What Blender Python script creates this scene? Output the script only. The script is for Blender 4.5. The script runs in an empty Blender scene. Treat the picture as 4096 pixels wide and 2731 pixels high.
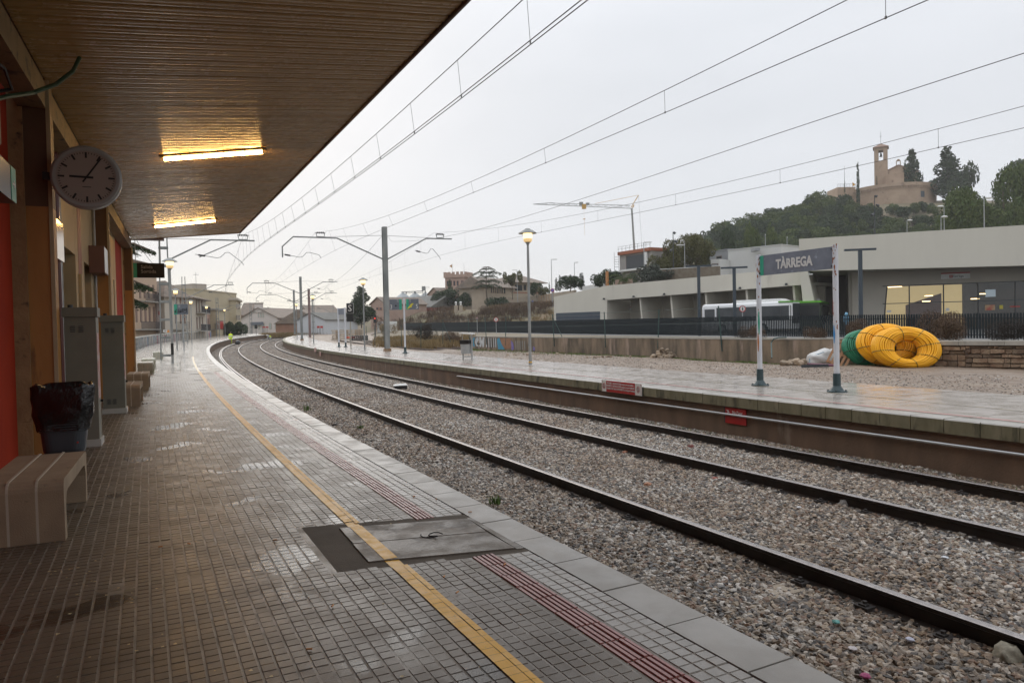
import bpy, bmesh, math, random
import numpy as np
from mathutils import Vector, Matrix, noise as mn
random.seed(7); rng = np.random.default_rng(7)
scn = bpy.context.scene
COL = scn.collection

# ------------------------------------------------------------------ camera
F = 2920.9346; PIT = math.radians(1.1576); ROL = math.radians(1.2281)
CZ = 2.17                       # eye height above the ballast
cam_d = bpy.data.cameras.new('camera'); cam = bpy.data.objects.new('camera', cam_d); COL.objects.link(cam)
cam_d.sensor_width = 36.0; cam_d.lens = F/4096*36.0
cam_d.clip_start = 0.05; cam_d.clip_end = 6000
cam.matrix_world = (Matrix.Translation((0, 0, CZ)) @ Matrix.Rotation(math.pi/2 - PIT, 4, 'X') @ Matrix.Rotation(-ROL, 4, 'Z'))
scn.camera = cam

# ------------------------------------------------------------------ light
w = bpy.data.worlds.new('World'); scn.world = w; w.use_nodes = True
nt = w.node_tree; nt.nodes.clear()
def N(t, typ, **kw):
    n = t.nodes.new(typ)
    for k, v in kw.items(): setattr(n, k, v)
    return n
SUN_EL, SUN_AZ = math.radians(24), math.radians(-22)     # azimuth from +Y towards +X
sky = N(nt, 'ShaderNodeTexSky', sky_type='NISHITA', sun_disc=False, sun_elevation=SUN_EL, sun_rotation=SUN_AZ, altitude=370, air_density=1.0, dust_density=4.0)
tc = N(nt, 'ShaderNodeTexCoord'); sep = N(nt, 'ShaderNodeSeparateXYZ'); nt.links.new(tc.outputs['Generated'], sep.inputs[0])
# overcast deck: pale grey-blue, a little brighter and warmer low down towards the hidden sun
dot = N(nt, 'ShaderNodeVectorMath', operation='DOT_PRODUCT'); nt.links.new(tc.outputs['Generated'], dot.inputs[0])
dot.inputs[1].default_value = (math.sin(SUN_AZ), math.cos(SUN_AZ), 0.0)
ramp = N(nt, 'ShaderNodeMapRange', interpolation_type='SMOOTHSTEP'); nt.links.new(dot.outputs['Value'], ramp.inputs[0])
ramp.inputs[1].default_value = 0.86; ramp.inputs[2].default_value = 1.0; ramp.inputs[3].default_value = 0; ramp.inputs[4].default_value = 1
low = N(nt, 'ShaderNodeMapRange', interpolation_type='SMOOTHSTEP'); nt.links.new(sep.outputs[2], low.inputs[0])
low.inputs[1].default_value = 0.11; low.inputs[2].default_value = 0.0; low.inputs[3].default_value = 0; low.inputs[4].default_value = 1
glow = N(nt, 'ShaderNodeMath', operation='MULTIPLY'); nt.links.new(ramp.outputs[0], glow.inputs[0]); nt.links.new(low.outputs[0], glow.inputs[1])
cn = N(nt, 'ShaderNodeTexNoise'); cn.inputs['Scale'].default_value = 1.6; cn.inputs['Detail'].default_value = 6; cn.inputs['Roughness'].default_value = 0.55
mp = N(nt, 'ShaderNodeMapping'); mp.inputs['Scale'].default_value = (1, 1, 3.2); nt.links.new(tc.outputs['Generated'], mp.inputs[0]); nt.links.new(mp.outputs[0], cn.inputs['Vector'])
cr = N(nt, 'ShaderNodeValToRGB'); nt.links.new(cn.outputs[0], cr.inputs[0])
cr.color_ramp.elements[0].position = 0.34; cr.color_ramp.elements[0].color = (0.65, 0.675, 0.715, 1)
cr.color_ramp.elements[1].position = 0.68; cr.color_ramp.elements[1].color = (0.735, 0.757, 0.80, 1)
m1 = N(nt, 'ShaderNodeMix', data_type='RGBA'); nt.links.new(glow.outputs[0], m1.inputs[0]); nt.links.new(cr.outputs[0], m1.inputs[6]); m1.inputs[7].default_value = (0.88, 0.86, 0.76, 1)
sk = N(nt, 'ShaderNodeVectorMath', operation='SCALE'); nt.links.new(sky.outputs[0], sk.inputs[0]); sk.inputs['Scale'].default_value = 0.08
m2 = N(nt, 'ShaderNodeMix', data_type='RGBA'); m2.inputs[0].default_value = 0.94; nt.links.new(sk.outputs[0], m2.inputs[6]); nt.links.new(m1.outputs[2], m2.inputs[7])
up = N(nt, 'ShaderNodeMapRange'); nt.links.new(sep.outputs[2], up.inputs[0]); up.inputs[1].default_value = -0.02; up.inputs[2].default_value = -0.3; up.inputs[3].default_value = 1; up.inputs[4].default_value = 0.3
m3 = N(nt, 'ShaderNodeVectorMath', operation='SCALE'); nt.links.new(m2.outputs[2], m3.inputs[0])
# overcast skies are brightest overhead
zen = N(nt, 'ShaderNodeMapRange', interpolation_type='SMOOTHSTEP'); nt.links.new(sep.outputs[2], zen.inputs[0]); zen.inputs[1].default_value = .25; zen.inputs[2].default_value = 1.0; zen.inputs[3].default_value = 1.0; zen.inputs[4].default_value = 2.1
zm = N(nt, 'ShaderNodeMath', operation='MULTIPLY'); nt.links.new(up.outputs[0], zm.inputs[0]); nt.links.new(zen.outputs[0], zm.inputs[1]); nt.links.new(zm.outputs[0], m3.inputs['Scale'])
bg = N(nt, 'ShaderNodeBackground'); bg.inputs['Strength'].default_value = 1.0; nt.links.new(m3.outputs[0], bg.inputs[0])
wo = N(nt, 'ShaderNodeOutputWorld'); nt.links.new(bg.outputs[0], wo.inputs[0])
sl = bpy.data.lights.new('sun', 'SUN'); sl.energy = 0.5; sl.angle = math.radians(28); sl.color = (1.0, 0.96, 0.9)
so = bpy.data.objects.new('sun', sl); COL.objects.link(so)
sd = Vector((math.sin(SUN_AZ)*math.cos(SUN_EL), math.cos(SUN_AZ)*math.cos(SUN_EL), math.sin(SUN_EL)))
so.rotation_euler = sd.to_track_quat('Z', 'Y').to_euler(); so.location = sd*300
vs = scn.view_settings; vs.view_transform = 'Standard'; vs.look = 'None'; vs.exposure = 0.20; vs.gamma = 1.0; vs.use_curve_mapping = False
scn.render.engine = 'CYCLES'; cy = scn.cycles
cy.use_denoising = True; cy.max_bounces = 6; cy.diffuse_bounces = 3; cy.glossy_bounces = 3; cy.transmission_bounces = 4; cy.transparent_max_bounces = 6
cy.volume_bounces = 2; cy.sample_clamp_indirect = 6.0; cy.caustics_reflective = False; cy.caustics_refractive = False

# ------------------------------------------------------------------ coordinates
# s runs along the curved line, n to its right; zoff is the gentle rise of the line away from the station
def zoff(d):
    return min(max(d-30, 0), 100)**2*0.6562e-4 + min(max(d-130, 0), 70)*0.0131
def th(s):
    q = min(max(s, 0.0), 125.0)
    a = -26.9681 + .1055*q - 1.1755e-3*q*q + 1.0767e-5*q**3
    return math.radians(a + .1055*min(s, 0.0) + .28*max(s-125.0, 0.0))
_S = np.arange(-40, 340.01, .5)
_T = np.array([th(s) for s in _S]); _m = (_T[1:]+_T[:-1])/2
_X = np.concatenate([[0], np.cumsum(np.sin(_m)*.5)]); _Y = np.concatenate([[0], np.cumsum(np.cos(_m)*.5)])
_i = int(np.argmin(abs(_S))); _X += 1.35-_X[_i]; _Y += 2.77-_Y[_i]
def W(s, n, z=0.0):
    x = float(np.interp(s, _S, _X)); y = float(np.interp(s, _S, _Y)); t = th(s)
    X, Y = x+n*math.cos(t), y-n*math.sin(t)
    return Vector((X, Y, z+zoff(math.hypot(X, Y))))
def dirv(px, py):
    x = (px-2048)/F; y = -(py-1365.5)/F; c, s = math.cos(ROL), math.sin(ROL)
    X, Y = c*x+s*y, -s*x+c*y
    return Vector((X, math.cos(PIT)+Y*math.sin(PIT), -math.sin(PIT)+Y*math.cos(PIT)))
def D(px, py, Y):            # the world point that many metres ahead seen in that direction of the survey photograph
    d = dirv(px, py); t = Y/d.y
    return Vector((d.x*t, Y, CZ+d.z*t))
def G(px, py, z):            # the world point on the level z (line rise included)
    d = dirv(px, py); zz = z; P = d
    for i in range(50):
        t = (zz-CZ)/d.z
        if t < 0: t = 200
        P = d*t; zz = z+zoff(math.hypot(P.x, P.y))
    return Vector((P.x, P.y, CZ+P.z))
HN, HF, RT = .776, .765, .16
# station building frame: u along the wall, v towards the track
PB = Vector((-5.39, 8.64)); _a = math.radians(-24.7)
UU = Vector((math.sin(_a), math.cos(_a))); VV = Vector((math.cos(_a), -math.sin(_a)))
def B(u, v, z): p = PB+UU*u+VV*v; return Vector((p.x, p.y, z))
BROT = -_a   # rotation_z that turns local +Y into U  (local +X becomes V)
BROT = math.atan2(VV.y, VV.x)

# ------------------------------------------------------------------ mesh helpers
class MB:
    def __init__(s): s.v = []; s.f = []; s.m = []; s.mi = 0
    def add(s, vs, fs):
        o = len(s.v); s.v += [tuple(p) for p in vs]; s.f += [tuple(i+o for i in f) for f in fs]; s.m += [s.mi]*len(fs); return s
    def box(s, x0, x1, y0, y1, z0, z1, M=None):
        vs = [Vector((x, y, z)) for z in (z0, z1) for y in (y0, y1) for x in (x0, x1)]
        if M is not None: vs = [M @ p for p in vs]
        return s.add(vs, [(0, 2, 3, 1), (4, 5, 7, 6), (0, 1, 5, 4), (2, 6, 7, 3), (0, 4, 6, 2), (1, 3, 7, 5)])
    def hexa(s, b, t):      # bottom 4 points, top 4 points (ccw)
        return s.add(list(b)+list(t), [(3, 2, 1, 0), (4, 5, 6, 7), (0, 1, 5, 4), (1, 2, 6, 5), (2, 3, 7, 6), (3, 0, 4, 7)])
    def cyl(s, p0, p1, r0, r1=None, seg=10, caps=True):
        p0, p1 = Vector(p0), Vector(p1); r1 = r0 if r1 is None else r1
        ax = p1-p0
        if ax.length < 1e-6: return s
        a = ax.orthogonal().normalized(); b = ax.normalized().cross(a)
        vs = []
        for p, r in ((p0, r0), (p1, r1)):
            for i in range(seg):
                t = 2*math.pi*i/seg; vs.append(p+a*(r*math.cos(t))+b*(r*math.sin(t)))
        fs = [(i, (i+1) % seg, seg+(i+1) % seg, seg+i) for i in range(seg)]
        if caps: fs += [tuple(range(seg))[::-1], tuple(range(seg, 2*seg))]
        return s.add(vs, fs)
    def tube(s, pts, r, seg=6, closed=False, caps=True):
        pts = [Vector(p) for p in pts]; n = len(pts); vs = []; prev = None
        rr = r if isinstance(r, (list, tuple)) else [r]*n
        for i, p in enumerate(pts):
            if closed: t = pts[(i+1) % n]-pts[i-1]
            else: t = pts[min(i+1, n-1)]-pts[max(i-1, 0)]
            t = t.normalized() if t.length > 1e-9 else Vector((0, 0, 1))
            if prev is None:
                a = (Vector((0, 0, 1)) if abs(t.z) < .9 else Vector((1, 0, 0))).cross(t).normalized()
            else:
                a = prev-t*prev.dot(t); a = a.normalized() if a.length > 1e-6 else t.orthogonal().normalized()
            prev = a; b = t.cross(a)
            for k in range(seg):
                q = 2*math.pi*k/seg; vs.append(p+a*(rr[i]*math.cos(q))+b*(rr[i]*math.sin(q)))
        fs = []
        for i in range(n if closed else n-1):
            j = (i+1) % n
            fs += [(i*seg+k, i*seg+(k+1) % seg, j*seg+(k+1) % seg, j*seg+k) for k in range(seg)]
        if caps and not closed: fs += [tuple(range(seg))[::-1], tuple(range((n-1)*seg, n*seg))]
        return s.add(vs, fs)
    def lathe(s, prof, seg=16, M=None, caps=True):   # prof [(r,z)]
        vs = [Vector((r*math.cos(2*math.pi*k/seg), r*math.sin(2*math.pi*k/seg), z)) for r, z in prof for k in range(seg)]
        if M is not None: vs = [M @ p for p in vs]
        fs = [(i*seg+k, i*seg+(k+1) % seg, (i+1)*seg+(k+1) % seg, (i+1)*seg+k) for i in range(len(prof)-1) for k in range(seg)]
        if caps: fs += [tuple(range(seg))[::-1], tuple(range((len(prof)-1)*seg, len(prof)*seg))]
        return s.add(vs, fs)
    def prism(s, poly, z0, z1, M=None):   # poly [(x,y)] ccw
        n = len(poly); vs = [Vector((x, y, z)) for z in (z0, z1) for x, y in poly]
        if M is not None: vs = [M @ p for p in vs]
        return s.add(vs, [tuple(range(n))[::-1], tuple(range(n, 2*n))]+[(i, (i+1) % n, n+(i+1) % n, n+i) for i in range(n)])
    def sweep(s, rings, closed_prof=True, caps=True):   # rings: list of equal-length point lists
        k = len(rings[0]); vs = [p for r in rings for p in r]; fs = []
        for i in range(len(rings)-1):
            for j in range(k if closed_prof else k-1):
                a, b = i*k+j, i*k+(j+1) % k; fs.append((a, b, b+k, a+k))
        if caps and closed_prof: fs += [tuple(range(k))[::-1], tuple(range((len(rings)-1)*k, len(rings)*k))]
        return s.add(vs, fs)
    def mesh(s, name, mats, smooth=False):
        me = bpy.data.meshes.new(name); me.from_pydata(s.v, [], s.f)
        for m in (mats if isinstance(mats, (list, tuple)) else [mats]): me.materials.append(m)
        if any(s.m): me.polygons.foreach_set('material_index', s.m)
        if smooth: me.polygons.foreach_set('use_smooth', [True]*len(s.f)); me.update()
        return me
    def build(s, name, mats, parent=None, smooth=False, **props):
        return obj(name, s.mesh(name, mats, smooth), parent, **props)
def obj(name, me, parent=None, **props):
    o = bpy.data.objects.new(name, me); COL.objects.link(o)
    if parent is not None: o.parent = parent
    for k, v in props.items(): o[k] = v
    return o
def thing(name, label, cat, loc=(0, 0, 0), rz=0.0, group=None, scale=None):
    o = bpy.data.objects.new(name, None); COL.objects.link(o); o.empty_display_size = .2
    o.location = loc; o.rotation_euler = (0, 0, rz)
    if scale: o.scale = (scale,)*3 if isinstance(scale, (int, float)) else scale
    o['label'] = label; o['category'] = cat
    if group: o['group'] = group
    return o
def tag(o, label, cat, group=None):
    o['label'] = label; o['category'] = cat
    if group: o['group'] = group
    return o
def dup(root, loc, rz, label, scale=None):
    def cp(o, par):
        c = o.copy(); COL.objects.link(c); c.parent = par
        for ch in kids[o.name]: cp(ch, c)
        return c
    kids = {}
    def walk(o):
        kids[o.name] = list(o.children)
        for c in o.children: walk(c)
    walk(root)
    r = cp(root, None); r.location = loc; r.rotation_euler = (0, 0, rz); r['label'] = label
    if scale: r.scale = (scale,)*3 if isinstance(scale, (int, float)) else scale
    return r
def np_mesh(name, verts, faces, mat, smooth=False):
    """verts (n,3), faces (m,4) or (m,3) numpy"""
    me = bpy.data.meshes.new(name); nv, (nf, k) = len(verts), faces.shape
    me.vertices.add(nv); me.vertices.foreach_set('co', np.asarray(verts, dtype=np.float32).ravel())
    me.loops.add(nf*k); me.loops.foreach_set('vertex_index', faces.astype(np.int32).ravel())
    me.polygons.add(nf); me.polygons.foreach_set('loop_start', np.arange(0, nf*k, k, dtype=np.int32))
    me.update(calc_edges=True); me.materials.append(mat)
    if smooth: me.polygons.foreach_set('use_smooth', np.ones(nf, bool))
    return me
def text_mesh(txt, size, mat, ext=.002, align='CENTER', off=0.0):
    c = bpy.data.curves.new('t', 'FONT'); c.body = txt; c.size = size; c.extrude = ext; c.align_x = align; c.align_y = 'CENTER'; c.resolution_u = 2; c.offset = off
    o = bpy.data.objects.new('t', c); COL.objects.link(o)
    dg = bpy.context.evaluated_depsgraph_get(); me = bpy.data.meshes.new_from_object(o.evaluated_get(dg))
    bpy.data.objects.remove(o); me.name = 'lettering'; me.materials.clear(); me.materials.append(mat)
    return me
def text(txt, size, mat, parent, loc, rot=(math.pi/2, 0, 0), sx=1.0, name='lettering', **k):
    o = obj(name, text_mesh(txt, size, mat, **k), parent); o.location = loc; o.rotation_euler = rot; o.scale = (sx, 1, 1); return o

# ------------------------------------------------------------------ materials
_mats = {}
def mat(name, c1, c2=None, sc=3.0, rough=.7, r2=None, bump=0.0, bsc=60.0, metal=0.0, spec=.5, coat=0.0, c3=None, sc3=20, a3=.3,
        stretch=None, rand=0.0, lo=.35, hi=.65, obj_space=False, emit=None, es=0.0, pdist=.01, wet=None):
    """principled surface: colour noise c1..c2 at sc, second noise c3 at sc3 (cover a3), roughness noise, fine bump"""
    if name in _mats: return _mats[name]
    m = bpy.data.materials.new(name); m.use_nodes = True; t = m.node_tree; t.nodes.clear()
    out = N(t, 'ShaderNodeOutputMaterial'); p = N(t, 'ShaderNodeBsdfPrincipled'); t.links.new(p.outputs[0], out.inputs[0])
    if obj_space: vec = N(t, 'ShaderNodeTexCoord').outputs['Object']
    else: vec = N(t, 'ShaderNodeNewGeometry').outputs['Position']
    if stretch:
        mpn = N(t, 'ShaderNodeMapping'); mpn.inputs['Scale'].default_value = stretch; t.links.new(vec, mpn.inputs[0]); svec = mpn.outputs[0]
    else: svec = vec
    def noise(scale, detail=5, v=svec, r=.6):
        n = N(t, 'ShaderNodeTexNoise'); n.inputs['Scale'].default_value = scale; n.inputs['Detail'].default_value = detail; n.inputs['Roughness'].default_value = r
        t.links.new(v, n.inputs['Vector']); return n.outputs[0]
    def rampn(x, a, b, lo_, hi_):
        mr = N(t, 'ShaderNodeMapRange'); t.links.new(x, mr.inputs[0])
        for i, q in zip((1, 2, 3, 4), (lo_, hi_, a, b)): mr.inputs[i].default_value = q
        return mr.outputs[0]
    def mix(fac, a, b):
        mx = N(t, 'ShaderNodeMix', data_type='RGBA')
        if isinstance(fac, float): mx.inputs[0].default_value = fac
        else: t.links.new(fac, mx.inputs[0])
        for i, q in ((6, a), (7, b)):
            if isinstance(q, tuple): mx.inputs[i].default_value = (*q, 1)
            else: t.links.new(q, mx.inputs[i])
        return mx.outputs[2]
    colr = tuple(c1)
    if c2 is not None: colr = mix(rampn(noise(sc), 0, 1, lo, hi), tuple(c1), tuple(c2))
    if c3 is not None: colr = mix(rampn(noise(sc3, 4), 0, 1, .5+.25*(1-a3)-.06, .5+.25*(1-a3)+.06), colr, tuple(c3))
    if rand:
        oi = N(t, 'ShaderNodeObjectInfo'); hs = N(t, 'ShaderNodeHueSaturation')
        t.links.new(rampn(oi.outputs['Random'], 1-rand, 1+rand, 0, 1), hs.inputs['Value'])
        if isinstance(colr, tuple): hs.inputs['Color'].default_value = (*colr, 1)
        else: t.links.new(colr, hs.inputs['Color'])
        colr = hs.outputs[0]
    wf = None
    if wet:
        wf = rampn(noise(wet[0], 3, vec, .5), 0, 1, wet[1], wet[1]+.05)
        dk = N(t, 'ShaderNodeMix', data_type='RGBA', blend_type='MULTIPLY'); t.links.new(wf, dk.inputs[0]); dk.inputs[7].default_value = (.50, .46, .42, 1)
        if isinstance(colr, tuple): dk.inputs[6].default_value = (*colr, 1)
        else: t.links.new(colr, dk.inputs[6])
        colr = dk.outputs[2]
    if isinstance(colr, tuple): p.inputs['Base Color'].default_value = (*colr, 1)
    else: t.links.new(colr, p.inputs['Base Color'])
    if r2 is not None:
        ro = rampn(noise(sc*1.7+1, 4, vec), rough, r2, .4, .6)
        if wf is not None:
            mr_ = N(t, 'ShaderNodeMix', data_type='FLOAT'); t.links.new(wf, mr_.inputs[0]); t.links.new(ro, mr_.inputs[2]); mr_.inputs[3].default_value = .10; ro = mr_.outputs[0]
        t.links.new(ro, p.inputs['Roughness'])
    else: p.inputs['Roughness'].default_value = rough
    p.inputs['Metallic'].default_value = metal; p.inputs['Specular IOR Level'].default_value = spec
    p.inputs['Coat Weight'].default_value = coat; p.inputs['Coat Roughness'].default_value = .08
    if bump:
        bn = N(t, 'ShaderNodeBump'); bn.inputs['Strength'].default_value = bump; bn.inputs['Distance'].default_value = pdist
        t.links.new(noise(bsc, 6, vec), bn.inputs['Height']); t.links.new(bn.outputs[0], p.inputs['Normal'])
    if emit: p.inputs['Emission Color'].default_value = (*emit, 1); p.inputs['Emission Strength'].default_value = es
    m['p'] = 1; _mats[name] = m
    return m
def emis(name, c, s):
    return mat(name, tuple(min(q, .8) for q in c), rough=.5, emit=c, es=s)
def leafmat(name, c1, c2, rough=.75):
    m = mat(name, c1, c2, sc=.55, rough=rough, c3=tuple(q*.5 for q in c1), sc3=1.9, a3=.5, spec=.2)
    return m

m_galv = mat('galvanised steel', (.30, .31, .31), (.40, .41, .41), sc=4, rough=.5, r2=.65, metal=.35, bump=.1)
m_galv_d = mat('weathered mast steel', (.16, .17, .165), (.27, .28, .27), sc=2.2, stretch=(1, 1, .35), rough=.55, metal=.2, c3=(.36, .31, .25), sc3=1.1, a3=.35)
m_black = mat('black plastic', (.012, .012, .013), rough=.35)
m_dark = mat('dark paint', (.03, .035, .04), (.045, .05, .055), rough=.4)
m_white = mat('white paint', (.72, .72, .70), (.62, .62, .60), sc=5, rough=.45)
m_redp = mat('red paint', (.42, .03, .025), rough=.4)
m_green = mat('sign green', (.02, .27, .17), (.03, .31, .20), sc=9, rough=.4)
m_lit = emis('lamp glow', (1.0, .76, .38), 1.7)
m_glass = mat('dark window glass', (.025, .03, .035), (.04, .045, .05), sc=.8, rough=.08, spec=.6)
m_conc = mat('concrete', (.36, .34, .30), (.26, .24, .21), sc=2, rough=.75, bump=.25, bsc=90, c3=(.17, .155, .13), sc3=7, a3=.25)
# ================================================================== ground, tracks, platforms
SL = [-14+i*1.0 for i in range(14)] + [i*.5 for i in range(0, 60)] + [30+i*1.5 for i in range(70)] + [136+i*4 for i in range(30)]
def ribbon(prof, s_list=SL, n_off=0.0):
    return MB().sweep([[W(s, n+n_off, z) for n, z in prof] for s in s_list])

m_earth = mat('wet earth', (.20, .155, .115), (.30, .25, .20), sc=.35, rough=.8, bump=.6, bsc=6, c3=(.10, .12, .045), sc3=.9, a3=.35, pdist=.05)
m_bal0 = mat('ballast bed', (.07, .057, .045), (.16, .138, .115), sc=14, rough=.8, bump=1.0, bsc=28, c3=(.22, .20, .175), sc3=33, a3=.6, pdist=.04)
# far terrain: one sheet to the horizon, with the road embankment and the chapel hill rising out of it
FENCE = [(30.6, 29.0, .90, 2.28), (25.4, 38.0, .93, 2.33), (17.0, 54.0, 1.04, 2.57), (4.7, 83.0, 1.2, 2.77), (-21.9, 150.0, 1.9, 3.4)]
def smooth(x): x = min(max(x, 0.0), 1.0); return x*x*(3-2*x)
RIDGE = [(70, 52), (48, 72), (32, 88), (14, 108), (-8, 138), (-34, 176), (-60, 215), (-95, 262)]
def side_dist(x, y):       # signed distance to the right of / beyond the embankment foot line
    best = 1e9; sg = -1
    for (x0, y0), (x1, y1) in zip(RIDGE, RIDGE[1:]):
        dx, dy = x1-x0, y1-y0; L = dx*dx+dy*dy; t = ((x-x0)*dx+(y-y0)*dy)/L; tt = min(max(t, 0), 1)
        d = math.hypot(x-x0-dx*tt, y-y0-dy*tt)
        if d < best: best = d; sg = 1 if (dx*(y-y0)-dy*(x-x0)) < 0 else -1
    return best*sg
def terrain(x, y):
    d = math.hypot(x, y); z = -.35+zoff(d)
    if x > -140 and y > 20:
        q = side_dist(x, y)
        fade = smooth((y+x*.6-50)/40) if x > 0 else 1
        z += 5.6*smooth(q/20.0) + 3.2*smooth((q-20)/60.0)
    r = math.hypot(x-160, y-325)
    z += 40.5*smooth(1.05-r/165.0) if r < 173 else 0
    r2 = math.hypot(x-350, y-420)
    z += 55*smooth(1-r2/230.0) if r2 < 230 else 0
    return z
gx = sorted(set(list(range(-1600, -240, 136))+list(range(-240, 300, 6))+list(range(300, 640, 20))+list(range(640, 2400, 160))))
gy = sorted(set(list(range(-600, -40, 80))+list(range(-40, 460, 6))+list(range(460, 700, 30))+list(range(700, 3200, 250))))
gm = MB(); gm.v = [(x, y, terrain(x, y)) for y in gy for x in gx]; nx = len(gx)
gm.f = [(j*nx+i, j*nx+i+1, (j+1)*nx+i+1, (j+1)*nx+i) for j in range(len(gy)-1) for i in range(nx-1)]; gm.m = [0]*len(gm.f)
m_ground = mat('dry hillside earth', (.16, .115, .075), (.13, .125, .06), sc=.08, rough=.9, bump=.5, bsc=3, c3=(.26, .17, .10), sc3=.12, a3=.42, pdist=.1)
gm.build('ground', m_ground, kind='structure', smooth=True)

ribbon([(-.6, 0.0), (7.9, 0.0), (7.9, -.5), (-.6, -.5)]).build('track_bed', m_bal0, kind='structure')

# ---- near platform
m_wet = mat('wet platform concrete', (.36, .325, .28), (.40, .365, .32), sc=.7, rough=.13, r2=.22, bump=.03, bsc=30, c3=(.25, .225, .19), sc3=1.6, a3=.35, spec=.6)
m_bed = mat('tile bed mortar', (.20, .17, .135), (.085, .068, .05), sc=2.5, rough=.55, r2=.3, lo=.5, hi=.7, bump=.3, bsc=150)
m_wall = mat('stained platform wall', (.19, .115, .07), (.11, .07, .045), sc=1.6, stretch=(1, 1, .4), rough=.65, bump=.35, bsc=30, c3=(.26, .20, .15), sc3=1.7, a3=.3, pdist=.02)
m_cop = mat('coping concrete', (.37, .345, .31), (.29, .27, .24), sc=2.2, rough=.3, r2=.5, bump=.12, bsc=140)
m_mossc = mat('mossy coping edge', (.13, .115, .062), (.21, .185, .115), sc=4.5, stretch=(1, 1, .3), rough=.6, bump=.3, bsc=60, c3=(.06, .055, .032), sc3=5, a3=.6)
near = thing('near_platform', 'tiled station platform with yellow safety line in the foreground', 'platform')
del near['label'], near['category']; near['kind'] = 'structure'
SN = [s for s in SL if s <= 172]
def nb(s): return -4.4-.9*smooth((s-24)/20)-1.6*smooth((s-44)/60)          # rear edge of the near platform
MB().sweep([[W(s, -.14, HN-.13), W(s, -.14, -.2), W(s, nb(s), -.45), W(s, nb(s), HN-.045), W(s, -.36, HN-.045), W(s, -.36, HN-.13)] for s in SN]).build('platform_body', m_wall, near)
MB().sweep([[W(s, -.36, HN-.0042), W(s, nb(s), HN-.0042), W(s, nb(s), HN-.044), W(s, -.36, HN-.044)] for s in SN if s <= 27]).build('tile_bed', m_bed, near)
# smooth concrete slabs beyond the canopy
sj = [26.6, 28.4, 30.6, 32.4, 35.3, 38.2, 41, 44, 47.5, 51, 55, 59, 63.5, 68, 73, 78, 84, 90, 96, 103, 110, 118, 126, 134, 142, 152, 162, 171]
for a_, b_ in zip(sj, sj[1:]):
    k = max(2, int((b_-a_)/2)+1); ss = [a_+.012+(b_-a_-.024)*i/k for i in range(k+1)]
    for n0, n1 in ((-.345, -1.75), (-1.76, None)):
        MB().sweep([[W(s, n0, HN-.001*random.random()), W(s, n1 or nb(s), HN-.001*random.random()), W(s, n1 or nb(s), HN-.043), W(s, n0, HN-.043)] for s in ss]).build('concrete_slab', m_wet, near)
# coping slabs
def coping(parent, s0, s1, L, n0, n1, z0, z1, mats, over=.02, nside=1):
    s = s0; k = 0
    while s < s1:
        g = .006; a, b = s+g, s+L-g; dz = random.uniform(-.002, .002); r = .015; dn = random.uniform(-.004, .004)
        pr = [(n0, z0), (n0, z1-.003), (n1-r*nside+dn, z1), (n1+dn, z1-r), (n1+dn, z0)]
        m = MB()
        rings = [[W(q, n, z+dz) for n, z in pr] for q in (a, (a+b)/2, b)]
        m.sweep(rings); 
        if len(mats) > 1:
            nf = []
            for f in m.f:
                zs = [m.v[i][2] for i in f]; nf.append(1 if (max(zs)-min(zs) > .04) else 0)
            m.m = nf
        m.build('coping_slab', mats, parent)
        s += L; k += 1
s_far_cop = 74
coping(near, -3.82, 60, .515, -.335, -.075, HN-.125, HN, [m_cop])
ribbon([(-.335, HN-.125), (-.335, HN), (-.09, HN), (-.075, HN-.015), (-.075, HN-.125)], [60.2+i*2 for i in range(56)]).build('coping_run', m_cop, near, kind='stuff')

# paving blocks of the tiles (6.7 cm squares, three by three to a tile)
P0 = .0667
def rngu(a, b, n): return rng.uniform(a, b, n)
ss_ = np.arange(-1.0, 26.5, P0)
cols = [-.343-P0*1.05*(k+.5) for k in range(3)] + [-.722-P0*(k+.5) for k in range(46)]
patch = [(3.43, -1.47), (3.15, -.345), (2.15, -.345), (2.37, -1.47)]
def in_patch(s, n):
    if not (-1.49 < n < -.34): return False
    t = (n+.345)/(-1.125); return 2.15+.22*t-.02 < s < 3.15+.28*t+.02
items = []
tile_dz = {}
for ci, n in enumerate(cols):
    tcol = ci//3
    for si, s in enumerate(ss_):
        if n < -3.75+.02*max(s-8, 0)*0 or in_patch(s+P0/2, n): continue
        key = (tcol, (si+tcol*0)//3)
        if key not in tile_dz: tile_dz[key] = (random.gauss(0, .0008), random.gauss(0, .0035), random.gauss(0, .0035), random.gauss(0, .0020))
        items.append((s, n, ci, si, key))
m_tile = mat('worn cement tile', (.098, .072, .048), (.148, .115, .082), sc=2.2, rough=.42, r2=.31, bump=.28, bsc=170, c3=(.06, .042, .028), sc3=1.1, a3=.30, wet=(1.25, .60),  pdist=.004, spec=.36)
m_tile2 = mat('pale cement tile', (.25, .225, .195), (.33, .30, .265), sc=2.5, rough=.35, r2=.18, bump=.25, bsc=170, c3=(.20, .18, .155), sc3=3, a3=.4, pdist=.004)
m_redt = mat('red warning tile', (.27, .085, .07), (.34, .15, .13), sc=5, rough=.35, r2=.2, bump=.25, bsc=170, pdist=.004)
m_yel = mat('yellow line paint', (.72, .38, .022), (.64, .34, .03), sc=8, rough=.5, r2=.38, bump=.2, bsc=150, c3=(.36, .25, .10), sc3=24, a3=.25, spec=.35, pdist=.003)
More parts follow.
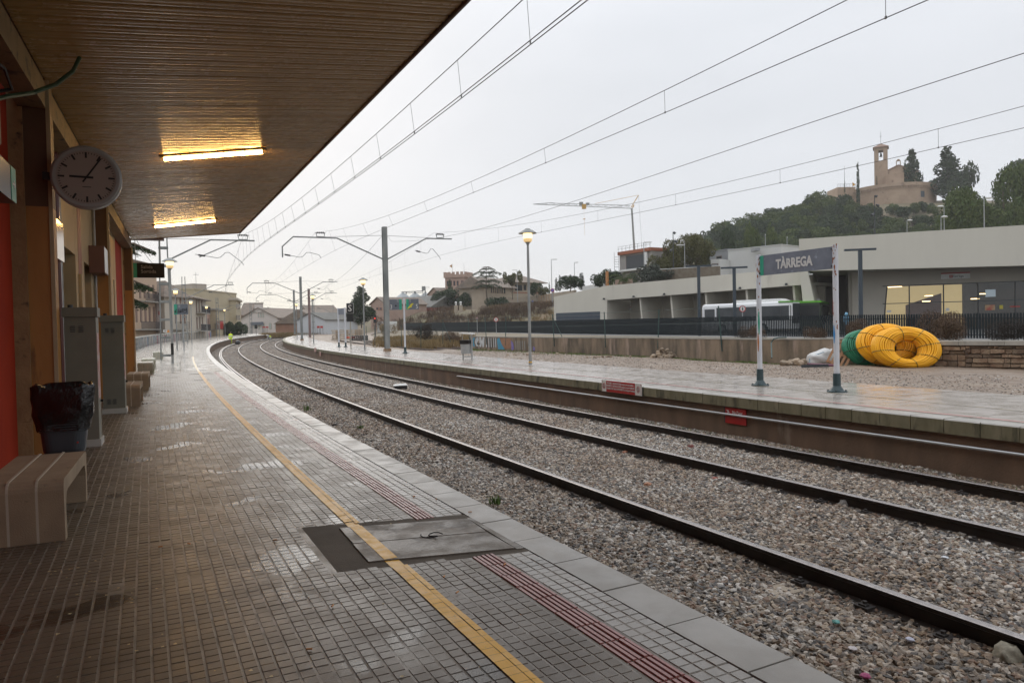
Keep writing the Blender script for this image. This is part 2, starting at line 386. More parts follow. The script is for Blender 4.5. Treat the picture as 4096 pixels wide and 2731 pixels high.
def block_verts(s, n, key, ws=.0665, wn=.0665):
    dz, ta, tb, ds = tile_dz[key]; jit = random.gauss(0, .0005)
    g1, g2 = .0038, .0017     # half grooves: long ones wider
    sc_, c = (key[1]*3+1.5)*P0-1.0, n
    hs, hn = ws/2-g2, wn/2-g1; b = .0028; z = HN+dz+jit-.0015
    cs = s+P0/2+ds*.5
    v = []
    for (hs_, hn_, zz) in ((hs, hn, z-.008), (hs-b, hn-b, z)):
        for a, q in ((-1, -1), (1, -1), (1, 1), (-1, 1)):
            v.append(W(cs+a*hs_, n+q*hn_, zz+ta*(cs+a*hs_-sc_)*.5+tb*q*hn_*.5))
    return v
bf = [(4, 5, 6, 7), (0, 1, 5, 4), (1, 2, 6, 5), (2, 3, 7, 6), (3, 0, 4, 7)]
def vis_rank(it):
    p = W(it[0], it[1]); d = p.y
    if d < .8: return 1e6
    px, py = p.x/p.y*F+2048, 1306+(CZ-HN)/p.y*F
    return p.y if (-40 < px < 4136 and py < 2790) else 1e5+p.y
items.sort(key=vis_rank)
rest = {0: MB(), 1: MB()}
cnt = 0
for it in items:
    s, n, ci, si, key = it
    vv = block_verts(s, n, key, wn=.070 if it[2] < 3 else .0665); pale = 1 if ci < 3 else 0
    fl = [tuple(reversed(f)) for f in bf]
    if cnt < 250 and vis_rank(it) < 1e5:
        MB().add(vv, fl).build('paving_block', m_tile2 if pale else m_tile, near); cnt += 1
    else: rest[pale].add(vv, fl)
rest[0].build('paving_blocks', m_tile, near, kind='stuff'); rest[1].build('edge_paving_blocks', m_tile2, near, kind='stuff')
# red ridged warning strip: five bars to a 20 cm tile
rr = MB(); k = 0
s = -1.0
while s < 26:
    for j in range(5):
        n = -.578-.029*j
        if in_patch(s+.1, n): continue
        dz = random.gauss(0, .0012)
        v = [W(s+a, n+q, HN+dz+z) for z, a0, q0 in ((-.008, .003, .0115), (.003, .006, .008)) for a, q in ((a0, -q0), (.2-a0, -q0), (.2-a0, q0), (a0, q0))]
        m = MB().add(v, [tuple(reversed(f)) for f in bf])
        if k < 45 and s > .2 and s < 2.2: m.build('warning_bar', m_redt, near); k += 1
        else: rr.add(v, [tuple(reversed(f)) for f in bf])
    s += .2
rr.build('warning_bars', m_redt, near, kind='stuff')
# yellow safety line painted over the blocks (worn paint film that follows each block top)
yl = MB()
for s in np.arange(-1.0, 26.5, P0):
    for n0, n1 in ((-1.1885, -1.1265), (-1.1225, -1.092)):
        nmid = (n0+n1)/2
        if in_patch(s+P0/2, nmid): continue
        ci = 3+int((-.722-nmid)/P0); key = (ci//3, int(round((s+1.0)/P0))//3)
        dz = tile_dz.get(key, (0, 0, 0, 0))[0]+.0024
        yl.add([W(s+a, n, HN+dz) for a, n in ((.001, n0), (.0655, n0), (.0655, n1), (.001, n1))], [(3, 2, 1, 0)])
ps = [W(2.19+.3*i/4*0+i*.28-.0, -1.19, HN+.006) for i in range(5)]
yl.build('safety_line', m_yel, near)
MB().sweep([[W(s, -1.20, HN+.003), W(s, -1.11, HN+.003)] for s in [26.7+i*1.0 for i in range(20)]], closed_prof=False).build('faded_safety_line', mat('faded yellow paint', (.55, .38, .12), (.42, .33, .17), sc=5, rough=.25, c3=(.28, .25, .21), sc3=9, a3=.7), near)
# concrete service covers across the platform
m_cov = mat('dirty cover concrete', (.125, .102, .078), (.19, .16, .125), sc=2.6, rough=.62, r2=.36, bump=.8, bsc=50, c3=(.07, .052, .036), sc3=4.2, a3=.55, pdist=.006)
m_cov2 = mat('dark mortar patch', (.07, .055, .040), (.10, .08, .06), sc=3, rough=.8, spec=.25, bump=.6, bsc=120, pdist=.004)
MB().hexa([W(2.13, -.34, HN-.03), W(3.17, -.34, HN-.03), W(3.45, -1.485, HN-.03), W(2.35, -1.485, HN-.03)], [W(2.13, -.34, HN-.004), W(3.17, -.34, HN-.004), W(3.45, -1.485, HN-.004), W(2.35, -1.485, HN-.004)]).build('mortar_patch', m_cov2, near)
def cov(q, nm='service_cover'):
    lo_ = [W(s, n, HN-.02) for s, n in q]; hi_ = [W(s, n, HN+.004) for s, n in q]
    MB().hexa(lo_, hi_).build(nm, m_cov, near)
cov([(2.65, -.40), (3.03, -.375), (3.27, -1.255), (2.85, -1.265)][::-1]); cov([(2.22, -.40), (2.635, -.405), (2.835, -1.27), (2.43, -1.28)][::-1])
MB().hexa([W(2.2, -.395, HN-.01), W(2.2, -.345, HN-.01), W(3.06, -.34, HN-.01), W(3.06, -.37, HN-.01)], [W(2.2, -.395, HN+.001), W(2.2, -.345, HN+.001), W(3.06, -.34, HN+.001), W(3.06, -.37, HN+.001)]).build('cover_frame', m_cov, near)
MB().sweep([[W(s, -1.188, HN+.0062), W(s, -1.105, HN+.0062)] for s in (2.41, 2.6, 2.8, 3.0, 3.2, 3.24)], closed_prof=False).build('safety_line', m_yel, near)
for sa_, sb_ in ((2.17, 2.408), (3.245, 3.40)):
    MB().sweep([[W(s, -1.188, HN-.0025), W(s, -1.105, HN-.0025)] for s in (sa_, sb_)], closed_prof=False).build('safety_line', m_yel, near)
cable = MB().tube([W(2.72+.05*math.sin(a*1.7), -.72-.02*a+.03*math.cos(a*2.3), HN+.012+.006*math.sin(a*3)) for a in [i*.35 for i in range(14)]], .004, 5)
tag(cable.build('cable_loop', m_black), 'thin black loop of wire lying on the cracked concrete covers', 'wire')

# ---- far platform (island)
far = thing('far_platform', 'x', 'x'); del far['label'], far['category']; far['kind'] = 'structure'
def fb(s): return 11.45+.05*math.sin(s*.7) - 1.5*smooth((s-95)/40)
SFs = [s for s in SL if -10 <= s <= 140]
MB().sweep([[W(s, 7.49, HF-.2), W(s, fb(s), HF-.04), W(s, fb(s), -.4), W(s, 7.49, -.3)][::-1] for s in SFs]).build('platform_body', m_wall, far)
m_wet2 = mat('wet island concrete', (.36, .315, .275), (.42, .375, .335), sc=.9, rough=.13, r2=.24, bump=.03, bsc=30, c3=(.21, .18, .145), sc3=1.3, a3=.35, stretch=(1.0, 2.2, 1), spec=.55)
sj = [-10, -6]+[-3+i*2.45 for i in range(24)]+[57+i*5 for i in range(17)]
for a_, b_ in zip(sj, sj[1:]):
    k = max(2, int((b_-a_)/2)+1); ss = [a_+.01+(b_-a_-.02)*i/k for i in range(k+1)]
    for n0, n1 in ((7.752, 9.63), (9.65, None)):
        e = random.uniform(-.002, .001)
        MB().sweep([[W(s, n0, HF+e), W(s, n1 or fb(s), HF+e), W(s, n1 or fb(s), HF-.045), W(s, n0, HF-.18)][::-1] for s in ss]).build('concrete_slab', m_wet2, far)
coping(far, 1.0, 62, .5, 7.745, 7.415, HF-.20, HF+.003, [m_cop, m_mossc], nside=-1)
ribbon([(7.745, HF-.20), (7.415, HF-.20), (7.415, HF), (7.745, HF)], [62+i*2 for i in range(39)]).build('coping_run', m_mossc, far, kind='stuff')
m_pink = mat('faded red line paint', (.42, .20, .17), (.50, .30, .26), sc=6, rough=.25, c3=(.28, .25, .21), sc3=7, a3=.55)
MB().sweep([[W(s, n, HF+.0045), W(s, n+.11, HF+.0045)] for s, n in ((1, 7.80), (5.5, 7.86), (9, 8.0), (13, 8.15), (20, 8.2), (30, 8.2), (40, 8.2))], closed_prof=False).build('red_line', m_pink, far)
MB().sweep([[W(s, n, HF+.0045), W(s, n+.05, HF+.0045)] for s, n in ((4, 9.0), (7, 9.2), (10, 9.35), (14, 9.4), (30, 9.3))], closed_prof=False).build('pale_yellow_line', mat('pale yellow paint', (.36, .29, .15), (.30, .27, .2), sc=6, rough=.25, c3=(.28, .25, .21), sc3=7, a3=.6), far)

# ---- tracks
m_railside = mat('rusty rail web', (.012, .008, .006), (.026, .016, .011), sc=9, rough=.5, r2=.38, spec=.35, bump=.3, bsc=80)
m_railtop = mat('worn rail head', (.26, .235, .225), (.36, .325, .31), sc=20, rough=.25, r2=.38, metal=.85)
m_sleeper = mat('concrete sleeper', (.30, .25, .19), (.21, .165, .12), sc=5, rough=.6, bump=.4, bsc=60, rand=.15)
m_clip = mat('rail fastening steel', (.035, .03, .028), rough=.5)
def rail_mb(nc, ss):
    pr = [(.075, 0.0), (.075, .012), (.012, .03), (.012, .115), (.036, .128), (.036, .155), (.028, .16), (-.028, .16), (-.036, .155), (-.036, .128), (-.012, .115), (-.012, .03), (-.075, .012), (-.075, 0.0)]
    m = MB().sweep([[W(s, nc+a, b) for a, b in pr][::-1] for s in ss])
    top = {6, 5, 7}; m.m = [1 if (i < len(m.f)-2 and (13-1-(i % 14)) in (6, 5, 7)) else 0 for i in range(len(m.f))]
    return m
SR = [s for s in SL if s >= -5]
me_sl = MB(); me_sl.hexa([(-1.3, -.12, -.2), (1.3, -.12, -.2), (1.3, .12, -.2), (-1.3, .12, -.2)], [(-1.28, -.105, -.004), (1.28, -.105, -.004), (1.28, .105, -.004), (-1.28, .105, -.004)])
me_sl = me_sl.mesh('sleeper', m_sleeper)
me_cl = MB().box(-.05, .05, -.06, .06, -.004, .022).cyl((0, 0, .02), (0, 0, .055), .018, seg=6).box(-.035, .012, -.03, .03, .022, .036).mesh('rail_clip', m_clip)
for name, lab, n1, n2, ns in (('railway_track', 'nearer railway track curving away along the tiled platform, shiny first rail', .68, 2.42, 1), ('railway_track', 'farther railway track below the conduit on the opposite platform wall', 4.754, 6.494, 1)):
    t = thing(name, lab, 'railway track', group='running tracks between the platforms')
    for nc in (n1, n2): rail_mb(nc, SR).build('rail', [m_railside, m_railtop], t)
    if n1 < 1: rail_mb(n1+.13, [18+i*1.5 for i in range(70)]).build('check_rail', [m_railside, m_railtop], t)
    s = -3.0
    while s < 58:
        c = W(s, (n1+n2)/2, random.uniform(-.014, .010)); o = obj('sleeper', me_sl, t); o.location = c; o.rotation_euler = (0, 0, -th(s)+random.gauss(0, .006))
        if s < 26:
            for nc, sg in ((n1, -1), (n1, 1), (n2, -1), (n2, 1)):
                q = obj('rail_clip', me_cl, o); q.location = (nc-(n1+n2)/2+sg*.115, 0, .006); q.rotation_euler = (0, 0, 0 if sg < 0 else math.pi)
        s += .6
# third track beside the island, and its rails' end
t3 = thing('railway_track', 'disused third track ending behind the island platform beside dry brush', 'railway track')
for nc in (14.3, 16.04, 17.2):
    MB().sweep([[W(s, nc+a, .52+b) for a, b in ((.06, 0), (.02, .03), (.036, .15), (-.036, .15), (-.02, .03), (-.06, 0))] for s in [44+i*2 for i in range(50)]]).build('rail', mat('brown old rail', (.07, .05, .04), (.13, .10, .085), sc=3, rough=.6), t3)
s = 45
while s < 90:
    o = obj('sleeper', me_sl, t3); o.location = W(s, 15.17, .53); o.rotation_euler = (0, 0, -th(s)); s += .7
# waste ground behind the island platform
m_waste = mat('gravelly waste ground', (.185, .13, .09), (.27, .205, .15), sc=1.1, rough=.7, r2=.45, bump=.9, bsc=22, c3=(.35, .30, .25), sc3=30, a3=.45, pdist=.05)
wg = MB(); S2 = [-12+i*1.5 for i in range(60)]+[80+i*4 for i in range(20)]
NN = [11.4, 12, 13, 14, 15, 16, 17, 18.5, 20.5]
for s in S2:
    for n in NN:
        wg.v.append(tuple(W(s, n + (fb(s)-11.4-.03 if n == 11.4 else 0), (.735 if n == 11.4 else .66+.035*math.sin(s*1.3+n*2)+.03*math.sin(s*.5-n) - .12*smooth((s-42)/8)*(1 if 13 < n < 18 else 0)))))
k = len(NN); wg.f = [(i*k+j, i*k+j+1, (i+1)*k+j+1, (i+1)*k+j) for i in range(len(S2)-1) for j in range(k-1)]; wg.m = [0]*len(wg.f)
wg.build('waste_ground', m_waste, kind='structure')

# ---- loose stones: instanced from a small set of broken rocks
def rock(seed, flat=.7):
    r = random.Random(seed); bm = bmesh.new(); bmesh.ops.create_icosphere(bm, subdivisions=1, radius=1)
    for v in bm.verts:
        v.co *= r.uniform(.62, 1.18)
    for v in bm.verts: v.co.x *= 1.15; v.co.z *= flat
    me = bpy.data.meshes.new('stone'); bm.to_mesh(me); bm.free(); me.materials.append(m_stone); return me
def rampmat(name, cols_, rough, r_amp=0.0, bump=.4):
    m = bpy.data.materials.new(name); m.use_nodes = True; t = m.node_tree; p = t.nodes['Principled BSDF']
    oi = N(t, 'ShaderNodeObjectInfo'); cr_ = N(t, 'ShaderNodeValToRGB'); t.links.new(oi.outputs['Random'], cr_.inputs[0])
    el = cr_.color_ramp.elements; cr_.color_ramp.interpolation = 'CONSTANT'
    for i, c in enumerate(cols_):
        e = el[i] if i < 2 else el.new(i/len(cols_)); e.position = i/len(cols_); e.color = (*c, 1)
    ns = N(t, 'ShaderNodeTexNoise'); ns.inputs['Scale'].default_value = 25; g = N(t, 'ShaderNodeNewGeometry'); t.links.new(g.outputs['Position'], ns.inputs['Vector'])
    mr = N(t, 'ShaderNodeMapRange'); t.links.new(ns.outputs[0], mr.inputs[0]); mr.inputs[3].default_value = .75; mr.inputs[4].default_value = 1.25
    sc_ = N(t, 'ShaderNodeVectorMath', operation='SCALE'); t.links.new(cr_.outputs[0], sc_.inputs[0]); t.links.new(mr.outputs[0], sc_.inputs['Scale'])
    n2 = N(t, 'ShaderNodeTexNoise'); n2.inputs['Scale'].default_value = .5; t.links.new(g.outputs['Position'], n2.inputs['Vector'])
    m2_ = N(t, 'ShaderNodeMapRange'); t.links.new(n2.outputs[0], m2_.inputs[0]); m2_.inputs[1].default_value = .35; m2_.inputs[2].default_value = .65
    mx = N(t, 'ShaderNodeMix', data_type='RGBA', blend_type='MULTIPLY'); t.links.new(m2_.outputs[0], mx.inputs[0]); t.links.new(sc_.outputs[0], mx.inputs[6]); mx.inputs[7].default_value = (.80, .70, .60, 1)
    t.links.new(mx.outputs[2], p.inputs['Base Color']); p.inputs['Roughness'].default_value = rough
    bn = N(t, 'ShaderNodeBump'); bn.inputs['Strength'].default_value = bump; bn.inputs['Distance'].default_value = .01; n3 = N(t, 'ShaderNodeTexNoise'); n3.inputs['Scale'].default_value = 70
    t.links.new(g.outputs['Position'], n3.inputs['Vector']); t.links.new(n3.outputs[0], bn.inputs['Height']); t.links.new(bn.outputs[0], p.inputs['Normal'])
    return m
m_stone = rampmat('ballast stone', [(.22, .185, .145), (.10, .075, .053), (.42, .39, .35), (.155, .115, .08), (.04, .034, .03), (.27, .24, .205), (.19, .12, .08), (.50, .47, .43), (.075, .065, .06), (.24, .18, .125), (.13, .125, .12), (.34, .28, .21)], .55)
rocks = bpy.data.collections.new('stone_shapes')
for i in range(7):
    o = bpy.data.objects.new('stone', rock(i, .55+.06*i)); rocks.objects.link(o)
def scatter(name, surf, density, smin, smax, seed, sink=0.0):
    """instances of the stones over a mesh surface (stays one object)"""
    ng = bpy.data.node_groups.new(name, 'GeometryNodeTree')
    ng.interface.new_socket('Geometry', in_out='INPUT', socket_type='NodeSocketGeometry'); ng.interface.new_socket('Geometry', in_out='OUTPUT', socket_type='NodeSocketGeometry')
    gi = N(ng, 'NodeGroupInput'); go = N(ng, 'NodeGroupOutput')
    dp = N(ng, 'GeometryNodeDistributePointsOnFaces'); dp.inputs['Density'].default_value = density; dp.inputs['Seed'].default_value = seed
    ci = N(ng, 'GeometryNodeCollectionInfo'); ci.inputs['Collection'].default_value = rocks; ci.inputs['Separate Children'].default_value = True; ci.inputs['Reset Children'].default_value = True
    ip = N(ng, 'GeometryNodeInstanceOnPoints'); ip.inputs['Pick Instance'].default_value = True
    rv = N(ng, 'FunctionNodeRandomValue', data_type='FLOAT_VECTOR'); rv.inputs[0].default_value = (-.6, -.6, 0); rv.inputs[1].default_value = (.6, .6, 6.28); rv.inputs['Seed'].default_value = seed+1
    rs = N(ng, 'FunctionNodeRandomValue', data_type='FLOAT'); rs.inputs[2].default_value = smin; rs.inputs[3].default_value = smax; rs.inputs['Seed'].default_value = seed+2
    L = ng.links.new
    L(gi.outputs[0], dp.inputs['Mesh']); L(dp.outputs['Points'], ip.inputs['Points']); L(ci.outputs[0], ip.inputs['Instance']); L(rv.outputs[0], ip.inputs['Rotation']); L(rs.outputs[1], ip.inputs['Scale'])
    jn = N(ng, 'GeometryNodeJoinGeometry'); L(gi.outputs[0], jn.inputs[0]); L(ip.outputs[0], jn.inputs[0]); L(jn.outputs[0], go.inputs[0])
    md = surf.modifiers.new('stones', 'NODES'); md.node_group = ng
def strip(n0, n1, s0, s1, ds, z, hf=None):
    a = MB(); ss = np.arange(s0, s1+.01, ds); k = 10
    for s in ss:
        for j in range(k+1):
            n = n0+(n1-n0)*j/k; a.v.append(tuple(W(s, n, z+(hf(s, n) if hf else 0))))
    a.f = [(i*(k+1)+j, i*(k+1)+j+1, (i+1)*(k+1)+j+1, (i+1)*(k+1)+j) for i in range(len(ss)-1) for j in range(k)]; a.m = [0]*len(a.f); return a
def balh(s, n):
    for c in (.68, 2.42, 4.754, 6.494):
        if abs(n-c) < .20: return -.03
    return .012*math.sin(s*2.1+n*3)+.008*math.sin(s*5.3-n*4)
for nm, s0, s1, den, a, b in (('near_ballast', -1.5, 9, 1450, .013, .035), ('middle_ballast', 9.0, 26, 850, .018, .040), ('distant_ballast', 26, 75, 330, .03, .05), ('farthest_ballast', 75, 150, 90, .05, .08)):
    ob = strip(-.1, 7.45, s0, s1, .35, .006, balh).build(nm, m_bal0, kind='stuff'); scatter(nm, ob, den, a, b, 11)
ob = strip(11.6, 16.6, 1, 40, 1.0, .69).build('waste_gravel', m_waste, kind='stuff'); scatter('waste_gravel', ob, 60, .008, .026, 5)
# ================================================================== station building and canopy
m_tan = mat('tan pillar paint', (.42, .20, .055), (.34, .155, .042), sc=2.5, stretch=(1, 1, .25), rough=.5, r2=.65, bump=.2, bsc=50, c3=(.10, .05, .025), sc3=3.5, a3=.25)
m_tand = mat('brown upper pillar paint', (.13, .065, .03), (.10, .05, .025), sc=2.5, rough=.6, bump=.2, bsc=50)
m_plas = mat('cracked plaster', (.36, .23, .11), (.27, .16, .075), sc=4, rough=.75, bump=.5, bsc=30, c3=(.06, .04, .025), sc3=5, a3=.35, pdist=.02)
m_cream = mat('cream station wall', (.46, .37, .23), (.40, .31, .19), sc=1.5, rough=.75, bump=.15, bsc=120)
m_redw = mat('red station wall', (.36, .035, .012), (.30, .028, .010), sc=1.6, rough=.8, spec=.15, bump=.15, bsc=100, c3=(.22, .02, .01), sc3=2.2, a3=.3)
m_band = mat('brown red trim', (.25, .08, .04), rough=.6)
m_peel = mat('peeling beam paint', (.15, .10, .052), (.20, .14, .075), sc=3, rough=.7, bump=.3, bsc=50, c3=(.045, .035, .028), sc3=7, a3=.55)
sb = thing('station_building', 'cream and red station building with tan pillars along the near platform', 'building', (PB.x, PB.y, HN), BROT)
def sbx(name, v0, v1, u0, u1, z0, z1, m, parent=None): return MB().box(v0, v1, u0, u1, z0, z1).build(name, m, parent or sb)
sbx('wall', -.62, -.41, -26, -.02, -.9, 5.9, m_redw)
for u0, u1 in ((.36, 3.24), (4.98, 5.39), (5.93, 6.32), (7.57, 8.24), (8.62, 13.72), (14.1, 14.8), (17.75, 18.24)): sbx('wall', -.62, -.30, u0, u1, -.9, 5.9, m_cream)
for u0, u1, z in ((3.24, 4.98, 2.84), (6.32, 7.57, 2.84), (13.72, 14.1, 3.0)): sbx('wall', -.62, -.302, u0, u1, z, 5.9, m_cream)
sbx('wall', -.62, -.302, 13.72, 14.1, -.9, .9, m_cream)
sbx('wall_trim', -.62, -.295, 5.39, 5.93, -.9, 5.9, m_band)
sbx('wall', -.62, -.31, 14.8, 17.75, -.9, 5.9, m_redw)
sbx('rear_walls', -8.5, -.64, -26, 18.6, -.9, 5.9, m_cream)
r_ = sbx('roof', -9.0, -.2, -26.5, 19.0, 5.92, 6.15, mat('roof sheet', (.14, .12, .11), rough=.7))
# roller shutter, inner door, little window
sh = MB()
for i in range(29): z = .0+i*.098; sh.add([(-.53, 3.26, z), (-.53, 4.96, z), (-.50, 4.96, z+.03), (-.50, 3.26, z+.03), (-.50, 3.26, z+.075), (-.50, 4.96, z+.075), (-.53, 4.96, z+.096), (-.53, 3.26, z+.096)], [(0, 1, 2, 3), (3, 2, 5, 4), (4, 5, 6, 7)])
sh.build('roller_shutter', mat('shutter metal', (.10, .085, .07), (.14, .12, .10), sc=4, rough=.45, metal=.3), sb)
dr = sbx('door', -.60, -.52, 6.32, 7.57, 0, 2.84, mat('dark door', (.10, .055, .035), rough=.5)); dr.parent = sb
MB().box(-.52, -.48, 6.45, 6.5, 1.0, 1.15).build('handle', m_galv, dr)
wf = sbx('window', -.5, -.33, 13.72, 14.1, .9, 3.0, m_cream); MB().box(-.34, -.32, 13.78, 14.04, .98, 2.92).build('pane', m_glass, wf)
for u in (0.0, 8.26, 18.26):
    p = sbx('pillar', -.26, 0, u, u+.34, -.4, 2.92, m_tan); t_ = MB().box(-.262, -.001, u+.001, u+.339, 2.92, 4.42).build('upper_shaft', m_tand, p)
    sbx('pilaster', -.47, -.262, u-.03, u+.35, -.4, 4.5, m_plas)
    MB().box(-.03, .012, u-.012, u+.0, -.0, 4.4).build('edge_strip', m_cream, p)
# beams under the canopy (peeling paint)
for u0, u1 in ((-26, -.04), (.36, 8.22), (8.62, 18.22)):
    b0, b1 = 4.36+.0165*u0, 4.36+.0165*u1
    MB().hexa([(-.30, u0, b0-.30), (-.02, u0, b0-.30), (-.02, u1, b1-.30), (-.30, u1, b1-.30)], [(-.30, u0, b0), (-.02, u0, b0), (-.02, u1, b1), (-.30, u1, b1)]).build('beam', m_peel, sb)
# wall pipes and cables
tag(MB().tube([B(2.72, -.26, HN), B(2.74, -.26, 4.9)], .03, 8).build('downpipe', m_galv), 'grey vertical pipe on the cream wall behind the first pillar', 'pipe')
tag(MB().tube([B(2.5, -.27, HN), B(2.5, -.27, 4.9)], .05, 8).build('downpipe', mat('dark red pipe', (.10, .02, .015), rough=.3)), 'dark red vertical pipe on the cream wall behind the first pillar', 'pipe')
tag(MB().tube([B(8.05, -.26, HN), B(8.05, -.26, 4.9)], .03, 8).build('downpipe', m_galv), 'thin grey vertical pipe just before the second pillar', 'pipe')
cab = [B(.0, -.22, 4.62), B(-.12, -.05, 4.45), B(-.25, .02, 4.35), B(-.7, .05, 4.15), B(-1.3, .03, 3.95), B(-1.9, -.05, 3.75), B(-2.4, -.3, 3.62)]
cab = [B(-.9, .42, 5.19), B(-1.0, .36, 5.0), B(-1.15, .22, 4.80), B(-1.4, .05, 4.62), B(-1.8, -.10, 4.45), B(-2.2, -.25, 4.25), B(-2.5, -.40, 4.0)]
tag(MB().tube(cab, .022, 7).build('conduit', mat('green conduit', (.03, .07, .035), rough=.5)), 'loose green corrugated cable sagging from the canopy ceiling', 'cable')
tag(MB().tube([B(-3.4, -.38, 4.5), B(-2.9, -.15, 4.55), B(-2.5, .0, 4.5), B(-2.3, .02, 4.38), B(-2.35, -.2, 4.3), B(-2.4, -.40, 4.28)], .018, 6).build('conduit', m_black), 'black cable bent round the dark beam at the top left corner', 'cable')

# canopy
def soff(u, v): return 5.17+.0165*u+.1*v
def vout(u): return 3.51+(18.5-u)*.0266
m_strip = mat('canopy ceiling strip', (.46, .31, .135), (.39, .26, .11), sc=.9, rough=.21, r2=.30, c3=(.34, .22, .10), sc3=.7, a3=.3, spec=.38)
cp = thing('platform_canopy', 'wide station canopy with ribbed brown ceiling strips over the platform', 'canopy', (PB.x, PB.y, 0), BROT)
st = MB(); pr = [(0, .06), (.012, .010), (.028, 0), (.060, -.002), (.095, .004), (.130, -.002), (.160, 0), (.177, .010), (.1900, .06)]
st.sweep([[(x, y, z) for y, z in pr] for x in (0, 1)])
st = st.mesh('ceiling_strip', m_strip); i = 0; u = -18.4
while u < 18.5-.1:
    o = obj('ceiling_strip', st, cp); o.location = (-.02, u, soff(u, 0)+random.uniform(-.003, .003)); o.rotation_euler = (0, -math.atan(.1), 0); o.scale = (vout(u)/math.cos(math.atan(.1))+.01, 1, 1); u += .1925
m_fas = mat('rusty canopy fascia', (.075, .03, .03), (.11, .05, .045), sc=3, rough=.6, bump=.2)
def q(u, v, dz): return (v, u, soff(u, v)+dz)
MB().hexa([q(-18.5, vout(-18.5), -.03), q(-18.5, vout(-18.5)+.03, -.03), q(18.53, vout(18.5)+.03, -.03), q(18.53, vout(18.5), -.03)], [q(-18.5, vout(-18.5), .16), q(-18.5, vout(-18.5)+.03, .16), q(18.53, vout(18.5)+.03, .16), q(18.53, vout(18.5), .16)]).build('front_fascia', m_fas, cp)
MB().hexa([q(18.5, -.05, -.02), q(18.5, vout(18.5)-.005, -.02), q(18.53, vout(18.5)-.005, -.02), q(18.53, -.05, -.02)], [q(18.5, -.05, .16), q(18.5, vout(18.5)-.005, .16), q(18.53, vout(18.5)-.005, .16), q(18.53, -.05, .16)]).build('end_fascia', m_fas, cp)
MB().hexa([q(-18.5, -.2, .12), q(-18.5, vout(-18.5)-.005, .12), q(18.495, vout(18.5)-.005, .12), q(18.495, -.2, .12)], [q(-18.5, -.2, .15), q(-18.5, vout(-18.5)-.005, .15), q(18.495, vout(18.5)-.005, .15), q(18.495, -.2, .15)]).build('roof_sheet', mat('canopy roof sheet', (.16, .15, .14), rough=.6), cp)
# fluorescent lamps
m_tube = emis('fluorescent tube', (1.0, .56, .17), 48.0)
m_lampbody = mat('lamp housing', (.10, .075, .05), rough=.5)
m_lamptrim = mat('lamp diffuser end', (.5, .34, .16), rough=.3, emit=(1, .5, .15), es=.25)
def tubelamp(label, a, b_, z0, z1):
    A = B(a[0], a[1], z0); Bp = B(b_[0], b_[1], z1); c = (A+Bp)/2
    t = thing('fluorescent_lamp', label, 'ceiling lamp', c, 0, 'lit tube lamps under the canopy'); d = (Bp-A); L = d.length; d.normalize()
    side = Vector((0, 0, 1)).cross(d).normalized(); upv = d.cross(side)
    M_ = Matrix((d, side, upv)).transposed().to_4x4()
    MB().box(-L/2, L/2, -.06, .06, .035, .095, M_).build('housing', m_lampbody, t)
    MB().cyl(M_ @ Vector((-L/2+.07, 0, .0)), M_ @ Vector((L/2-.07, 0, .0)), .032, seg=12).build('diffuser', m_tube, t, smooth=False)
    for s in (-1, 1): MB().cyl(M_ @ Vector((s*(L/2-.07), 0, .0)), M_ @ Vector((s*(L/2-.01), 0, .005)), .034, .026, seg=12).build('end_cap', m_lamptrim, t)
    for f_ in (-.6, -.2, .2, .6): MB().box(f_*L/2-.008, f_*L/2+.008, -.066, .066, .02, .045, M_).build('clip', m_lampbody, t)
tubelamp('nearer lit orange tube lamp under the ribbed canopy', (4.40, 1.12), (3.9, 2.88), soff(4.4, 1.12)-.07, soff(3.9, 2.88)-.07)
tubelamp('farther lit orange tube lamp under the ribbed canopy', (14.55, .745), (13.8, 2.54), soff(14.55, .745)-.07, soff(13.8, 2.54)-.07)

# clock on its bracket
ck = thing('station_clock', 'round white station clock with black hands on the first tan pillar', 'clock', B(-.12, .385, 4.03), BROT)
RX = Matrix.Rotation(math.pi/2, 4, 'X')     # local: x right as seen, y away from viewer
MB().lathe([(.34, -.075), (.365, -.06), (.365, .06), (.34, .075)], 48, RX).build('case', mat('clock case', (.30, .30, .29), rough=.4), ck, smooth=False)
MB().lathe([(.30, .0755), (.365, .066), (.37, .072), (.345, .088), (.31, .088)], 48, RX, False).build('bezel', mat('clock bezel', (.36, .36, .35), rough=.35), ck)
fc = MB().lathe([(.001, .0765), (.318, .0765), (.318, .079), (.001, .079)], 48, RX).build('dial', mat('clock dial', (.36, .30, .26), rough=.5), ck)
mk = MB()
for i in range(60):
    a = i*math.pi/30; big = i % 5 == 0; r0, r1, hw = (.225, .292, .011) if big else (.272, .292, .0035)
    M_ = Matrix.Rotation(a, 4, 'Y'); mk.box(-hw, hw, -.0815, -.0795, r0, r1, M_)
mk.build('hour_marks', m_black, ck)
def hand(ang, L, w_, back, y): MB().box(-w_, w_, y-.002, y, -back, L, Matrix.Rotation(math.radians(ang), 4, 'Y')).build('hand', m_black, ck)
hand(271, .175, .012, .07, -.083); hand(34, .275, .009, .07, -.086)
MB().box(-.045, .045, -.082, -.0802, -.118, -.110).build('maker_mark', m_dark, ck)
MB().box(-.45, -.355, -.03, .03, -.045, .045).build('bracket', m_black, ck)

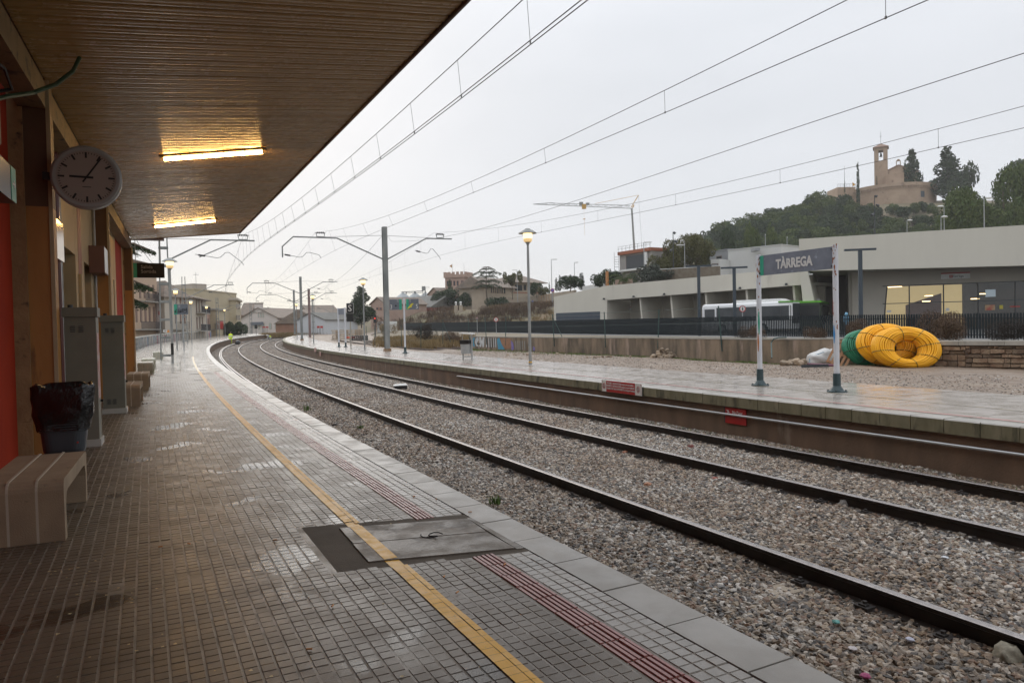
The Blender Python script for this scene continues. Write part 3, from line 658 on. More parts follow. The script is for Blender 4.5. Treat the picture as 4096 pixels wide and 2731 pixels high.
# hanging exit sign, wayfinding signs on the wall
m_sgrey = mat('sign grey', (.11, .125, .15), (.14, .155, .18), sc=6, rough=.4)
m_sdark = mat('unlit sign panel', (.010, .009, .009), rough=.5, spec=.25)
m_ltr = mat('sign lettering', (.62, .60, .56), rough=.5)
m_ltrd = mat('dull sign lettering', (.30, .27, .24), rough=.5)
es = thing('exit_sign', 'dark hanging sign reading Salida Sortida beyond the last pillar', 'sign', B(19.0, .46, 4.45), BROT)
MB().box(-.52, .52, -.04, .04, -.26, .26).build('panel', m_sdark, es)
MB().box(-.52, -.36, -.043, -.0405, -.255, .255).build('green_end', m_green, es)
text('Salida', .17, m_ltrd, es, (-.24, -.045, .12), align='LEFT'); text('Sortida', .17, m_ltrd, es, (-.24, -.045, -.04), align='LEFT')
text('<', .16, m_ltrd, es, (-.49, -.047, .02))
MB().cyl((-.4, 0, .26), (-.4, 0, 1.1), .012).cyl((.4, 0, .26), (.4, 0, 1.12), .012).build('hanger', m_galv, es)
# hangers need the canopy: short outrigger of the canopy end carries them
MB().box(-.02, 1.0, 18.53, 19.06, soff(18.5, .4)+.0, soff(18.5, .4)+.05).build('outrigger', m_fas, cp)
gs = thing('wall_sign', 'green ended wayfinding sign with white arrow on the left wall', 'sign', B(-2.47, .05, 3.485), BROT)
MB().box(-.42, -.002, -2.6, 0, -.148, .148).build('box', mat('dark wall sign', (.045, .05, .06), rough=.35), gs)
MB().box(-.001, .003, -.20, -.0, -.146, .146).build('green_end', m_green, gs)
ar = MB(); R9 = Matrix.Translation((.004, -.095, 0))
ar.box(0, .003, -.055, .04, -.009, .009, R9)
for s in (-1, 1): ar.box(0, .003, -.05, .012, -.009, .009, R9 @ Matrix.Translation((0, .042, 0)) @ Matrix.Rotation(s*math.radians(42), 4, 'X') )
ar.build('arrow', m_ltr, gs)
nbp = thing('wall_box', 'plain beige box on the wall above the green ended sign', 'box', B(-2.75, .0, 3.98), BROT)
MB().box(-.42, 0, -1.6, 0, -.2, .42).build('case', mat('beige box', (.26, .19, .145), rough=.5), nbp); MB().box(-.40, .004, -.02, .004, -.19, .41).build('edge', m_cream, nbp)
ms = thing('steel_plate_sign', 'small polished plate sign reflecting lamp light on the cream wall', 'sign', B(2.15, -.14, 3.5), BROT)
MB().box(-.16, 0, -1.0, 0, -.27, .27).build('plate', mat('polished plate', (.36, .25, .14), rough=.16, metal=.9), ms)
ms = thing('blue_white_sign', 'pale blue and white sign box in front of the second pillar', 'sign', B(8.1, -.02, 3.75), BROT)
MB().box(-.28, 0, -.85, 0, -.28, .28).build('case', mat('brown case', (.14, .07, .06), rough=.5), ms); MB().box(.001, .004, -.83, -.01, -.26, .26).build('face', mat('pale sign face', (.38, .42, .45), (.60, .60, .58), sc=5, rough=.3), ms)
ms = thing('wall_switch_box', 'narrow cream strip light on the brown red wall trim', 'lamp', B(5.3, -.295, 3.0), BROT)
MB().box(0, .05, 0, .35, -.3, .3).build('case', m_cream, ms)

# concrete benches
m_bench = mat('bench concrete', (.34, .25, .16), (.26, .185, .12), sc=3, rough=.7, bump=.35, bsc=120, c3=(.17, .12, .075), sc3=9, a3=.2)
m_benchg = mat('mossy bench concrete', (.40, .38, .31), (.33, .32, .25), sc=3, stretch=(1, 1, .5), rough=.5, bump=.3, bsc=90, c3=(.15, .16, .05), sc3=6, a3=.5)
def arch(L, H, t=.10, r=.07):
    out = [(0.015, 0)]; out += [(0.0+r-r*math.cos(a), H-r+r*math.sin(a)) for a in (0, .4, .8, 1.2, 1.57)]
    out += [(L-r+r*math.sin(a), H-r+r*math.cos(a)) for a in (0, .4, .8, 1.2, 1.57)]; out += [(L-.015, 0), (L-.015-t, 0)]
    ri = .10
    out += [(L-t-ri+ri*math.cos(a), H-t-ri+ri*math.sin(a)) for a in (0, .5, 1.05, 1.57)]
    out += [(t+ri-ri*math.sin(a), H-t-ri+ri*math.cos(a)) for a in (0, .5, 1.05, 1.57)]; out += [(.015+t, 0)]
    return out
def bench_seg(x0, x1, dz=0):
    pr = arch(1.4, .42+dz); m = MB(); n = len(pr)
    m.sweep([[(x, y, z) for y, z in pr] for x in (x0, x1)], caps=False)
    # caps as quads between outer and inner outline
    k = n//2
    for off, flip in ((0, 0), (n, 1)):
        for i in range(k-1):
            a, b_, c_, d_ = i, i+1, n-2-i, n-1-i
            f_ = (a+off, b_+off, c_+off, d_+off); m.f.append(f_ if flip else f_[::-1]); m.m.append(0)
    return m
seg_me = [bench_seg(-.5+i*.1667+.008, -.5+(i+1)*.1667-.008).mesh('seat_segment', m_bench) for i in range(3)]
rib_me = [bench_seg(-.5+i*.1667-.008, -.5+i*.1667+.008, .007).mesh('rib', mat('pale bench rib', (.46, .39, .30), rough=.6)) for i in (1, 2)]
segg = [m.copy() for m in seg_me]
for m in segg: m.materials[0] = m_benchg
ribg = [m.copy() for m in rib_me]
def bench(label, u, v, green=False):
    t = thing('concrete_bench', label, 'bench', B(u, v, HN), BROT, 'concrete benches along the near platform')
    for m in (segg if green else seg_me): obj('seat_segment', m, t)
    for m in rib_me: obj('rib', m, t)
    return t
bench('nearest concrete bench beside the black bin, cut by the left edge', -4.31, .57)
bench('low concrete bench just past the second grey cabinet', 5.85, .63)
bench('concrete bench between the grey cabinets and the last pillar', 10.28, .64)
bench('pale mossy bench just beyond the last tan pillar', 18.35, .53, True)
bench('pale mossy bench second beyond the last pillar', 22.4, .50, True)
bench('green mossy concrete block bench at the foot of the lattice mast', 35.0, .60, True)

# grey electrical cabinets
m_cabi = mat('grey cabinet paint', (.19, .18, .145), (.22, .21, .17), sc=2, rough=.5, spec=.3)
m_cabl = mat('pale cabinet plinth', (.48, .46, .42), rough=.6)
def cabinet(label, u, v, h):
    t = thing('electrical_cabinet', label, 'cabinet', B(u, v, HN), BROT, 'tall grey cabinets against the station wall')
    MB().box(-.385, 0, 0, .42, 0, .09).build('plinth', m_cabl, t)
    b_ = MB().box(-.365, -.02, .02, .38, .09, h-.12).build('body', m_cabi, t)
    MB().box(-.385, 0, 0, .40, h-.118, h).build('lid', m_cabi, t); MB().cyl((-.30, .1, h), (-.30, .1, h+.035), .03).build('cap', m_black, t)
    vt = MB()
    for x in (-.30, -.21):
        for k in range(4): vt.box(x, x+.055, .012, .0199, h-.24-k*.022, h-.232-k*.022)
        for k in range(5): vt.box(x, x+.055, .012, .0199, .17+k*.02, .178+k*.02)
    vt.build('vent_louvres', m_dark, t)
    MB().box(-.019, -.016, .05, .34, .6, h-.32).build('door_sticker', mat('worn sticker', (.5, .47, .44), (.42, .10, .08), sc=7, rough=.5), t)
    MB().cyl((-.02, .33, .55), (.012, .33, .55), .018).build('lock', m_black, t)
cabinet('nearer tall grey cabinet behind the black bin', .42, .395, 1.75)
cabinet('farther tall grey cabinet beside the second pillar', 4.66, .45, 1.75)

# bin with black bag
bn = thing('litter_bin', 'grey litter bin lined with a crumpled black bag beside the first bench', 'bin', B(-2.0, .30, HN), BROT)
MB().cyl((-.02, .16, 0), (-.02, .16, .85), .028).box(-.12, .10, .08, .24, 0, .012).build('post', m_galv_d, bn)
def rrect(wx, wy, r, n=6):
    o = []
    for cx, cy, a0 in ((wx-r, wy-r, 0), (-wx+r, wy-r, 90), (-wx+r, -wy+r, 180), (wx-r, -wy+r, 270)):
        for i in range(n+1): a = math.radians(a0+90*i/n); o.append((cx+r*math.cos(a), cy+r*math.sin(a)))
    return o
bd = MB(); prof = [(.30, .165, .13), (.33, .172, .14), (.60, .20, .15), (.78, .215, .16), (.86, .218, .165)]
bd.sweep([[(x, y-.02, z) for x, y in rrect(wx, wy, .09)] for z, wx, wy in prof]).build('body', mat('bin grey plastic', (.055, .062, .072), (.045, .05, .06), sc=4, rough=.38), bn)
rb = MB()
for k in range(9): z = .50+k*.022; rb.sweep([[(x*1.012, (y)*1.012-.02, zz) for x, y in rrect(.165+.035*(z-.3)/.56+.018, .13+.035*(z-.3)/.56+.012, .09)] for zz in (z, z+.009)])
rb.build('ribs', m_dark, bn)
bag = MB(); rings = []
for k, (z, e) in enumerate(((.52, .010), (.58, .013), (.66, .02), (.74, .024), (.82, .028), (.90, .030), (.935, .026), (.94, .010), (.93, -.01), (.86, -.03), (.70, -.05))):
    ring = []
    for j, (x, y) in enumerate(rrect(.200+e+(.02 if z > .6 else 0), .150+e+(.015 if z > .6 else 0), .10, 9)):
        f_ = 1+.05*math.sin(j*1.3+k*.9)*math.sin(k*.6+j*.35)+.03*math.sin(j*2.9-k*.4)+random.uniform(-.008, .008); ring.append((x*f_, y*f_-.02, z+.012*math.sin(j*.8)+random.uniform(-.008, .008)))
    rings.append(ring)
bag.sweep(rings, caps=False).build('bag', mat('black bin bag', (.010, .010, .011), rough=.2, bump=.8, bsc=7, pdist=.05, spec=.7), bn, smooth=True)
MB().cyl((.12, -.155, .395), (.12, -.163, .395), .009).build('red_mark', m_redp, bn)

# ================================================================== lamp posts
m_pole = mat('lamp pole steel', (.20, .21, .205), (.30, .305, .295), sc=3, stretch=(1, 1, .5), rough=.5, metal=.2, c3=(.38, .37, .34), sc3=5, a3=.3)
m_hat = mat('lamp hat', (.22, .23, .22), (.28, .28, .26), sc=6, rough=.5)
m_bowl = mat('lamp bowl lower', (.75, .60, .35), rough=.35, emit=(1, .62, .22), es=.42)
def make_lamp(label, loc, H=4.96):
    t = thing('lamp_post', label, 'lamp post', loc, 0, 'lit lamp posts along the platforms')
    MB().lathe([(.07, -.05), (.07, .0), (.056, .03), (.054, 1.2), (.045, H-1.0), (.038, H-.62), (.065, H-.54), (.11, H-.50)], 14).build('pole', m_pole, t)
    MB().lathe([(.105, H-.498), (.15, H-.47), (.158, H-.38), (.158, H-.375)], 18).build('bowl', m_bowl, t)
    MB().lathe([(.15, H-.374), (.168, H-.17), (.168, H-.155)], 18).build('glowing_globe', m_lit, t)
    MB().lathe([(.335, H-.185), (.34, H-.175), (.20, H-.075), (.12, H-.045), (.09, H-.01), (.03, H)], 20).build('hat', m_hat, t)
    return t
lp = make_lamp('lit lamp post on the near platform beside the lattice mast, black banded', (-15.95, 34.27, HN+zoff(37.8)))
MB().lathe([(.064, .42), (.064, .95)], 14).build('black_band', m_black, lp)
def gz(x, y, z): return (x, y, z+zoff(math.hypot(x, y)))
for x, y, z, lab in ((-26.88, 58.6, HN, 'lit lamp post behind the graffitied grey sign on the near platform'), (-36.2, 82.6, HN, 'third lit lamp post of the near platform'),
                     (-44.2, 106, HN, 'fourth lit lamp post of the near platform, before the bush'), (-52.0, 132.5, HN, 'farthest lit lamp post of the near platform, by the dark bush'),
                     (-10.15, 50.27, HF, 'lit lamp post before the pine on the island platform, behind the S sign'), (-19.9, 73.3, HF, 'lit lamp post beside the thick brown mast on the island platform'),
                     (-29.1, 99, HF, 'small lit lamp post left of the far island mast'), (-35.6, 124, HF, 'farthest lit lamp post of the island platform')):
    dup(lp, gz(x, y, z), random.uniform(0, 3), lab)
l1 = dup(lp, (.65, 26.62, HF), 0, 'large lit lamp post on the island platform against the grey wall')
MB().lathe([(.064, .08), (.064, .12)], 14).build('yellow_base_ring', m_yel, l1)
for o in list(l1.children):
    if o.name.startswith('black_band'): bpy.data.objects.remove(o)
for r in [o for o in scn.objects if o.name.startswith('lamp_post.')]:
    if r.name.startswith('lamp_post.'):
        for o in list(r.children):
            if o.name.startswith('black_band'): bpy.data.objects.remove(o)

# ================================================================== overhead line
m_wire = mat('copper contact wire', (.055, .05, .05), rough=.5)
m_ins = mat('insulator', (.03, .028, .03), rough=.3)
def hmast(label, loc, head, H, arms, mt=m_galv_d, w_=.30, kind='beam', grp='overhead line masts'):
    """local x across the track to the right, y along the track"""
    t = thing('catenary_mast', label, 'mast', loc, head, grp)
    if kind == 'beam':
        m = MB()
        h2 = w_/2
        m.box(-h2, h2, -h2, -h2+.03, -.05, H); m.box(-h2, h2, h2-.03, h2, -.05, H); m.box(-.02, .02, -h2+.031, h2-.031, -.05, H)
        m.build('post', mt, t); MB().box(-h2-.06, h2+.06, -h2-.06, h2+.06, -.1, .16).build('footing', mat('rusty footing', (.20, .11, .05), (.28, .20, .13), sc=6, rough=.7), t)
    else:
        b0, b1 = .27, .16
        for sx in (-1, 1):
            for sy in (-1, 1):
                MB().hexa([(sx*b0-.03, sy*b0*.6-.03, -.05), (sx*b0+.03, sy*b0*.6-.03, -.05), (sx*b0+.03, sy*b0*.6+.03, -.05), (sx*b0-.03, sy*b0*.6+.03, -.05)],
                          [(sx*b1-.03, sy*b1*.6-.03, H), (sx*b1+.03, sy*b1*.6-.03, H), (sx*b1+.03, sy*b1*.6+.03, H), (sx*b1-.03, sy*b1*.6+.03, H)]).build('leg', mt, t)
        k = 0; z = .25
        while z < H-.1:
            f_ = b0+(b1-b0)*z/H
            for sy in (-1, 1): MB().box(-f_, f_, sy*f_*.6-.012+.042*sy, sy*f_*.6+.012+.042*sy, z-.06, z+.06).build('batten', mt, t)
            MB().box(f_+.031, f_+.045, -f_*.6, f_*.6, z-.04, z+.04).box(-f_-.045, -f_-.031, -f_*.6, f_*.6, z-.04, z+.04).build('batten', mt, t)
            z += .95
    for a in arms:
        sg, reach, bend, za, zt, cont = a[:6]
        off = .16 if kind == 'beam' else .2
        pts = [(sg*off, 0, za), (sg*bend, 0, zt), (sg*reach, 0, zt+.01)]
        if len(a) > 6: pts += [(sg*(reach+.65), 0, zt-.6), (sg*(reach+.65), 0, zt-1.25)]
        am = MB().tube(pts, .045, 6).build('bracket_arm', m_galv_d, t)
        MB().tube([(sg*off, 0, H-.55 if kind == 'beam' else zt-.0), (sg*reach*.75, 0, zt+.03)], .012, 5).build('stay_wire', m_wire, t)
        xc = sg*cont
        f2 = MB(); f2.tube([(xc-.26, 0, zt+.3), (xc-.22, 0, zt+.06), (xc+.22, 0, zt+.06), (xc+.26, 0, zt+.3)], .03, 6).build('saddle', m_galv_d, am)
        i2 = MB()
        for q_ in (-.17, -.06, .06, .17): i2.cyl((xc+q_-.035, 0, zt+.30), (xc+q_+.035, 0, zt+.30), .055, seg=8)
        i2.cyl((xc-.3, 0, zt+.3), (xc+.3, 0, zt+.3), .02, seg=6).build('insulator', m_ins, am)
        zc = a[7] if len(a) > 7 else zt-1.35
        if len(a) > 6: xs = sg*(reach+.65); zs = zt-1.05
        else: xs = sg*min(bend+.1, .9*reach) - sg*.9; zs = zc+.55; MB().tube([(xc-sg*.25, 0, zt), (xs+sg*.2, 0, zs-.15)], .03, 6).build('strut', m_galv_d, am) if kind != 'beam' else None
        d = (xc-xs)
        MB().tube([(xs, 0, zs), (xs+d*.45, 0, zs-.18), (xs+d*.52, 0, zs-.13), (xs+d*.62, 0, zs+.12), (xs+d*.7, 0, zs+.13), (xs+d*.95, 0, zc+.18), (xc, 0, zc)], .018, 6).build('steady_arm', m_galv_d, am)
        MB().cyl((xs+d*.06, 0, zs-.03), (xs+d*.2, 0, zs-.08), .05, seg=8).build('insulator', m_ins, am)
    return t
def mloc(s, n, z): p = W(s, n, z); return p
def cz(s, z0): return z0+.85*smooth((s-6)/38.0)
head = lambda s: -th(s)
Z0 = HF
hmast('tall steel mast on the island platform carrying arms over both sides, nearest', W(43.9, 10.22, HF), head(44), 7.9, [(-1, 5.62, 3.0, 5.86, 7.1, 4.0, True, 5.86), (1, 4.5, 2.76, 5.86, 7.25, 3.7)])
hmast('second steel mast on the island platform in line behind the nearest', D(1208, 1359, 91).xy.to_3d()+Vector((0, 0, HF+zoff(95))), head(93), 7.9, [(-1, 5.62, 3.0, 5.86, 7.1, 4.0, True, 5.86), (1, 4.5, 2.76, 5.86, 7.25, 3.7)])
hmast('third and smallest steel mast at the far end of the island platform', D(1180, 1348, 127).xy.to_3d()+Vector((0, 0, HF+zoff(134))), head(125), 7.9, [(-1, 5.62, 3.0, 5.86, 7.1, 4.0, True, 5.86), (1, 4.5, 2.76, 5.86, 7.25, 3.7)])
hmast('thick brown mast rising behind the white shed', D(1237.6, 1262, 112).xy.to_3d()+Vector((0, 0, zoff(112))), head(110), 8.2, [(1, 4.2, 2.5, 6.2, 7.5, 3.4)], mt=mat('brown mast', (.17, .11, .10), (.22, .16, .15), sc=2, rough=.7), w_=.36)
hmast('grey lattice mast on the near platform beyond the canopy, nearest', W(41.0, -2.45, HN), head(41), 8.6, [(1, 4.6, 2.35, 5.3, 6.45, 4.0)], kind='lat')
hmast('second lattice mast on the near platform behind the graffitied sign', W(93, -3.7, HN), head(93), 7.9, [(1, 5.6, 3.4, 5.3, 6.9, 5.2)], kind='lat')
for px, Y, lab in ((872, 133, 'lattice mast in front of the beige blank wall'), (1005, 172, 'lattice mast in front of the white gabled house'), (1255, 128, 'slender lattice mast before the white shed'), (1336, 205, 'small far lattice mast before the brown roofs')):
    p = D(px, 1340, Y); hmast(lab, (p.x, p.y, zoff(Y)+.0), head(120), 7.9, [(1, 4.6, 2.35, 5.3, 6.45, 4.0)] if Y in (133, 172) else [(-1, 4.4, 2.6, 5.3, 6.8, 4.0)], kind='lat')
# contact and messenger wires with their droppers
def zmes(s, zl, zh, sup):
    for a, b_ in zip(sup, sup[1:]):
        if a <= s <= b_:
            L = (b_-a)/2; c = (a+b_)/2; k = (L/33.0)**2
            return zh-(zh-zl)*min(k, 1)*(1-((s-c)/L)**2)
    return zl
def catenary(label, nf, zc0, zlo, zhi, sup, drops, s1, double=False, par=1):
    t = thing('overhead_wire', label, 'overhead wire', W(0, nf(0), zc0), 0, 'overhead wires of the tracks'); inv = Vector(t.location)
    SS = [-24+i*2 for i in range(int((s1+24)/2)+1)]
    for off in ((-.03, .03) if double else (0,)):
        MB().tube([W(s, nf(s)+off, cz(s, zc0))-inv for s in SS], .0065, 5).build('contact_wire', m_wire, t)
    MB().tube([W(s, nf(s)*.5+nf(0)*.5, zmes(s, zlo, zhi, sup))-inv for s in SS], .0065, 5).build('messenger_wire', m_wire, t)
    for s in drops:
        zt = zmes(s, zlo, zhi, sup); zb = cz(s, zc0)
        if zt-zb < .06: continue
        a, b_ = W(s, nf(s), zb)-inv, W(s, nf(s)*.5+nf(0)*.5, zt)-inv
        MB().cyl(a, b_, .004, seg=4, caps=False).box(-.008, .008, -.014, .014, -.012, .022, Matrix.Translation(a)).build('dropper', m_wire, t)
catenary('double overhead wires above the nearer track, steepest in the sky', lambda s: 1.55+.2*math.sin(s/16), 5.44, 5.90, 7.6, [-24, 41, 93, 133, 172], [i*2.15-3.0 for i in range(22)]+[46+i*4 for i in range(30)], 170, True)
catenary('overhead wires above the farther track crossing mid sky', lambda s: 5.62+.6*smooth((s-5)/39)-.8*smooth((s-60)/40), 5.78, 6.16, 8.2, [-24, 43.9, 94, 130, 170], [-.5, 4, 8.25, 12.65, 17.1, 21.4, 26, 30.5, 35, 39]+[47+i*4 for i in range(28)], 170)
catenary('overhead wires beyond the island platform, lowest in the right sky', lambda s: 13.5-.0*s, 5.95, 6.38, 8.4, [-26, 43.9, 94, 130, 170], [-1, 4, 8.6, 13.3, 18, 23, 28, 33, 38]+[47+i*4.3 for i in range(28)], 165)
fw = [W(s, 8.0+2.2*smooth((s-4)/40), 5.62+.1*0+ (1.95+.2)*((max(s, 9)-9)/35)**2) for s in [-20+i*2 for i in range(33)]]
fw[-1] = W(43.9, 10.22, HF+7.55)
tag(MB().tube(fw, .0065, 5).build('feeder_cable', m_wire), 'single feeder cable rising to the top of the nearest island mast', 'cable')
tag(MB().tube([W(s, 10.22, HF+7.5-2.0*(1-((s-69)/25)**2)) for s in range(44, 95, 3)], .009, 5).build('feeder_cable', m_wire), 'sagging feeder cable between the first and second island masts', 'cable')
tag(MB().tube([W(26+i*1.5, -3.3+.085*i, HN+5.3-1.3*(1-((i-5)/5)**2)*.25-.06*i) for i in range(11)], .010, 5).build('service_cable', m_wire), 'thin cable sagging from the last pillar to the lattice mast', 'cable')
# ================================================================== signs on the island platform
m_post = mat('white sign post', (.52, .53, .56), (.58, .59, .61), sc=3, rough=.45, c3=(.34, .14, .05), sc3=5.5, a3=.12)
m_foot = mat('dark post foot', (.025, .05, .055), rough=.45)
m_panel = mat('scratched grey sign', (.13, .145, .18), (.17, .185, .22), sc=4, rough=.4, c3=(.30, .33, .38), sc3=5.5, a3=.32)
def npost(t, x, H, y=0, r=.053, rust=True):
    MB().cyl((x, y, .3), (x, y, H), r, seg=14).build('post', m_post, t)
    MB().lathe([(.19, 0), (.19, .02), (.13, .03), (.085, .10), (.075, .12), (.072, .36)], 14, Matrix.Translation((x, y, 0))).build('post_foot', m_foot, t)
    bl = MB()
    for k in range(4): a = k*math.pi/2+.6; bl.cyl((x+.16*math.cos(a), y+.16*math.sin(a), .02), (x+.16*math.cos(a), y+.16*math.sin(a), .045), .014, seg=6)
    bl.build('bolts', m_dark, t)
TL, TR = W(10.12, 9.56, HF), W(8.08, 9.56, HF)
ax = (TR-TL); rz = math.atan2(ax.y, ax.x); Ls = ax.length
ts = thing('station_name_sign', 'large grey station name board reading TÀRREGA on two rusty white posts', 'station sign', TL, rz)
npost(ts, 0, 2.86); npost(ts, Ls, 2.86)
MB().box(.07, Ls-.05, -.02, .02, 2.40, 2.83).build('panel', m_panel, ts)
MB().box(.072, .17, -.024, -.0205, 2.402, 2.828).build('green_end', m_green, ts)
text('TÀRREGA', .27, mat('worn white lettering', (.62, .60, .57), (.52, .50, .48), sc=9, rough=.5), ts, (1.0, -.025, 2.595), sx=.80, off=.010)
rsp = MB(); r_ = random.Random(4)
for xp in (0, Ls):
    for k in range(26):
        a = r_.uniform(-2.6, -.4) if xp else r_.uniform(-2.8, -.3); z = r_.choice([r_.uniform(2.2, 2.85), r_.uniform(1.2, 2.8)]); s_ = r_.uniform(.008, .022); h_ = s_*r_.uniform(1, 4)
        p0 = []
        for q in range(9): an = q*2*math.pi/9; kk = r_.uniform(.55, 1.15); p0.append((a+s_*.75/.053*math.cos(an)*kk, z+h_*.8*math.sin(an)*kk))
        rsp.add([(xp+.0545*math.cos(b), .0545*math.sin(b), zz_) for b, zz_ in p0], [tuple(range(9))])
rsp.build('rust_spots', mat('rust', (.28, .09, .02), (.20, .06, .02), sc=40, rough=.8), ts)
def smear(name, xp, z0, z1, a0, a1, m): MB().add([(xp+.0552*math.cos(a), .0552*math.sin(a), z) for z in (z0, (z0+z1)/2, z1) for a in ((a0, (a0+a1)/2, a1) if z == (z0+z1)/2 else ((a0+a1)/2-.15, (a0+a1)/2, (a0+a1)/2+.15))], [(0, 1, 4, 3), (1, 2, 5, 4), (3, 4, 7, 6), (4, 5, 8, 7)]).build(name, m, ts)
smear('green_paint_mark', 0, 1.12, 1.62, -1.3, -.5, m_green); smear('orange_paint_mark', 0, .75, 1.15, -1.8, -.9, mat('orange smear', (.42, .16, .05), rough=.5))
smear('blue_paint_mark', Ls, .95, 1.3, -2.2, -1.2, mat('blue smear', (.03, .22, .5), rough=.5)); smear('red_paint_mark', Ls, 1.5, 1.8, -2.7, -1.9, m_redp)
br = MB()
for x in (.06, Ls-.06):
    for z in (2.45, 2.78): br.box(x-.02, x+.02, -.032, .032, z-.015, z+.015)
br.build('clamps', m_dark, ts)
# platform 3 / 5 sign
v = W(38.7, 9.96, HF)
t = thing('platform_number_sign', 'two grey panels numbered 3 and 5 on one white post', 'sign', v, math.radians(-2))
npost(t, 0, 3.14)
for x0, x1, gx0, gx1, num, xt in ((-.84, -.13, -.27, -.13, '3', -.74), (.13, .84, .13, .27, '5', .74)):
    p = MB().box(x0, x1, -.025, .025, 2.50, 3.10).build('panel', m_sgrey, t)
    MB().box(gx0, gx1, -.029, -.0255, 2.502, 3.098).build('green_band', m_green, p)
    text(num, .36, m_ltr, p, (xt-.0, -.029, 2.66), sx=.8); text('Via', .075, m_ltr, p, ((-.36 if x0 < 0 else .36), -.029, 3.05)); text('Via', .075, m_ltr, p, ((-.36 if x0 < 0 else .36), -.029, 2.96))
MB().prism([(-.54, 2.72), (-.47, 2.66), (-.41, 2.73), (-.47, 2.80)], -.03, -.0295, Matrix.Rotation(0, 4, 'X') @ Matrix(((1, 0, 0, 0), (0, 0, 1, 0), (0, 1, 0, 0), (0, 0, 0, 1)))).build('dark_sticker', m_black, t)
MB().prism([(.17, 2.53), (.26, 2.55), (.38, 2.64), (.42, 2.60), (.44, 2.70), (.56, 2.84), (.50, 2.86), (.40, 2.82), (.30, 2.70)], -.032, -.0305, Matrix(((1, 0, 0, 0), (0, 0, 1, 0), (0, 1, 0, 0), (0, 0, 0, 1)))).build('yellow_paint', mat('spray yellow', (.55, .48, .04), rough=.6), t)
for x in (-.1, .1): MB().box(min(x, 0), max(x, 0)+.0, -.012, .012, 2.9, 2.93).box(min(x*1.3, 0), max(x*1.3, 0), -.012, .012, 2.62, 2.65).build('clamp', m_galv, t)
# S board
t = thing('signal_board', 'black board with a white letter S on a thin post before the pine', 'sign', D(1404, 1394, 54).xy.to_3d()+Vector((0, 0, HF+zoff(55))), math.radians(4))
MB().cyl((0, 0, 0), (0, 0, 2.7), .045, seg=10).build('post', mat('beige post', (.30, .28, .24), rough=.6), t)
MB().box(-.24, .24, -.05, -.02, 2.62, 3.34).build('board', m_black, t); MB().box(-.26, .26, -.019, -.012, 2.60, 3.36).build('border', m_white, t)
text('S', .68, m_ltr, t, (0, -.053, 2.965), sx=.95)
MB().box(-.24, .24, -.06, .02, 2.0, 2.58).build('lower_box', m_black, t)
# second name sign, seen nearly edge on
a_, b_ = Vector((-14.13, 59.62, HF+zoff(61))), Vector((-13.35, 58.6, HF+zoff(60)))
t = thing('station_name_sign', 'distant name board seen almost edge on between two white posts', 'station sign', a_, math.atan2((b_-a_).y, (b_-a_).x)); L_ = (b_-a_).length
npost(t, 0, 3.15, r=.07); npost(t, L_, 3.17, r=.07); MB().box(.08, L_-.08, -.02, .02, 2.62, 3.12).build('panel', m_panel, t)
# roofed bin
t = thing('litter_bin', 'tall grey litter bin with a small white roof on the island platform', 'bin', (-1.95, 31.93, HF), math.radians(-20))
MB().cyl((.20, 0, 0), (.20, 0, 1.1), .035).cyl((-.22, 0, 0), (-.22, 0, .3), .03).cyl((-.22, 0, .14), (.2, 0, .14), .02).build('legs', m_galv, t)
MB().hexa([(-.24, -.16, .27), (.13, -.16, .27), (.13, .16, .27), (-.24, .16, .27)], [(-.27, -.18, .80), (.15, -.18, .80), (.15, .18, .80), (-.27, .18, .80)]).build('body', m_galv, t)
MB().box(-.29, .16, -.2, .2, .70, .87).build('bag', m_black, t)
MB().hexa([(-.30, -.2, 1.16), (.28, -.2, 1.10), (.28, .2, 1.10), (-.30, .2, 1.16)], [(-.30, -.2, 1.19), (.28, -.2, 1.17), (.28, .2, 1.17), (-.30, .2, 1.19)]).build('roof', m_white, t)
MB().cyl((-.24, 0, .87), (-.24, 0, 1.17), .015).build('roof_stay', m_galv, t)
# warning panels on the platform face, and the conduit
def facept(px, py, n=7.49):
    d = dirv(px, py); best = None
    for i in range(1, 1400):
        s = i*.05; p = W(s, n); e = abs(p.x*d.y-p.y*d.x)
        if best is None or e < best[0]: best = (e, s, p.y)
    return best[1], CZ+d.z/d.y*best[2]
s1_, z1_ = facept(2408, 1532, 7.40); s2_, z2_ = facept(2570, 1607, 7.40)
A_ = W(s1_, 7.385, 0); Bp = W(s2_, 7.385, 0); rz = math.atan2((Bp-A_).y, (Bp-A_).x); L_ = (Bp-A_).length
zc = facept(2408, 1512, 7.4)[1]; zb = facept(2570, 1612, 7.4)[1]
t = thing('warning_sign', 'wide red warning panel on the platform edge forbidding crossing the tracks', 'sign', (A_.x, A_.y, .56), rz)
Hs = .27
MB().box(0, L_, -.006, .004, 0, Hs).build('plate', m_ltr, t)
MB().box(L_*.125, L_*.845, -.010, -.0065, .002, Hs-.002).build('red_field', mat('sign red', (.36, .015, .012), rough=.4), t)
for k, tx in enumerate(('PROHIBIT CREUAR LES VIES excepte per pas habilitat', 'PROHIBIDO CRUZAR LAS VÍAS excepto por paso habilitado', 'CROSSING THE TRACK IS PROHIBITED use designated walkway')):
    text(tx, .062, m_ltr, t, (L_*.485, -.0125, Hs*(.78-.235*k)), sx=L_*.70/(len(tx)*.0295))
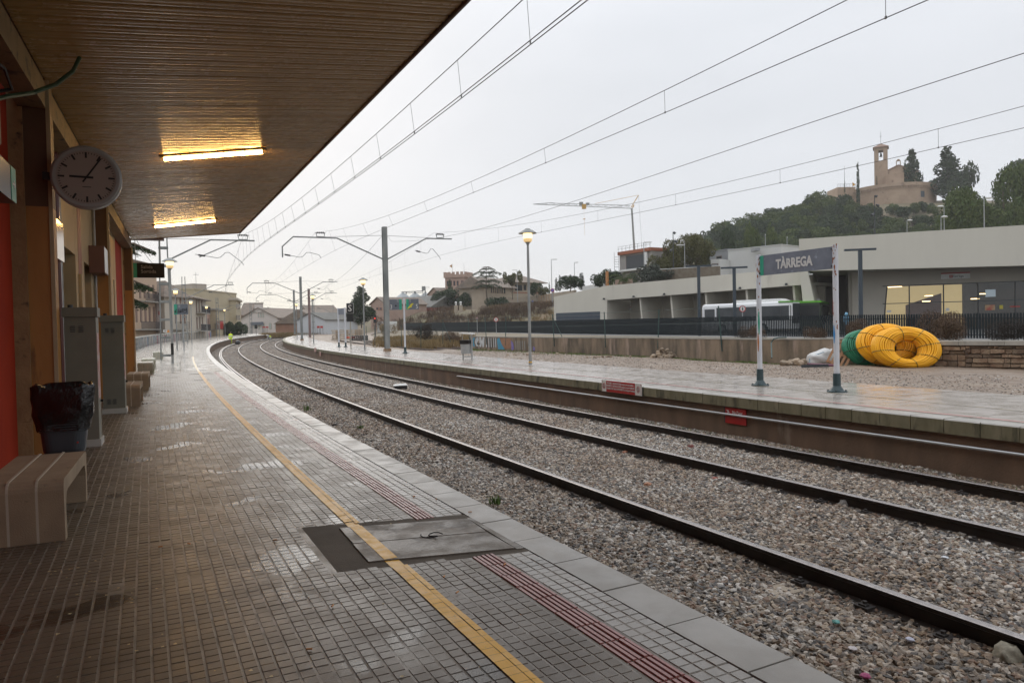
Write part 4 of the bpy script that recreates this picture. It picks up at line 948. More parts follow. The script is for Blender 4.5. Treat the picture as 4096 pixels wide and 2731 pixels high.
for cx in (.065, .92):
    M_ = Matrix.Translation((L_*cx, -.008, Hs*.5)) @ Matrix.Rotation(math.pi/2, 4, 'X')
    rg = MB(); rg.tube([M_ @ Vector((.052*math.cos(a), .068*math.sin(a), 0)) for a in [i*math.pi/12 for i in range(24)]], .006, 4, closed=True)
    rg.tube([M_ @ Vector((-.034, .05, 0)), M_ @ Vector((.034, -.05, 0))], .005, 4); rg.build('prohibition_ring', m_redp, t)
    MB().tube([M_ @ Vector((-.006, -.05, 0)), M_ @ Vector((.0, .01, 0)), M_ @ Vector((.004, .04, 0))], .010, 5).build('walker', m_black, t)
sp = MB()
for k in range(6):
    for x in (.005, L_-.035): sp.add([(x, -.009, .02+k*.043), (x+.03, -.009, .045+k*.043), (x+.03, -.009, .06+k*.043), (x, -.009, .035+k*.043)], [(0, 1, 2, 3)])
sp.build('stripes', m_redp, t)
s1_, z1_ = facept(2902, 1627, 7.47); s2_, z2_ = facept(2982, 1637, 7.47); zb = facept(2982, 1702, 7.47)[1]
A_ = W(s1_, 7.465, 0); Bp = W(s2_, 7.465, 0); L_ = (Bp-A_).length
t = thing('warning_sign', 'small red No Pasar panel behind the conduit on the platform wall', 'sign', (A_.x, A_.y, zb), math.atan2((Bp-A_).y, (Bp-A_).x)); Hs = max(.22, z1_-zb)
MB().box(0, L_, -.008, .01, 0, Hs).build('plate', mat('sign red', (.36, .015, .012)), t); MB().box(-.03, -.002, -.004, .01, 0, Hs).build('edge', m_dark, t)
text('No Pasar', .085, m_ltr, t, (L_*.60, -.010, Hs*.72), sx=.85)
MB().tube([(L_*.14, -.012, Hs*.62), (L_*.16, -.012, Hs*.75), (L_*.15, -.012, Hs*.84)], .011, 5).tube([(L_*.08, -.012, Hs*.82), (L_*.22, -.012, Hs*.68)], .006, 4).build('pictogram', m_ltr, t)
for s_, lab in ((56, 'distant red and white panel on the island platform edge'), (53.2, 'tiny red panel low on the island platform wall')):
    p = W(s_, 7.38, .52 if s_ == 56 else .28); t = thing('warning_sign', lab, 'sign', p, -th(s_)-math.radians(62)*0+math.pi/2*-1*0)
    t.rotation_euler.z = math.pi/2-th(s_)+math.pi if False else math.atan2(*(lambda d: (d.y, d.x))(W(s_-1, 7.38)-W(s_, 7.38)))
    MB().box(0, .9 if s_ == 56 else .5, -.01, .04, 0, .30).build('plate', mat('distant sign red', (.45, .12, .09), (.6, .5, .45), sc=9, rough=.5), t)
pts = []
for px, py in ((1823, 1503), (2100, 1541), (2400, 1589), (2640, 1622), (2900, 1658), (3200, 1695), (3600, 1745), (4000, 1795)):
    s_, z_ = facept(px, py, 7.43); pts.append((s_, z_))
print('conduit', [tuple(round(q, 2) for q in p) for p in pts])
zc_ = sum(p[1] for p in pts)/len(pts)
cd = MB().tube([W(pts[0][0], 7.47, zc_-.02)]+[W(s, 7.43, zc_) for s in np.linspace(pts[0][0]-.2, -2, 40)], .022, 10).build('conduit', mat('bright conduit', (.50, .51, .52), rough=.28, metal=.6), smooth=True)
tag(cd, 'long shiny metal conduit along the island platform wall', 'pipe')
# white box between the rails, loose objects on the ballast
t = thing('track_box', 'small white topped black box lying between the two tracks', 'box', W(23.4, 5.35, .03), .35)
MB().box(-.22, .22, -.14, .14, 0, .13).build('base', m_black, t); MB().hexa([(-.24, -.16, .131), (.24, -.16, .131), (.24, .16, .131), (-.24, .16, .131)], [(-.2, -.1, .17), (.2, -.1, .19), (.2, .1, .19), (-.2, .1, .17)]).build('lid', m_white, t)
def bit(name, lab, cat, px, py, z, r, c, flat=.5, grp=None):
    p = G(px, py, z); bm = bmesh.new(); bmesh.ops.create_icosphere(bm, subdivisions=3, radius=r)
    for v_ in bm.verts: c_ = v_.co.normalized(); v_.co *= 1+.35*mn.noise(c_*1.7+Vector((px, py, 0)))+.06*random.uniform(-1, 1); v_.co.z *= flat
    me = bpy.data.meshes.new(name); bm.to_mesh(me); bm.free(); me.polygons.foreach_set('use_smooth', [True]*len(me.polygons)); me.materials.append(mat('bit %.2f %.2f' % (c[0], c[1]), c, tuple(q*.7 for q in c), sc=30, rough=.65, bump=.5, bsc=50)); o = obj(name, me); o.location = p; tag(o, lab, cat, grp); return o
bit('brick_fragment', 'dark red dead leaf on the ballast between the farther rails', 'leaf', 2764, 1787, .02, .06, (.16, .03, .02), .7)
bit('brick_fragment', 'orange brick fragment on ballast, middle of the track gap', 'brick', 2500, 1808, .02, .05, (.38, .16, .09))
bit('brick_fragment', 'red brick fragment beside the second rail', 'brick', 2856, 1914, .02, .05, (.30, .07, .04))
bit('brick_fragment', 'orange stone on ballast right of centre', 'stone', 2590, 1936, .02, .05, (.42, .20, .11))
bit('large_stone', 'big pale stone leaning on the nearest rail, bottom right', 'stone', 4033, 2625, .03, .085, (.30, .27, .20), .9)
bit('dark_stone', 'black lump on the ballast beyond the coping', 'stone', 1340, 1698, .02, .06, (.03, .03, .03))
bit('large_stone', 'pale stone beside the second rail under the big lamp', 'stone', 3380, 2015, .03, .07, (.30, .28, .26), .8)
for px, py, c, lab in ((3780, 2228, (.7, .72, .75), 'scrap of white paper on ballast at the right'), (3195, 2028, (.65, .65, .66), 'white wrapper scrap beside the rail'), (3344, 2485, (.12, .35, .32), 'teal wrapper scrap on ballast'), (3410, 2592, (.55, .5, .5), 'pink white crumpled tissue on ballast'), (3640, 2555, (.5, .5, .6), 'crushed white and blue cup on ballast'), (3460, 2700, (.35, .05, .15), 'crimson wrapper on ballast near the bottom edge')):
    bit('litter_scrap', lab, 'litter', px, py, .045, .028, c, .4)
# small weeds in the ballast
def blades(n, r, h, wd, seed, lean=.5):
    r_ = random.Random(seed); m = MB()
    for i in range(n):
        a = r_.uniform(0, 6.28); d = r_.uniform(0, r); x, y = d*math.cos(a), d*math.sin(a); hh = h*r_.uniform(.5, 1.1); b_ = r_.uniform(0, 6.28); l_ = lean*hh*r_.uniform(.2, 1)
        dx, dy = math.cos(b_), math.sin(b_); wx, wy = -dy*wd, dx*wd
        m.add([(x-wx, y-wy, -.01), (x+wx, y+wy, -.01), (x+dx*l_*.4+wx*.8, y+dy*l_*.4+wy*.8, hh*.55), (x+dx*l_*.4-wx*.8, y+dy*l_*.4-wy*.8, hh*.55), (x+dx*l_, y+dy*l_, hh)], [(0, 1, 2, 3), (3, 2, 4)])
    return m
m_weed = leafmat('weed green', (.07, .13, .03), (.12, .17, .05))
for px, py, z, h, lab in ((1985, 2010, .03, .12, 'small green weed in the ballast beside the coping'), (1225, 1640, .03, .16, 'green weed growing by the platform edge, middle distance'), (1440, 1712, .03, .07, 'low green sprout in ballast beside the coping'), (1808, 1500, .05, .45, 'dark green bush growing from the island platform wall at the conduit end'), (1408, 1450, .05, .42, 'green weed at the foot of the island platform wall')):
    p = G(px, py, z); o = blades(30 if h < .3 else 130, .05+h*.4, h, .008 if h < .3 else .02, int(px)).build('weed', m_weed); o.location = p; tag(o, lab, 'plant')
# moss/grass at the far wall foot
mg = MB(); r_ = random.Random(3)
for i in range(700):
    s = r_.uniform(2, 40); n = r_.uniform(7.05, 7.42); p = W(s, n, .015); h = r_.uniform(.02, .06); a = r_.uniform(0, 3.14); w_ = .008
    mg.add([(p.x-w_*math.cos(a), p.y-w_*math.sin(a), p.z), (p.x+w_*math.cos(a), p.y+w_*math.sin(a), p.z), (p.x+r_.uniform(-.02, .02), p.y+r_.uniform(-.02, .02), p.z+h)], [(0, 1, 2)])
mg.build('wall_foot_grass', m_weed, kind='stuff')
# litter on the tiles: individual butts, small pale petals as one scatter
r_ = random.Random(9)
m_butt = mat('cigarette filter', (.50, .22, .07), rough=.7)
bme = MB().cyl((-.013, 0, .004), (.013, 0, .004), .004, seg=7).mesh('cigarette_butt', m_butt)
for i, (px, py) in enumerate([(1776, 2307), (1829, 2370), (642, 2187), (756, 2175), (1237, 2597), (1330, 2424), (1656, 1985), (1880, 2048), (1654, 1987), (1745, 1997), (1100, 2160), (2018, 2258)]):
    p = G(px, py, HN+.002); o = obj('cigarette_butt', bme); o.location = p; o.rotation_euler = (0, 0, r_.uniform(0, 3)); tag(o, 'orange cigarette butt on the tiles, ' + ['between yellow line and red strip', 'on the red warning strip', 'left of the yellow line in mid distance', 'farther left on the brown tiles', 'on the tiles near the bottom edge', 'beside the yellow line below the patch', 'on the red strip above the patch', 'on the pale tiles by the coping', 'just above the concrete covers', 'on the coping side of the red strip', 'directly left of the concrete covers', 'on the pale blocks beside the coping joint'][i], 'cigarette butt', 'cigarette butts on the tiles')
pm = MB()
for i in range(60):
    px, py = (r_.gauss(300, 190), r_.gauss(2320, 120)) if i < 36 else (r_.uniform(200, 1700), r_.uniform(2050, 2720))
    p = G(px, py, HN+.003); a = r_.uniform(0, 6.28); rr_ = r_.uniform(.004, .010)
    pm.add([(p.x+rr_*math.cos(a+k*1.57)*(1.3 if k % 2 else 1), p.y+rr_*math.sin(a+k*1.57), p.z+.001+(k % 2)*.002) for k in range(4)], [(0, 1, 2, 3)])
pm.build('fallen_petals', mat('dried petal', (.52, .40, .19), (.60, .50, .30), sc=30, rough=.7), kind='stuff')

# ================================================================== waste ground edge: walls, fences
m_rwall = mat('stained retaining wall', (.25, .185, .125), (.095, .075, .052), sc=2.0, stretch=(1, 1, .22), rough=.75, bump=.5, bsc=9, c3=(.38, .28, .22), sc3=1.3, a3=.42, lo=.40, hi=.64, pdist=.03)
m_cap = mat('pale wall capping', (.38, .35, .30), (.28, .26, .22), sc=3, rough=.6)
WL = [(-2.9, 50.0), (-.4, 44.9), (2.3, 39.8), (4.6, 36.0), (6.5, 32.6), (8.1, 28.2), (9.0, 26.4), (10.6, 25.0), (12.2, 23.35)]
rw = thing('retaining_wall', 'low stained concrete retaining wall behind the waste ground', 'wall', (0, 0, 0))
for i, ((x0, y0), (x1, y1)) in enumerate(zip(WL, WL[1:])):
    d = Vector((x1-x0, y1-y0, 0)); L = d.length; d.normalize(); n_ = Vector((-d.y, d.x, 0)) if d.x < 0 else Vector((-d.y, d.x, 0))
    if n_.y < 0: n_ = -n_
    if i == 4:  # broken masonry pier interrupts the wall
        pass
    k = max(1, int(round(L/2.6)))
    for j in range(k):
        a = Vector((x0, y0, 0))+d*(L*j/k+.001); b_ = Vector((x0, y0, 0))+d*(L*(j+1)/k-.001); z0, z1 = .3, 1.50+.0*i
        z1 += zoff(y0)
        MB().hexa([a+Vector((0, 0, z0)), b_+Vector((0, 0, z0)), b_+n_*.2+Vector((0, 0, z0)), a+n_*.2+Vector((0, 0, z0))], [a+Vector((0, 0, z1)), b_+Vector((0, 0, z1)), b_+n_*.2+Vector((0, 0, z1)), a+n_*.2+Vector((0, 0, z1))]).build('wall_panel', m_rwall, rw)
        MB().hexa([a-n_*.015+Vector((0, 0, z1+.002)), b_-n_*.015+Vector((0, 0, z1+.002)), b_+n_*.22+Vector((0, 0, z1+.002)), a+n_*.22+Vector((0, 0, z1+.002))], [a-n_*.015+Vector((0, 0, z1+.05)), b_-n_*.015+Vector((0, 0, z1+.05)), b_+n_*.22+Vector((0, 0, z1+.05)), a+n_*.22+Vector((0, 0, z1+.05))]).build('capping', m_cap, rw)
# graffiti: painted shapes on the left end of the wall
def wallpt(px, py, off=-.012, segs=WL):
    d = dirv(px, py)
    for (x0, y0), (x1, y1) in zip(segs, segs[1:]):
        dx, dy = x1-x0, y1-y0; den = d.x*dy-d.y*dx
        if abs(den) < 1e-9: continue
        t = (x0*dy-y0*dx)/den; u_ = (x0*d.y-y0*d.x)/den
        if -.02 <= u_ <= 1.02 and t > 0:
            nn = Vector((-dy, dx, 0)).normalized(); nn = nn if nn.y > 0 else -nn
            return d*t+Vector((0, 0, CZ))+nn*off
    return None
gf = {}
def gpoly(col, pts):
    q_ = [wallpt(1500+x*.34, 1000+y*.34, gf.setdefault(col, -.012-.002*len(gf))) for x, y in pts]
    if None in q_: return
    MB().add(q_, [tuple(range(len(q_)))]).build('graffiti_patch', mat('spray %.2f %.2f %.2f' % col, col, tuple(c*.75 for c in col), sc=4, rough=.6), rw)
blue, wht, blk, org, pur = (.06, .28, .42), (.55, .56, .56), (.04, .05, .05), (.30, .15, .08), (.20, .16, .40)
gpoly(blue, [(1152, 1035), (1178, 1030), (1165, 1080), (1180, 1135), (1155, 1130)]); gpoly(wht, [(1185, 1040), (1215, 1020), (1222, 1060), (1200, 1100), (1225, 1138), (1192, 1128), (1178, 1080)])
gpoly(wht, [(1228, 1025), (1250, 1022), (1258, 1070), (1272, 1025), (1290, 1030), (1285, 1140), (1265, 1142), (1262, 1095), (1250, 1140), (1232, 1138)]); gpoly(blk, [(1200, 1092), (1240, 1096), (1236, 1112), (1202, 1108)])
for x in (1305, 1335, 1362, 1392, 1415): gpoly(wht, [(x, 1035), (x+9, 1033), (x+14, 1140), (x+4, 1144)])
for x in (1318, 1348, 1378, 1403): gpoly(blk, [(x, 1045), (x+7, 1043), (x+12, 1148), (x+5, 1150)])
gpoly(blue, [(1436, 1045), (1462, 1030), (1495, 1110), (1530, 1170), (1452, 1168), (1440, 1100)]); gpoly(org, [(1470, 1035), (1600, 1040), (1625, 1150), (1530, 1165), (1490, 1100)])
gpoly(pur, [(1600, 1060), (1628, 1090), (1640, 1165), (1610, 1180)])
for x in (1655, 1680, 1705, 1732, 1760): gpoly((.30, .30, .28), [(x, 1070), (x+8, 1068), (x+12, 1172), (x+3, 1172)])
gpoly(pur, [(1862, 1130), (1888, 1150), (1880, 1188), (1862, 1180)])
# broken masonry in the concrete wall and the rubble below
m_rub = mat('rubble stone', (.25, .18, .115), (.36, .29, .22), sc=6, rough=.8, bump=.5, bsc=30, rand=.3, pdist=.03)
def stone_me(seed, r=1):
    q_ = random.Random(seed); bm = bmesh.new(); bmesh.ops.create_icosphere(bm, subdivisions=2, radius=r)
    for v_ in bm.verts:
        v_.co = Vector([math.copysign(abs(c)**.7, c) for c in v_.co]); v_.co *= q_.uniform(.85, 1.08)
    me = bpy.data.meshes.new('rubble_stone'); bm.to_mesh(me); bm.free(); me.materials.append(m_rub); return me
stm = [stone_me(i) for i in range(5)]
def rubble(label, px, py, z, rr_, n, r, seed, up=.3):
    q_ = random.Random(seed); c = G(px, py, z); t = thing('rubble_heap', label, 'rubble', c)
    for i in range(n):
        o = obj('rubble_stone', q_.choice(stm), t); a = q_.uniform(0, 6.28); d = rr_*math.sqrt(q_.random()); k = r*q_.uniform(.6, 1.3)
        o.location = (d*math.cos(a), d*.5*math.sin(a), k*.45+up*max(0, 1-d/rr_)*q_.random()); o.scale = (k, k*.8, k*.7); o.rotation_euler = (q_.uniform(-.4, .4), q_.uniform(-.4, .4), q_.uniform(0, 3))
rubble('heap of broken masonry fallen from the gap in the concrete wall', 2655, 1432, .68, .65, 60, .085, 1, .5)
rubble('few large pale boulders by the wall near the white bag', 3168, 1462, .68, .5, 14, .13, 2, .12)
rubble('small stones and rubble at the wall foot left of the broken wall', 2440, 1430, .68, 1.1, 16, .055, 3, .05)
rubble('scattered rubble stones on the grass under the graffiti', 2130, 1420, .68, 1.6, 18, .07, 4, .03)
# natural stone wall at the right with dressed capping
SW = [(12.25, 23.3), (13.6, 21.9), (15.0, 20.6), (16.6, 19.4), (19.0, 18.0)]
sw = thing('stone_wall', 'rough brown stone wall with pale capping at the right edge', 'wall', (0, 0, 0))
m_stw = mat('brown wall stone', (.17, .10, .06), (.27, .19, .12), sc=5, rough=.75, bump=.7, bsc=18, rand=.45, pdist=.05)
m_stj = mat('dark stone joints', (.13, .095, .065), rough=.9)
q_ = random.Random(8)
for (x0, y0), (x1, y1) in zip(SW, SW[1:]):
    a = Vector((x0, y0, 0)); d = Vector((x1-x0, y1-y0, 0)); L = d.length; d.normalize(); n_ = Vector((-d.y, d.x, 0)); n_ = n_ if n_.y > 0 else -n_
    MB().hexa([a+n_*.06+Vector((0, 0, .3)), a+d*L+n_*.06+Vector((0, 0, .3)), a+d*L+n_*.45+Vector((0, 0, .3)), a+n_*.45+Vector((0, 0, .3))], [p+Vector((0, 0, 1.32)) for p in (a+n_*.06, a+d*L+n_*.06, a+d*L+n_*.45, a+n_*.45)]).build('wall_core', m_stj, sw)
    z = .55
    while z < 1.27:
        h = q_.uniform(.08, .21); h = min(h, 1.31-z); x = -q_.uniform(0, .1)
        while x < L-.03:
            l_ = q_.choice([q_.uniform(.12, .25), q_.uniform(.25, .48)]); x1_ = min(x+l_, L); xa = max(x, 0)+.008; e = q_.uniform(-.045, .03)
            f0 = a+d*xa+n_*e; f1 = a+d*(x1_-.008)+n_*(e+q_.uniform(-.012, .012)); b0, b1 = a+d*xa+n_*.1, a+d*(x1_-.008)+n_*.1
            za, zb_ = z+.007+q_.uniform(0, .01), z+h-.007-q_.uniform(0, .012)
            if x1_-xa > .05: MB().hexa([f0+Vector((0, 0, za)), f1+Vector((0, 0, za+q_.uniform(-.006, .03))), b1+Vector((0, 0, za)), b0+Vector((0, 0, za))], [f0+n_*.012+Vector((0, 0, zb_)), f1+n_*.012+Vector((0, 0, zb_-q_.uniform(0, .035))), b1+Vector((0, 0, zb_)), b0+Vector((0, 0, zb_))]).build('stone', m_stw, sw)
            x += l_
        z += h
    x = 0
    while x < L-.05:
        l_ = min(q_.uniform(.35, .7), L-x); p0, p1 = a+d*(x+.004), a+d*(x+l_-.004)
        MB().hexa([p0-n_*.05+Vector((0, 0, 1.322)), p1-n_*.05+Vector((0, 0, 1.322)), p1+n_*.47+Vector((0, 0, 1.322)), p0+n_*.47+Vector((0, 0, 1.322))], [p0-n_*.04+Vector((0, 0, 1.455)), p1-n_*.045+Vector((0, 0, 1.455)), p1+n_*.46+Vector((0, 0, 1.455)), p0+n_*.46+Vector((0, 0, 1.455))]).build('capping_stone', m_cap, sw); x += l_
# terrace between wall and fence, station forecourt beyond
def poly_sheet(name, pts, tris, m): MB().add(pts, tris).build(name, m, kind='structure')
front = WL + SW[1:]
bk = [(-2.9, 50, 1.5), (-.4, 44.9, 1.47), (2.3, 39.8, 1.45), (4.6, 36, 1.44), (6.5, 32.6, 1.43), (8.1, 28.2, 1.42), (9, 26.4, 1.41), (10.6, 25, 1.40), (12.2, 23.35, 1.38), (13.6, 21.9, 1.3), (15, 20.6, 1.3), (16.6, 19.4, 1.3), (19, 18, 1.3)]
fl_ = [(-2.6, 101), (1.8, 90), (6.2, 78), (9.5, 70.5), (12.4, 64.2), (15.0, 58.5), (17.0, 54), (18.8, 50.5), (20.7, 47), (22.6, 43.3), (24.0, 40.6), (25.4, 38), (28.4, 32.6)]
fz = [1.40, 1.30, 1.18, 1.12, 1.08, 1.06, 1.04, 1.01, .99, .96, .94, .93, .91]
tm = MB()
for (x0, y0, z0), (x1, y1), z1 in zip(bk, fl_, fz):
    for f_ in (0, .3, .65, 1.0): tm.v.append((x0+(x1-x0)*f_+.1, y0+(y1-y0)*f_+.1, z0-.10+(z1-.03-z0+.10)*f_))
tm.f = [(i*4+j, i*4+j+1, (i+1)*4+j+1, (i+1)*4+j) for i in range(12) for j in range(3)]; tm.m = [0]*len(tm.f)
m_terr = mat('scrubby terrace soil', (.16, .125, .08), (.24, .20, .14), sc=.6, rough=.85, bump=.6, bsc=8, c3=(.10, .11, .045), sc3=.8, a3=.4, pdist=.05)
tm.build('terrace', m_terr, kind='structure')
# left part of the corridor: trackside scrub land up to the fence
def fence_at(Y):
    for (xa, ya, za, _), (xb, yb, zb_, _) in zip(FENCE, FENCE[1:]):
        if ya <= Y <= yb: f_ = (Y-ya)/(yb-ya); return Vector((xa+(xb-xa)*f_, Y, za+(zb_-za)*f_-.04))
    return Vector((FENCE[-1][0]-(Y-150)*.4, Y, FENCE[-1][2]))
lm = MB()
for i in range(18):
    a = W(43+i*5.5, 16.85, .45); b_ = fence_at(101+i*3.4)
    for f_ in (0, .15, .4, .75, 1): p = a.lerp(b_, f_); lm.v.append((p.x, p.y, p.z-.15*math.sin(f_*3.14)))
k = 5; lm.f = [(i*k+j, i*k+j+1, (i+1)*k+j+1, (i+1)*k+j) for i in range(17) for j in range(4)]; lm.m = [0]*len(lm.f)
lm.build('trackside_scrubland', m_terr, kind='structure')
m_asph = mat('wet asphalt', (.055, .056, .06), (.08, .08, .082), sc=1, rough=.25, r2=.5)
fx = MB(); rear = [(-2.6+12, 101+14), (14, 106), (22, 100), (27, 92), (30, 86), (34, 82), (40, 78), (46, 74), (52, 70), (60, 66), (66, 60), (72, 54), (80, 45)]
for (x0, y0), z0, (x1, y1) in zip(fl_, fz, rear): fx.v += [(x0, y0, z0-.02), (x1, y1, z0-.02)]
fx.f = [(2*i, 2*i+1, 2*i+3, 2*i+2) for i in range(12)]; fx.m = [0]*12
fx.build('bus_station_forecourt', m_asph, kind='structure')
# dark slat fence
m_slat = mat('dark fence slat', (.008, .014, .018), (.012, .019, .024), sc=5, rough=.6, spec=.25)
m_kerb = mat('pale fence kerb', (.46, .45, .43), rough=.6)
fe = thing('slat_fence', 'long dark blue green vertical slat fence in front of the bus station', 'fence', (0, 0, 0))
FP = [(30.6, 29.0, .90, 2.28), (25.4, 38.0, .93, 2.33), (17.0, 54.0, 1.04, 2.57), (4.7, 83.0, 1.2, 2.77), (-8.5, 116, 1.5, 3.05), (-21.9, 150.0, 1.9, 3.4)]
sl_me = MB().box(-.045, .045, -.018, .018, 0, 1).mesh('fence_slat', m_slat)
allm = MB(); cnt = 0; dacc = 0
tot = 0
for (x0, y0, zb0, zt0), (x1, y1, zb1, zt1) in zip(FP, FP[1:]):
    d = Vector((x1-x0, y1-y0, 0)); L = d.length; rz_ = math.atan2(d.y, d.x); n = int(L/.152)
    for i in range(n):
        f_ = (i+.5)/n; x, y, zb_, zt = x0+d.x*f_, y0+d.y*f_, zb0+(zb1-zb0)*f_, zt0+(zt1-zt0)*f_
        inv_ = x/y < .72 
        if inv_ and cnt < 290:
            o = obj('fence_slat', sl_me, fe); o.location = (x, y, zb_+.08); o.rotation_euler = (0, 0, rz_+.12); o.scale = (1, 1, zt-zb_-.08); cnt += 1
        else: allm.box(-.055, .055, -.02, .02, zb_+.08, zt, Matrix.Translation((x, y, 0)) @ Matrix.Rotation(rz_+.12, 4, 'Z'))
    rl = MB(); dn = d.normalized(); pn = Vector((-dn.y, dn.x, 0))
    for zz in (.15, .78):
        za, zb2 = zb0+(zt0-zb0)*zz+.05, zb1+(zt1-zb1)*zz+.05
        rl.hexa([Vector((x0, y0, za-.02))+pn*.022, Vector((x1, y1, zb2-.02))+pn*.022, Vector((x1, y1, zb2-.02))+pn*.05, Vector((x0, y0, za-.02))+pn*.05], [Vector((x0, y0, za+.02))+pn*.022, Vector((x1, y1, zb2+.02))+pn*.022, Vector((x1, y1, zb2+.02))+pn*.05, Vector((x0, y0, za+.02))+pn*.05])
    rl.build('rail', m_slat, fe)
    MB().hexa([Vector((x0, y0, zb0-.35))-pn*.1, Vector((x1, y1, zb1-.35))-pn*.1, Vector((x1, y1, zb1-.35))+pn*.1, Vector((x0, y0, zb0-.35))+pn*.1], [Vector((x0, y0, zb0+.03))-pn*.1, Vector((x1, y1, zb1+.03))-pn*.1, Vector((x1, y1, zb1+.03))+pn*.1, Vector((x0, y0, zb0+.03))+pn*.1]).build('kerb', m_kerb, fe)
allm.build('fence_slats', m_slat, fe, kind='stuff')
# light mesh fence with leaning green posts standing on the retaining wall
m_gp = mat('green fence post', (.015, .05, .045), rough=.5)
mf = thing('wire_fence', 'thin wire fence with leaning dark green posts along the wall', 'fence', (0, 0, 0))
WF = [(-13.5, 68), (-11.2, 63.5), (-9.0, 59.5), (-7.0, 56), (-5.0, 52.8)]+WL[:-1]
tops = []
for i, ((x0, y0), (x1, y1)) in enumerate(zip(WF, WF[1:])):
    n = max(1, int(math.hypot(x1-x0, y1-y0)/2.4))
    for j in range(n):
        x, y = x0+(x1-x0)*j/n, y0+(y1-y0)*j/n; g0 = .8+zoff(y) if i < 4 else 1.15; lx = random.uniform(-.12, .12)
        top = Vector((x+lx, y+.08, g0+1.65)); MB().cyl((x, y-.03*(i >= 4), g0-.1), top, .024, seg=6).build('fence_post', m_gp, mf); tops.append((Vector((x, y-.03, g0)), top))
for (a, b_), c_ in ((tops[k], tops[k]) for k in range(5, len(tops), 5)): MB().cyl(b_*.9+a*.1, a+Vector((.6, -.35, .0)), .018, seg=5).build('fence_post', m_gp, mf)
for f_ in (.25, .6, .97): MB().tube([a.lerp(b_, f_) for a, b_ in tops], .005, 4).build('fence_wire', m_gp, mf)
tag(MB().tube([G(3085, 1431, .95)+Vector((0, -.05, 0)), D(3085, 1370, 25.6), D(3095, 1355, 25.6), D(3115, 1350, 25.7), D(3145, 1349, 25.8)], .022, 7).build('bent_post', m_gp), 'bent green fence post hooking over the wall behind the name sign', 'post')

# ================================================================== hose coils, bag, pallet, pipes
def coil(label, c, rz_, tilt, a0, b0, a1, b1, depth, mt, strap, drop=0.0, group=None):
    """squashed coil of pipe: rings from inner (a0,b0) to outer (a1,b1) half axes; local x across, z up, y depth"""
    t = thing('pipe_coil', label, 'pipe coil', c, rz_, group); t.rotation_euler = (tilt, math.radians(5), rz_)
    r = .030; nl = max(2, int((a1-a0)/(2*r*1.0))); nd = max(2, int(depth/(2*r)))
    m = MB(); q_ = random.Random(int(a1*100)); hd = depth/2
    def ring(f_, y, jit=.008):
        a, b_ = a0+(a1-a0)*f_, b0+(b1-b0)*f_; ph, ph2 = q_.uniform(0, 6.28), q_.uniform(0, 6.28); e = q_.uniform(-jit, jit)
        return [(a*math.cos(k*math.pi/30)*(1+e), y+.012*math.sin(2*k*math.pi/30+ph), b1+r+b_*math.sin(k*math.pi/30)-(1-f_)*drop*b1+.010*math.sin(3*k*math.pi/30+ph2)) for k in range(60)]
    P_ = math.pi*(3*((a1-a0)/2+hd)-math.sqrt((3*(a1-a0)/2+hd)*((a1-a0)/2+3*hd))); nk = int(P_/(2*r*.93))
    for i in range(nk):
        ph = 2*math.pi*i/nk; m.tube(ring(.5-.5*math.cos(ph), hd-hd*math.sin(ph)), r, 7, closed=True)
    m.build('pipe_windings', mt, t, smooth=True)
    for k in range(8):
        an = k*math.pi/4+.3; ca, sa = math.cos(an), math.sin(an); zi = lambda f_: b1+r+(b0+(b1-b0)*f_)*sa-(1-f_)*drop*b1; xi = lambda f_: (a0+(a1-a0)*f_)*ca; e = r+.004
        path = []
        for q in range(13):
            ph = -.5+q*(math.pi+1.0)/12; f_ = .5-.5*math.cos(ph); oo = 1+0*q
            path.append((xi(f_)-math.cos(ph)*e*ca, hd-(hd+e)*math.sin(ph), zi(f_)-math.cos(ph)*e*sa))
        MB().tube(path, .009, 5).build('tie_band', strap, t)
    return t
m_hy = mat('yellow corrugated pipe', (.95, .47, .006), (.88, .42, .005), sc=3, rough=.38, bump=.0)
m_hg = mat('green corrugated pipe', (.02, .22, .12), (.025, .18, .10), sc=3, rough=.4)
m_strap = mat('black tie band', (.05, .04, .02), rough=.5)
gc = G(3602, 1470, .68)
coil('front yellow coil of pipe with black ties on the waste ground', (11.95, 22.0, .66), math.radians(-12), math.radians(-14), .36, .33, .97, .65, .56, m_hy, m_strap, .08, 'coils of plastic pipe')
coil('second yellow coil of pipe leaning behind the front one', (11.82, 22.75, .76), math.radians(-4), math.radians(-18), .34, .32, .92, .66, .46, m_hy, m_strap, .05, 'coils of plastic pipe')
coil('green coil of pipe behind the yellow ones', (11.66, 23.5, .66), math.radians(10), math.radians(-20), .34, .30, .90, .62, .34, m_hg, m_strap, .0, 'coils of plastic pipe')
# white bulk bag
bm = bmesh.new(); bmesh.ops.create_icosphere(bm, subdivisions=4, radius=1)
from mathutils import noise as mn
for v_ in bm.verts:
    c = v_.co.copy(); c = Vector([math.copysign(abs(q)**.75, q) for q in c]); k = 1+.16*mn.noise(c*1.6)+.05*mn.noise(c*5)+.03*abs(mn.noise(c*9))
    v_.co = Vector((c.x*.48*k, c.y*.36*k, max(c.z, -.72)*.26*k*(1.0+.35*math.exp(-((c.x-.15)/.35)**2)*(c.z > 0)) + (.10*math.exp(-((c.x-.72)/.14)**2) if c.z > 0 else 0)))
bme_ = bpy.data.meshes.new('bulk_bag'); bm.to_mesh(bme_); bm.free(); bme_.materials.append(mat('white woven bag', (.66, .65, .63), (.58, .57, .55), sc=4, rough=.6, bump=.3, bsc=18, pdist=.03)); bme_.polygons.foreach_set('use_smooth', [True]*len(bme_.polygons))
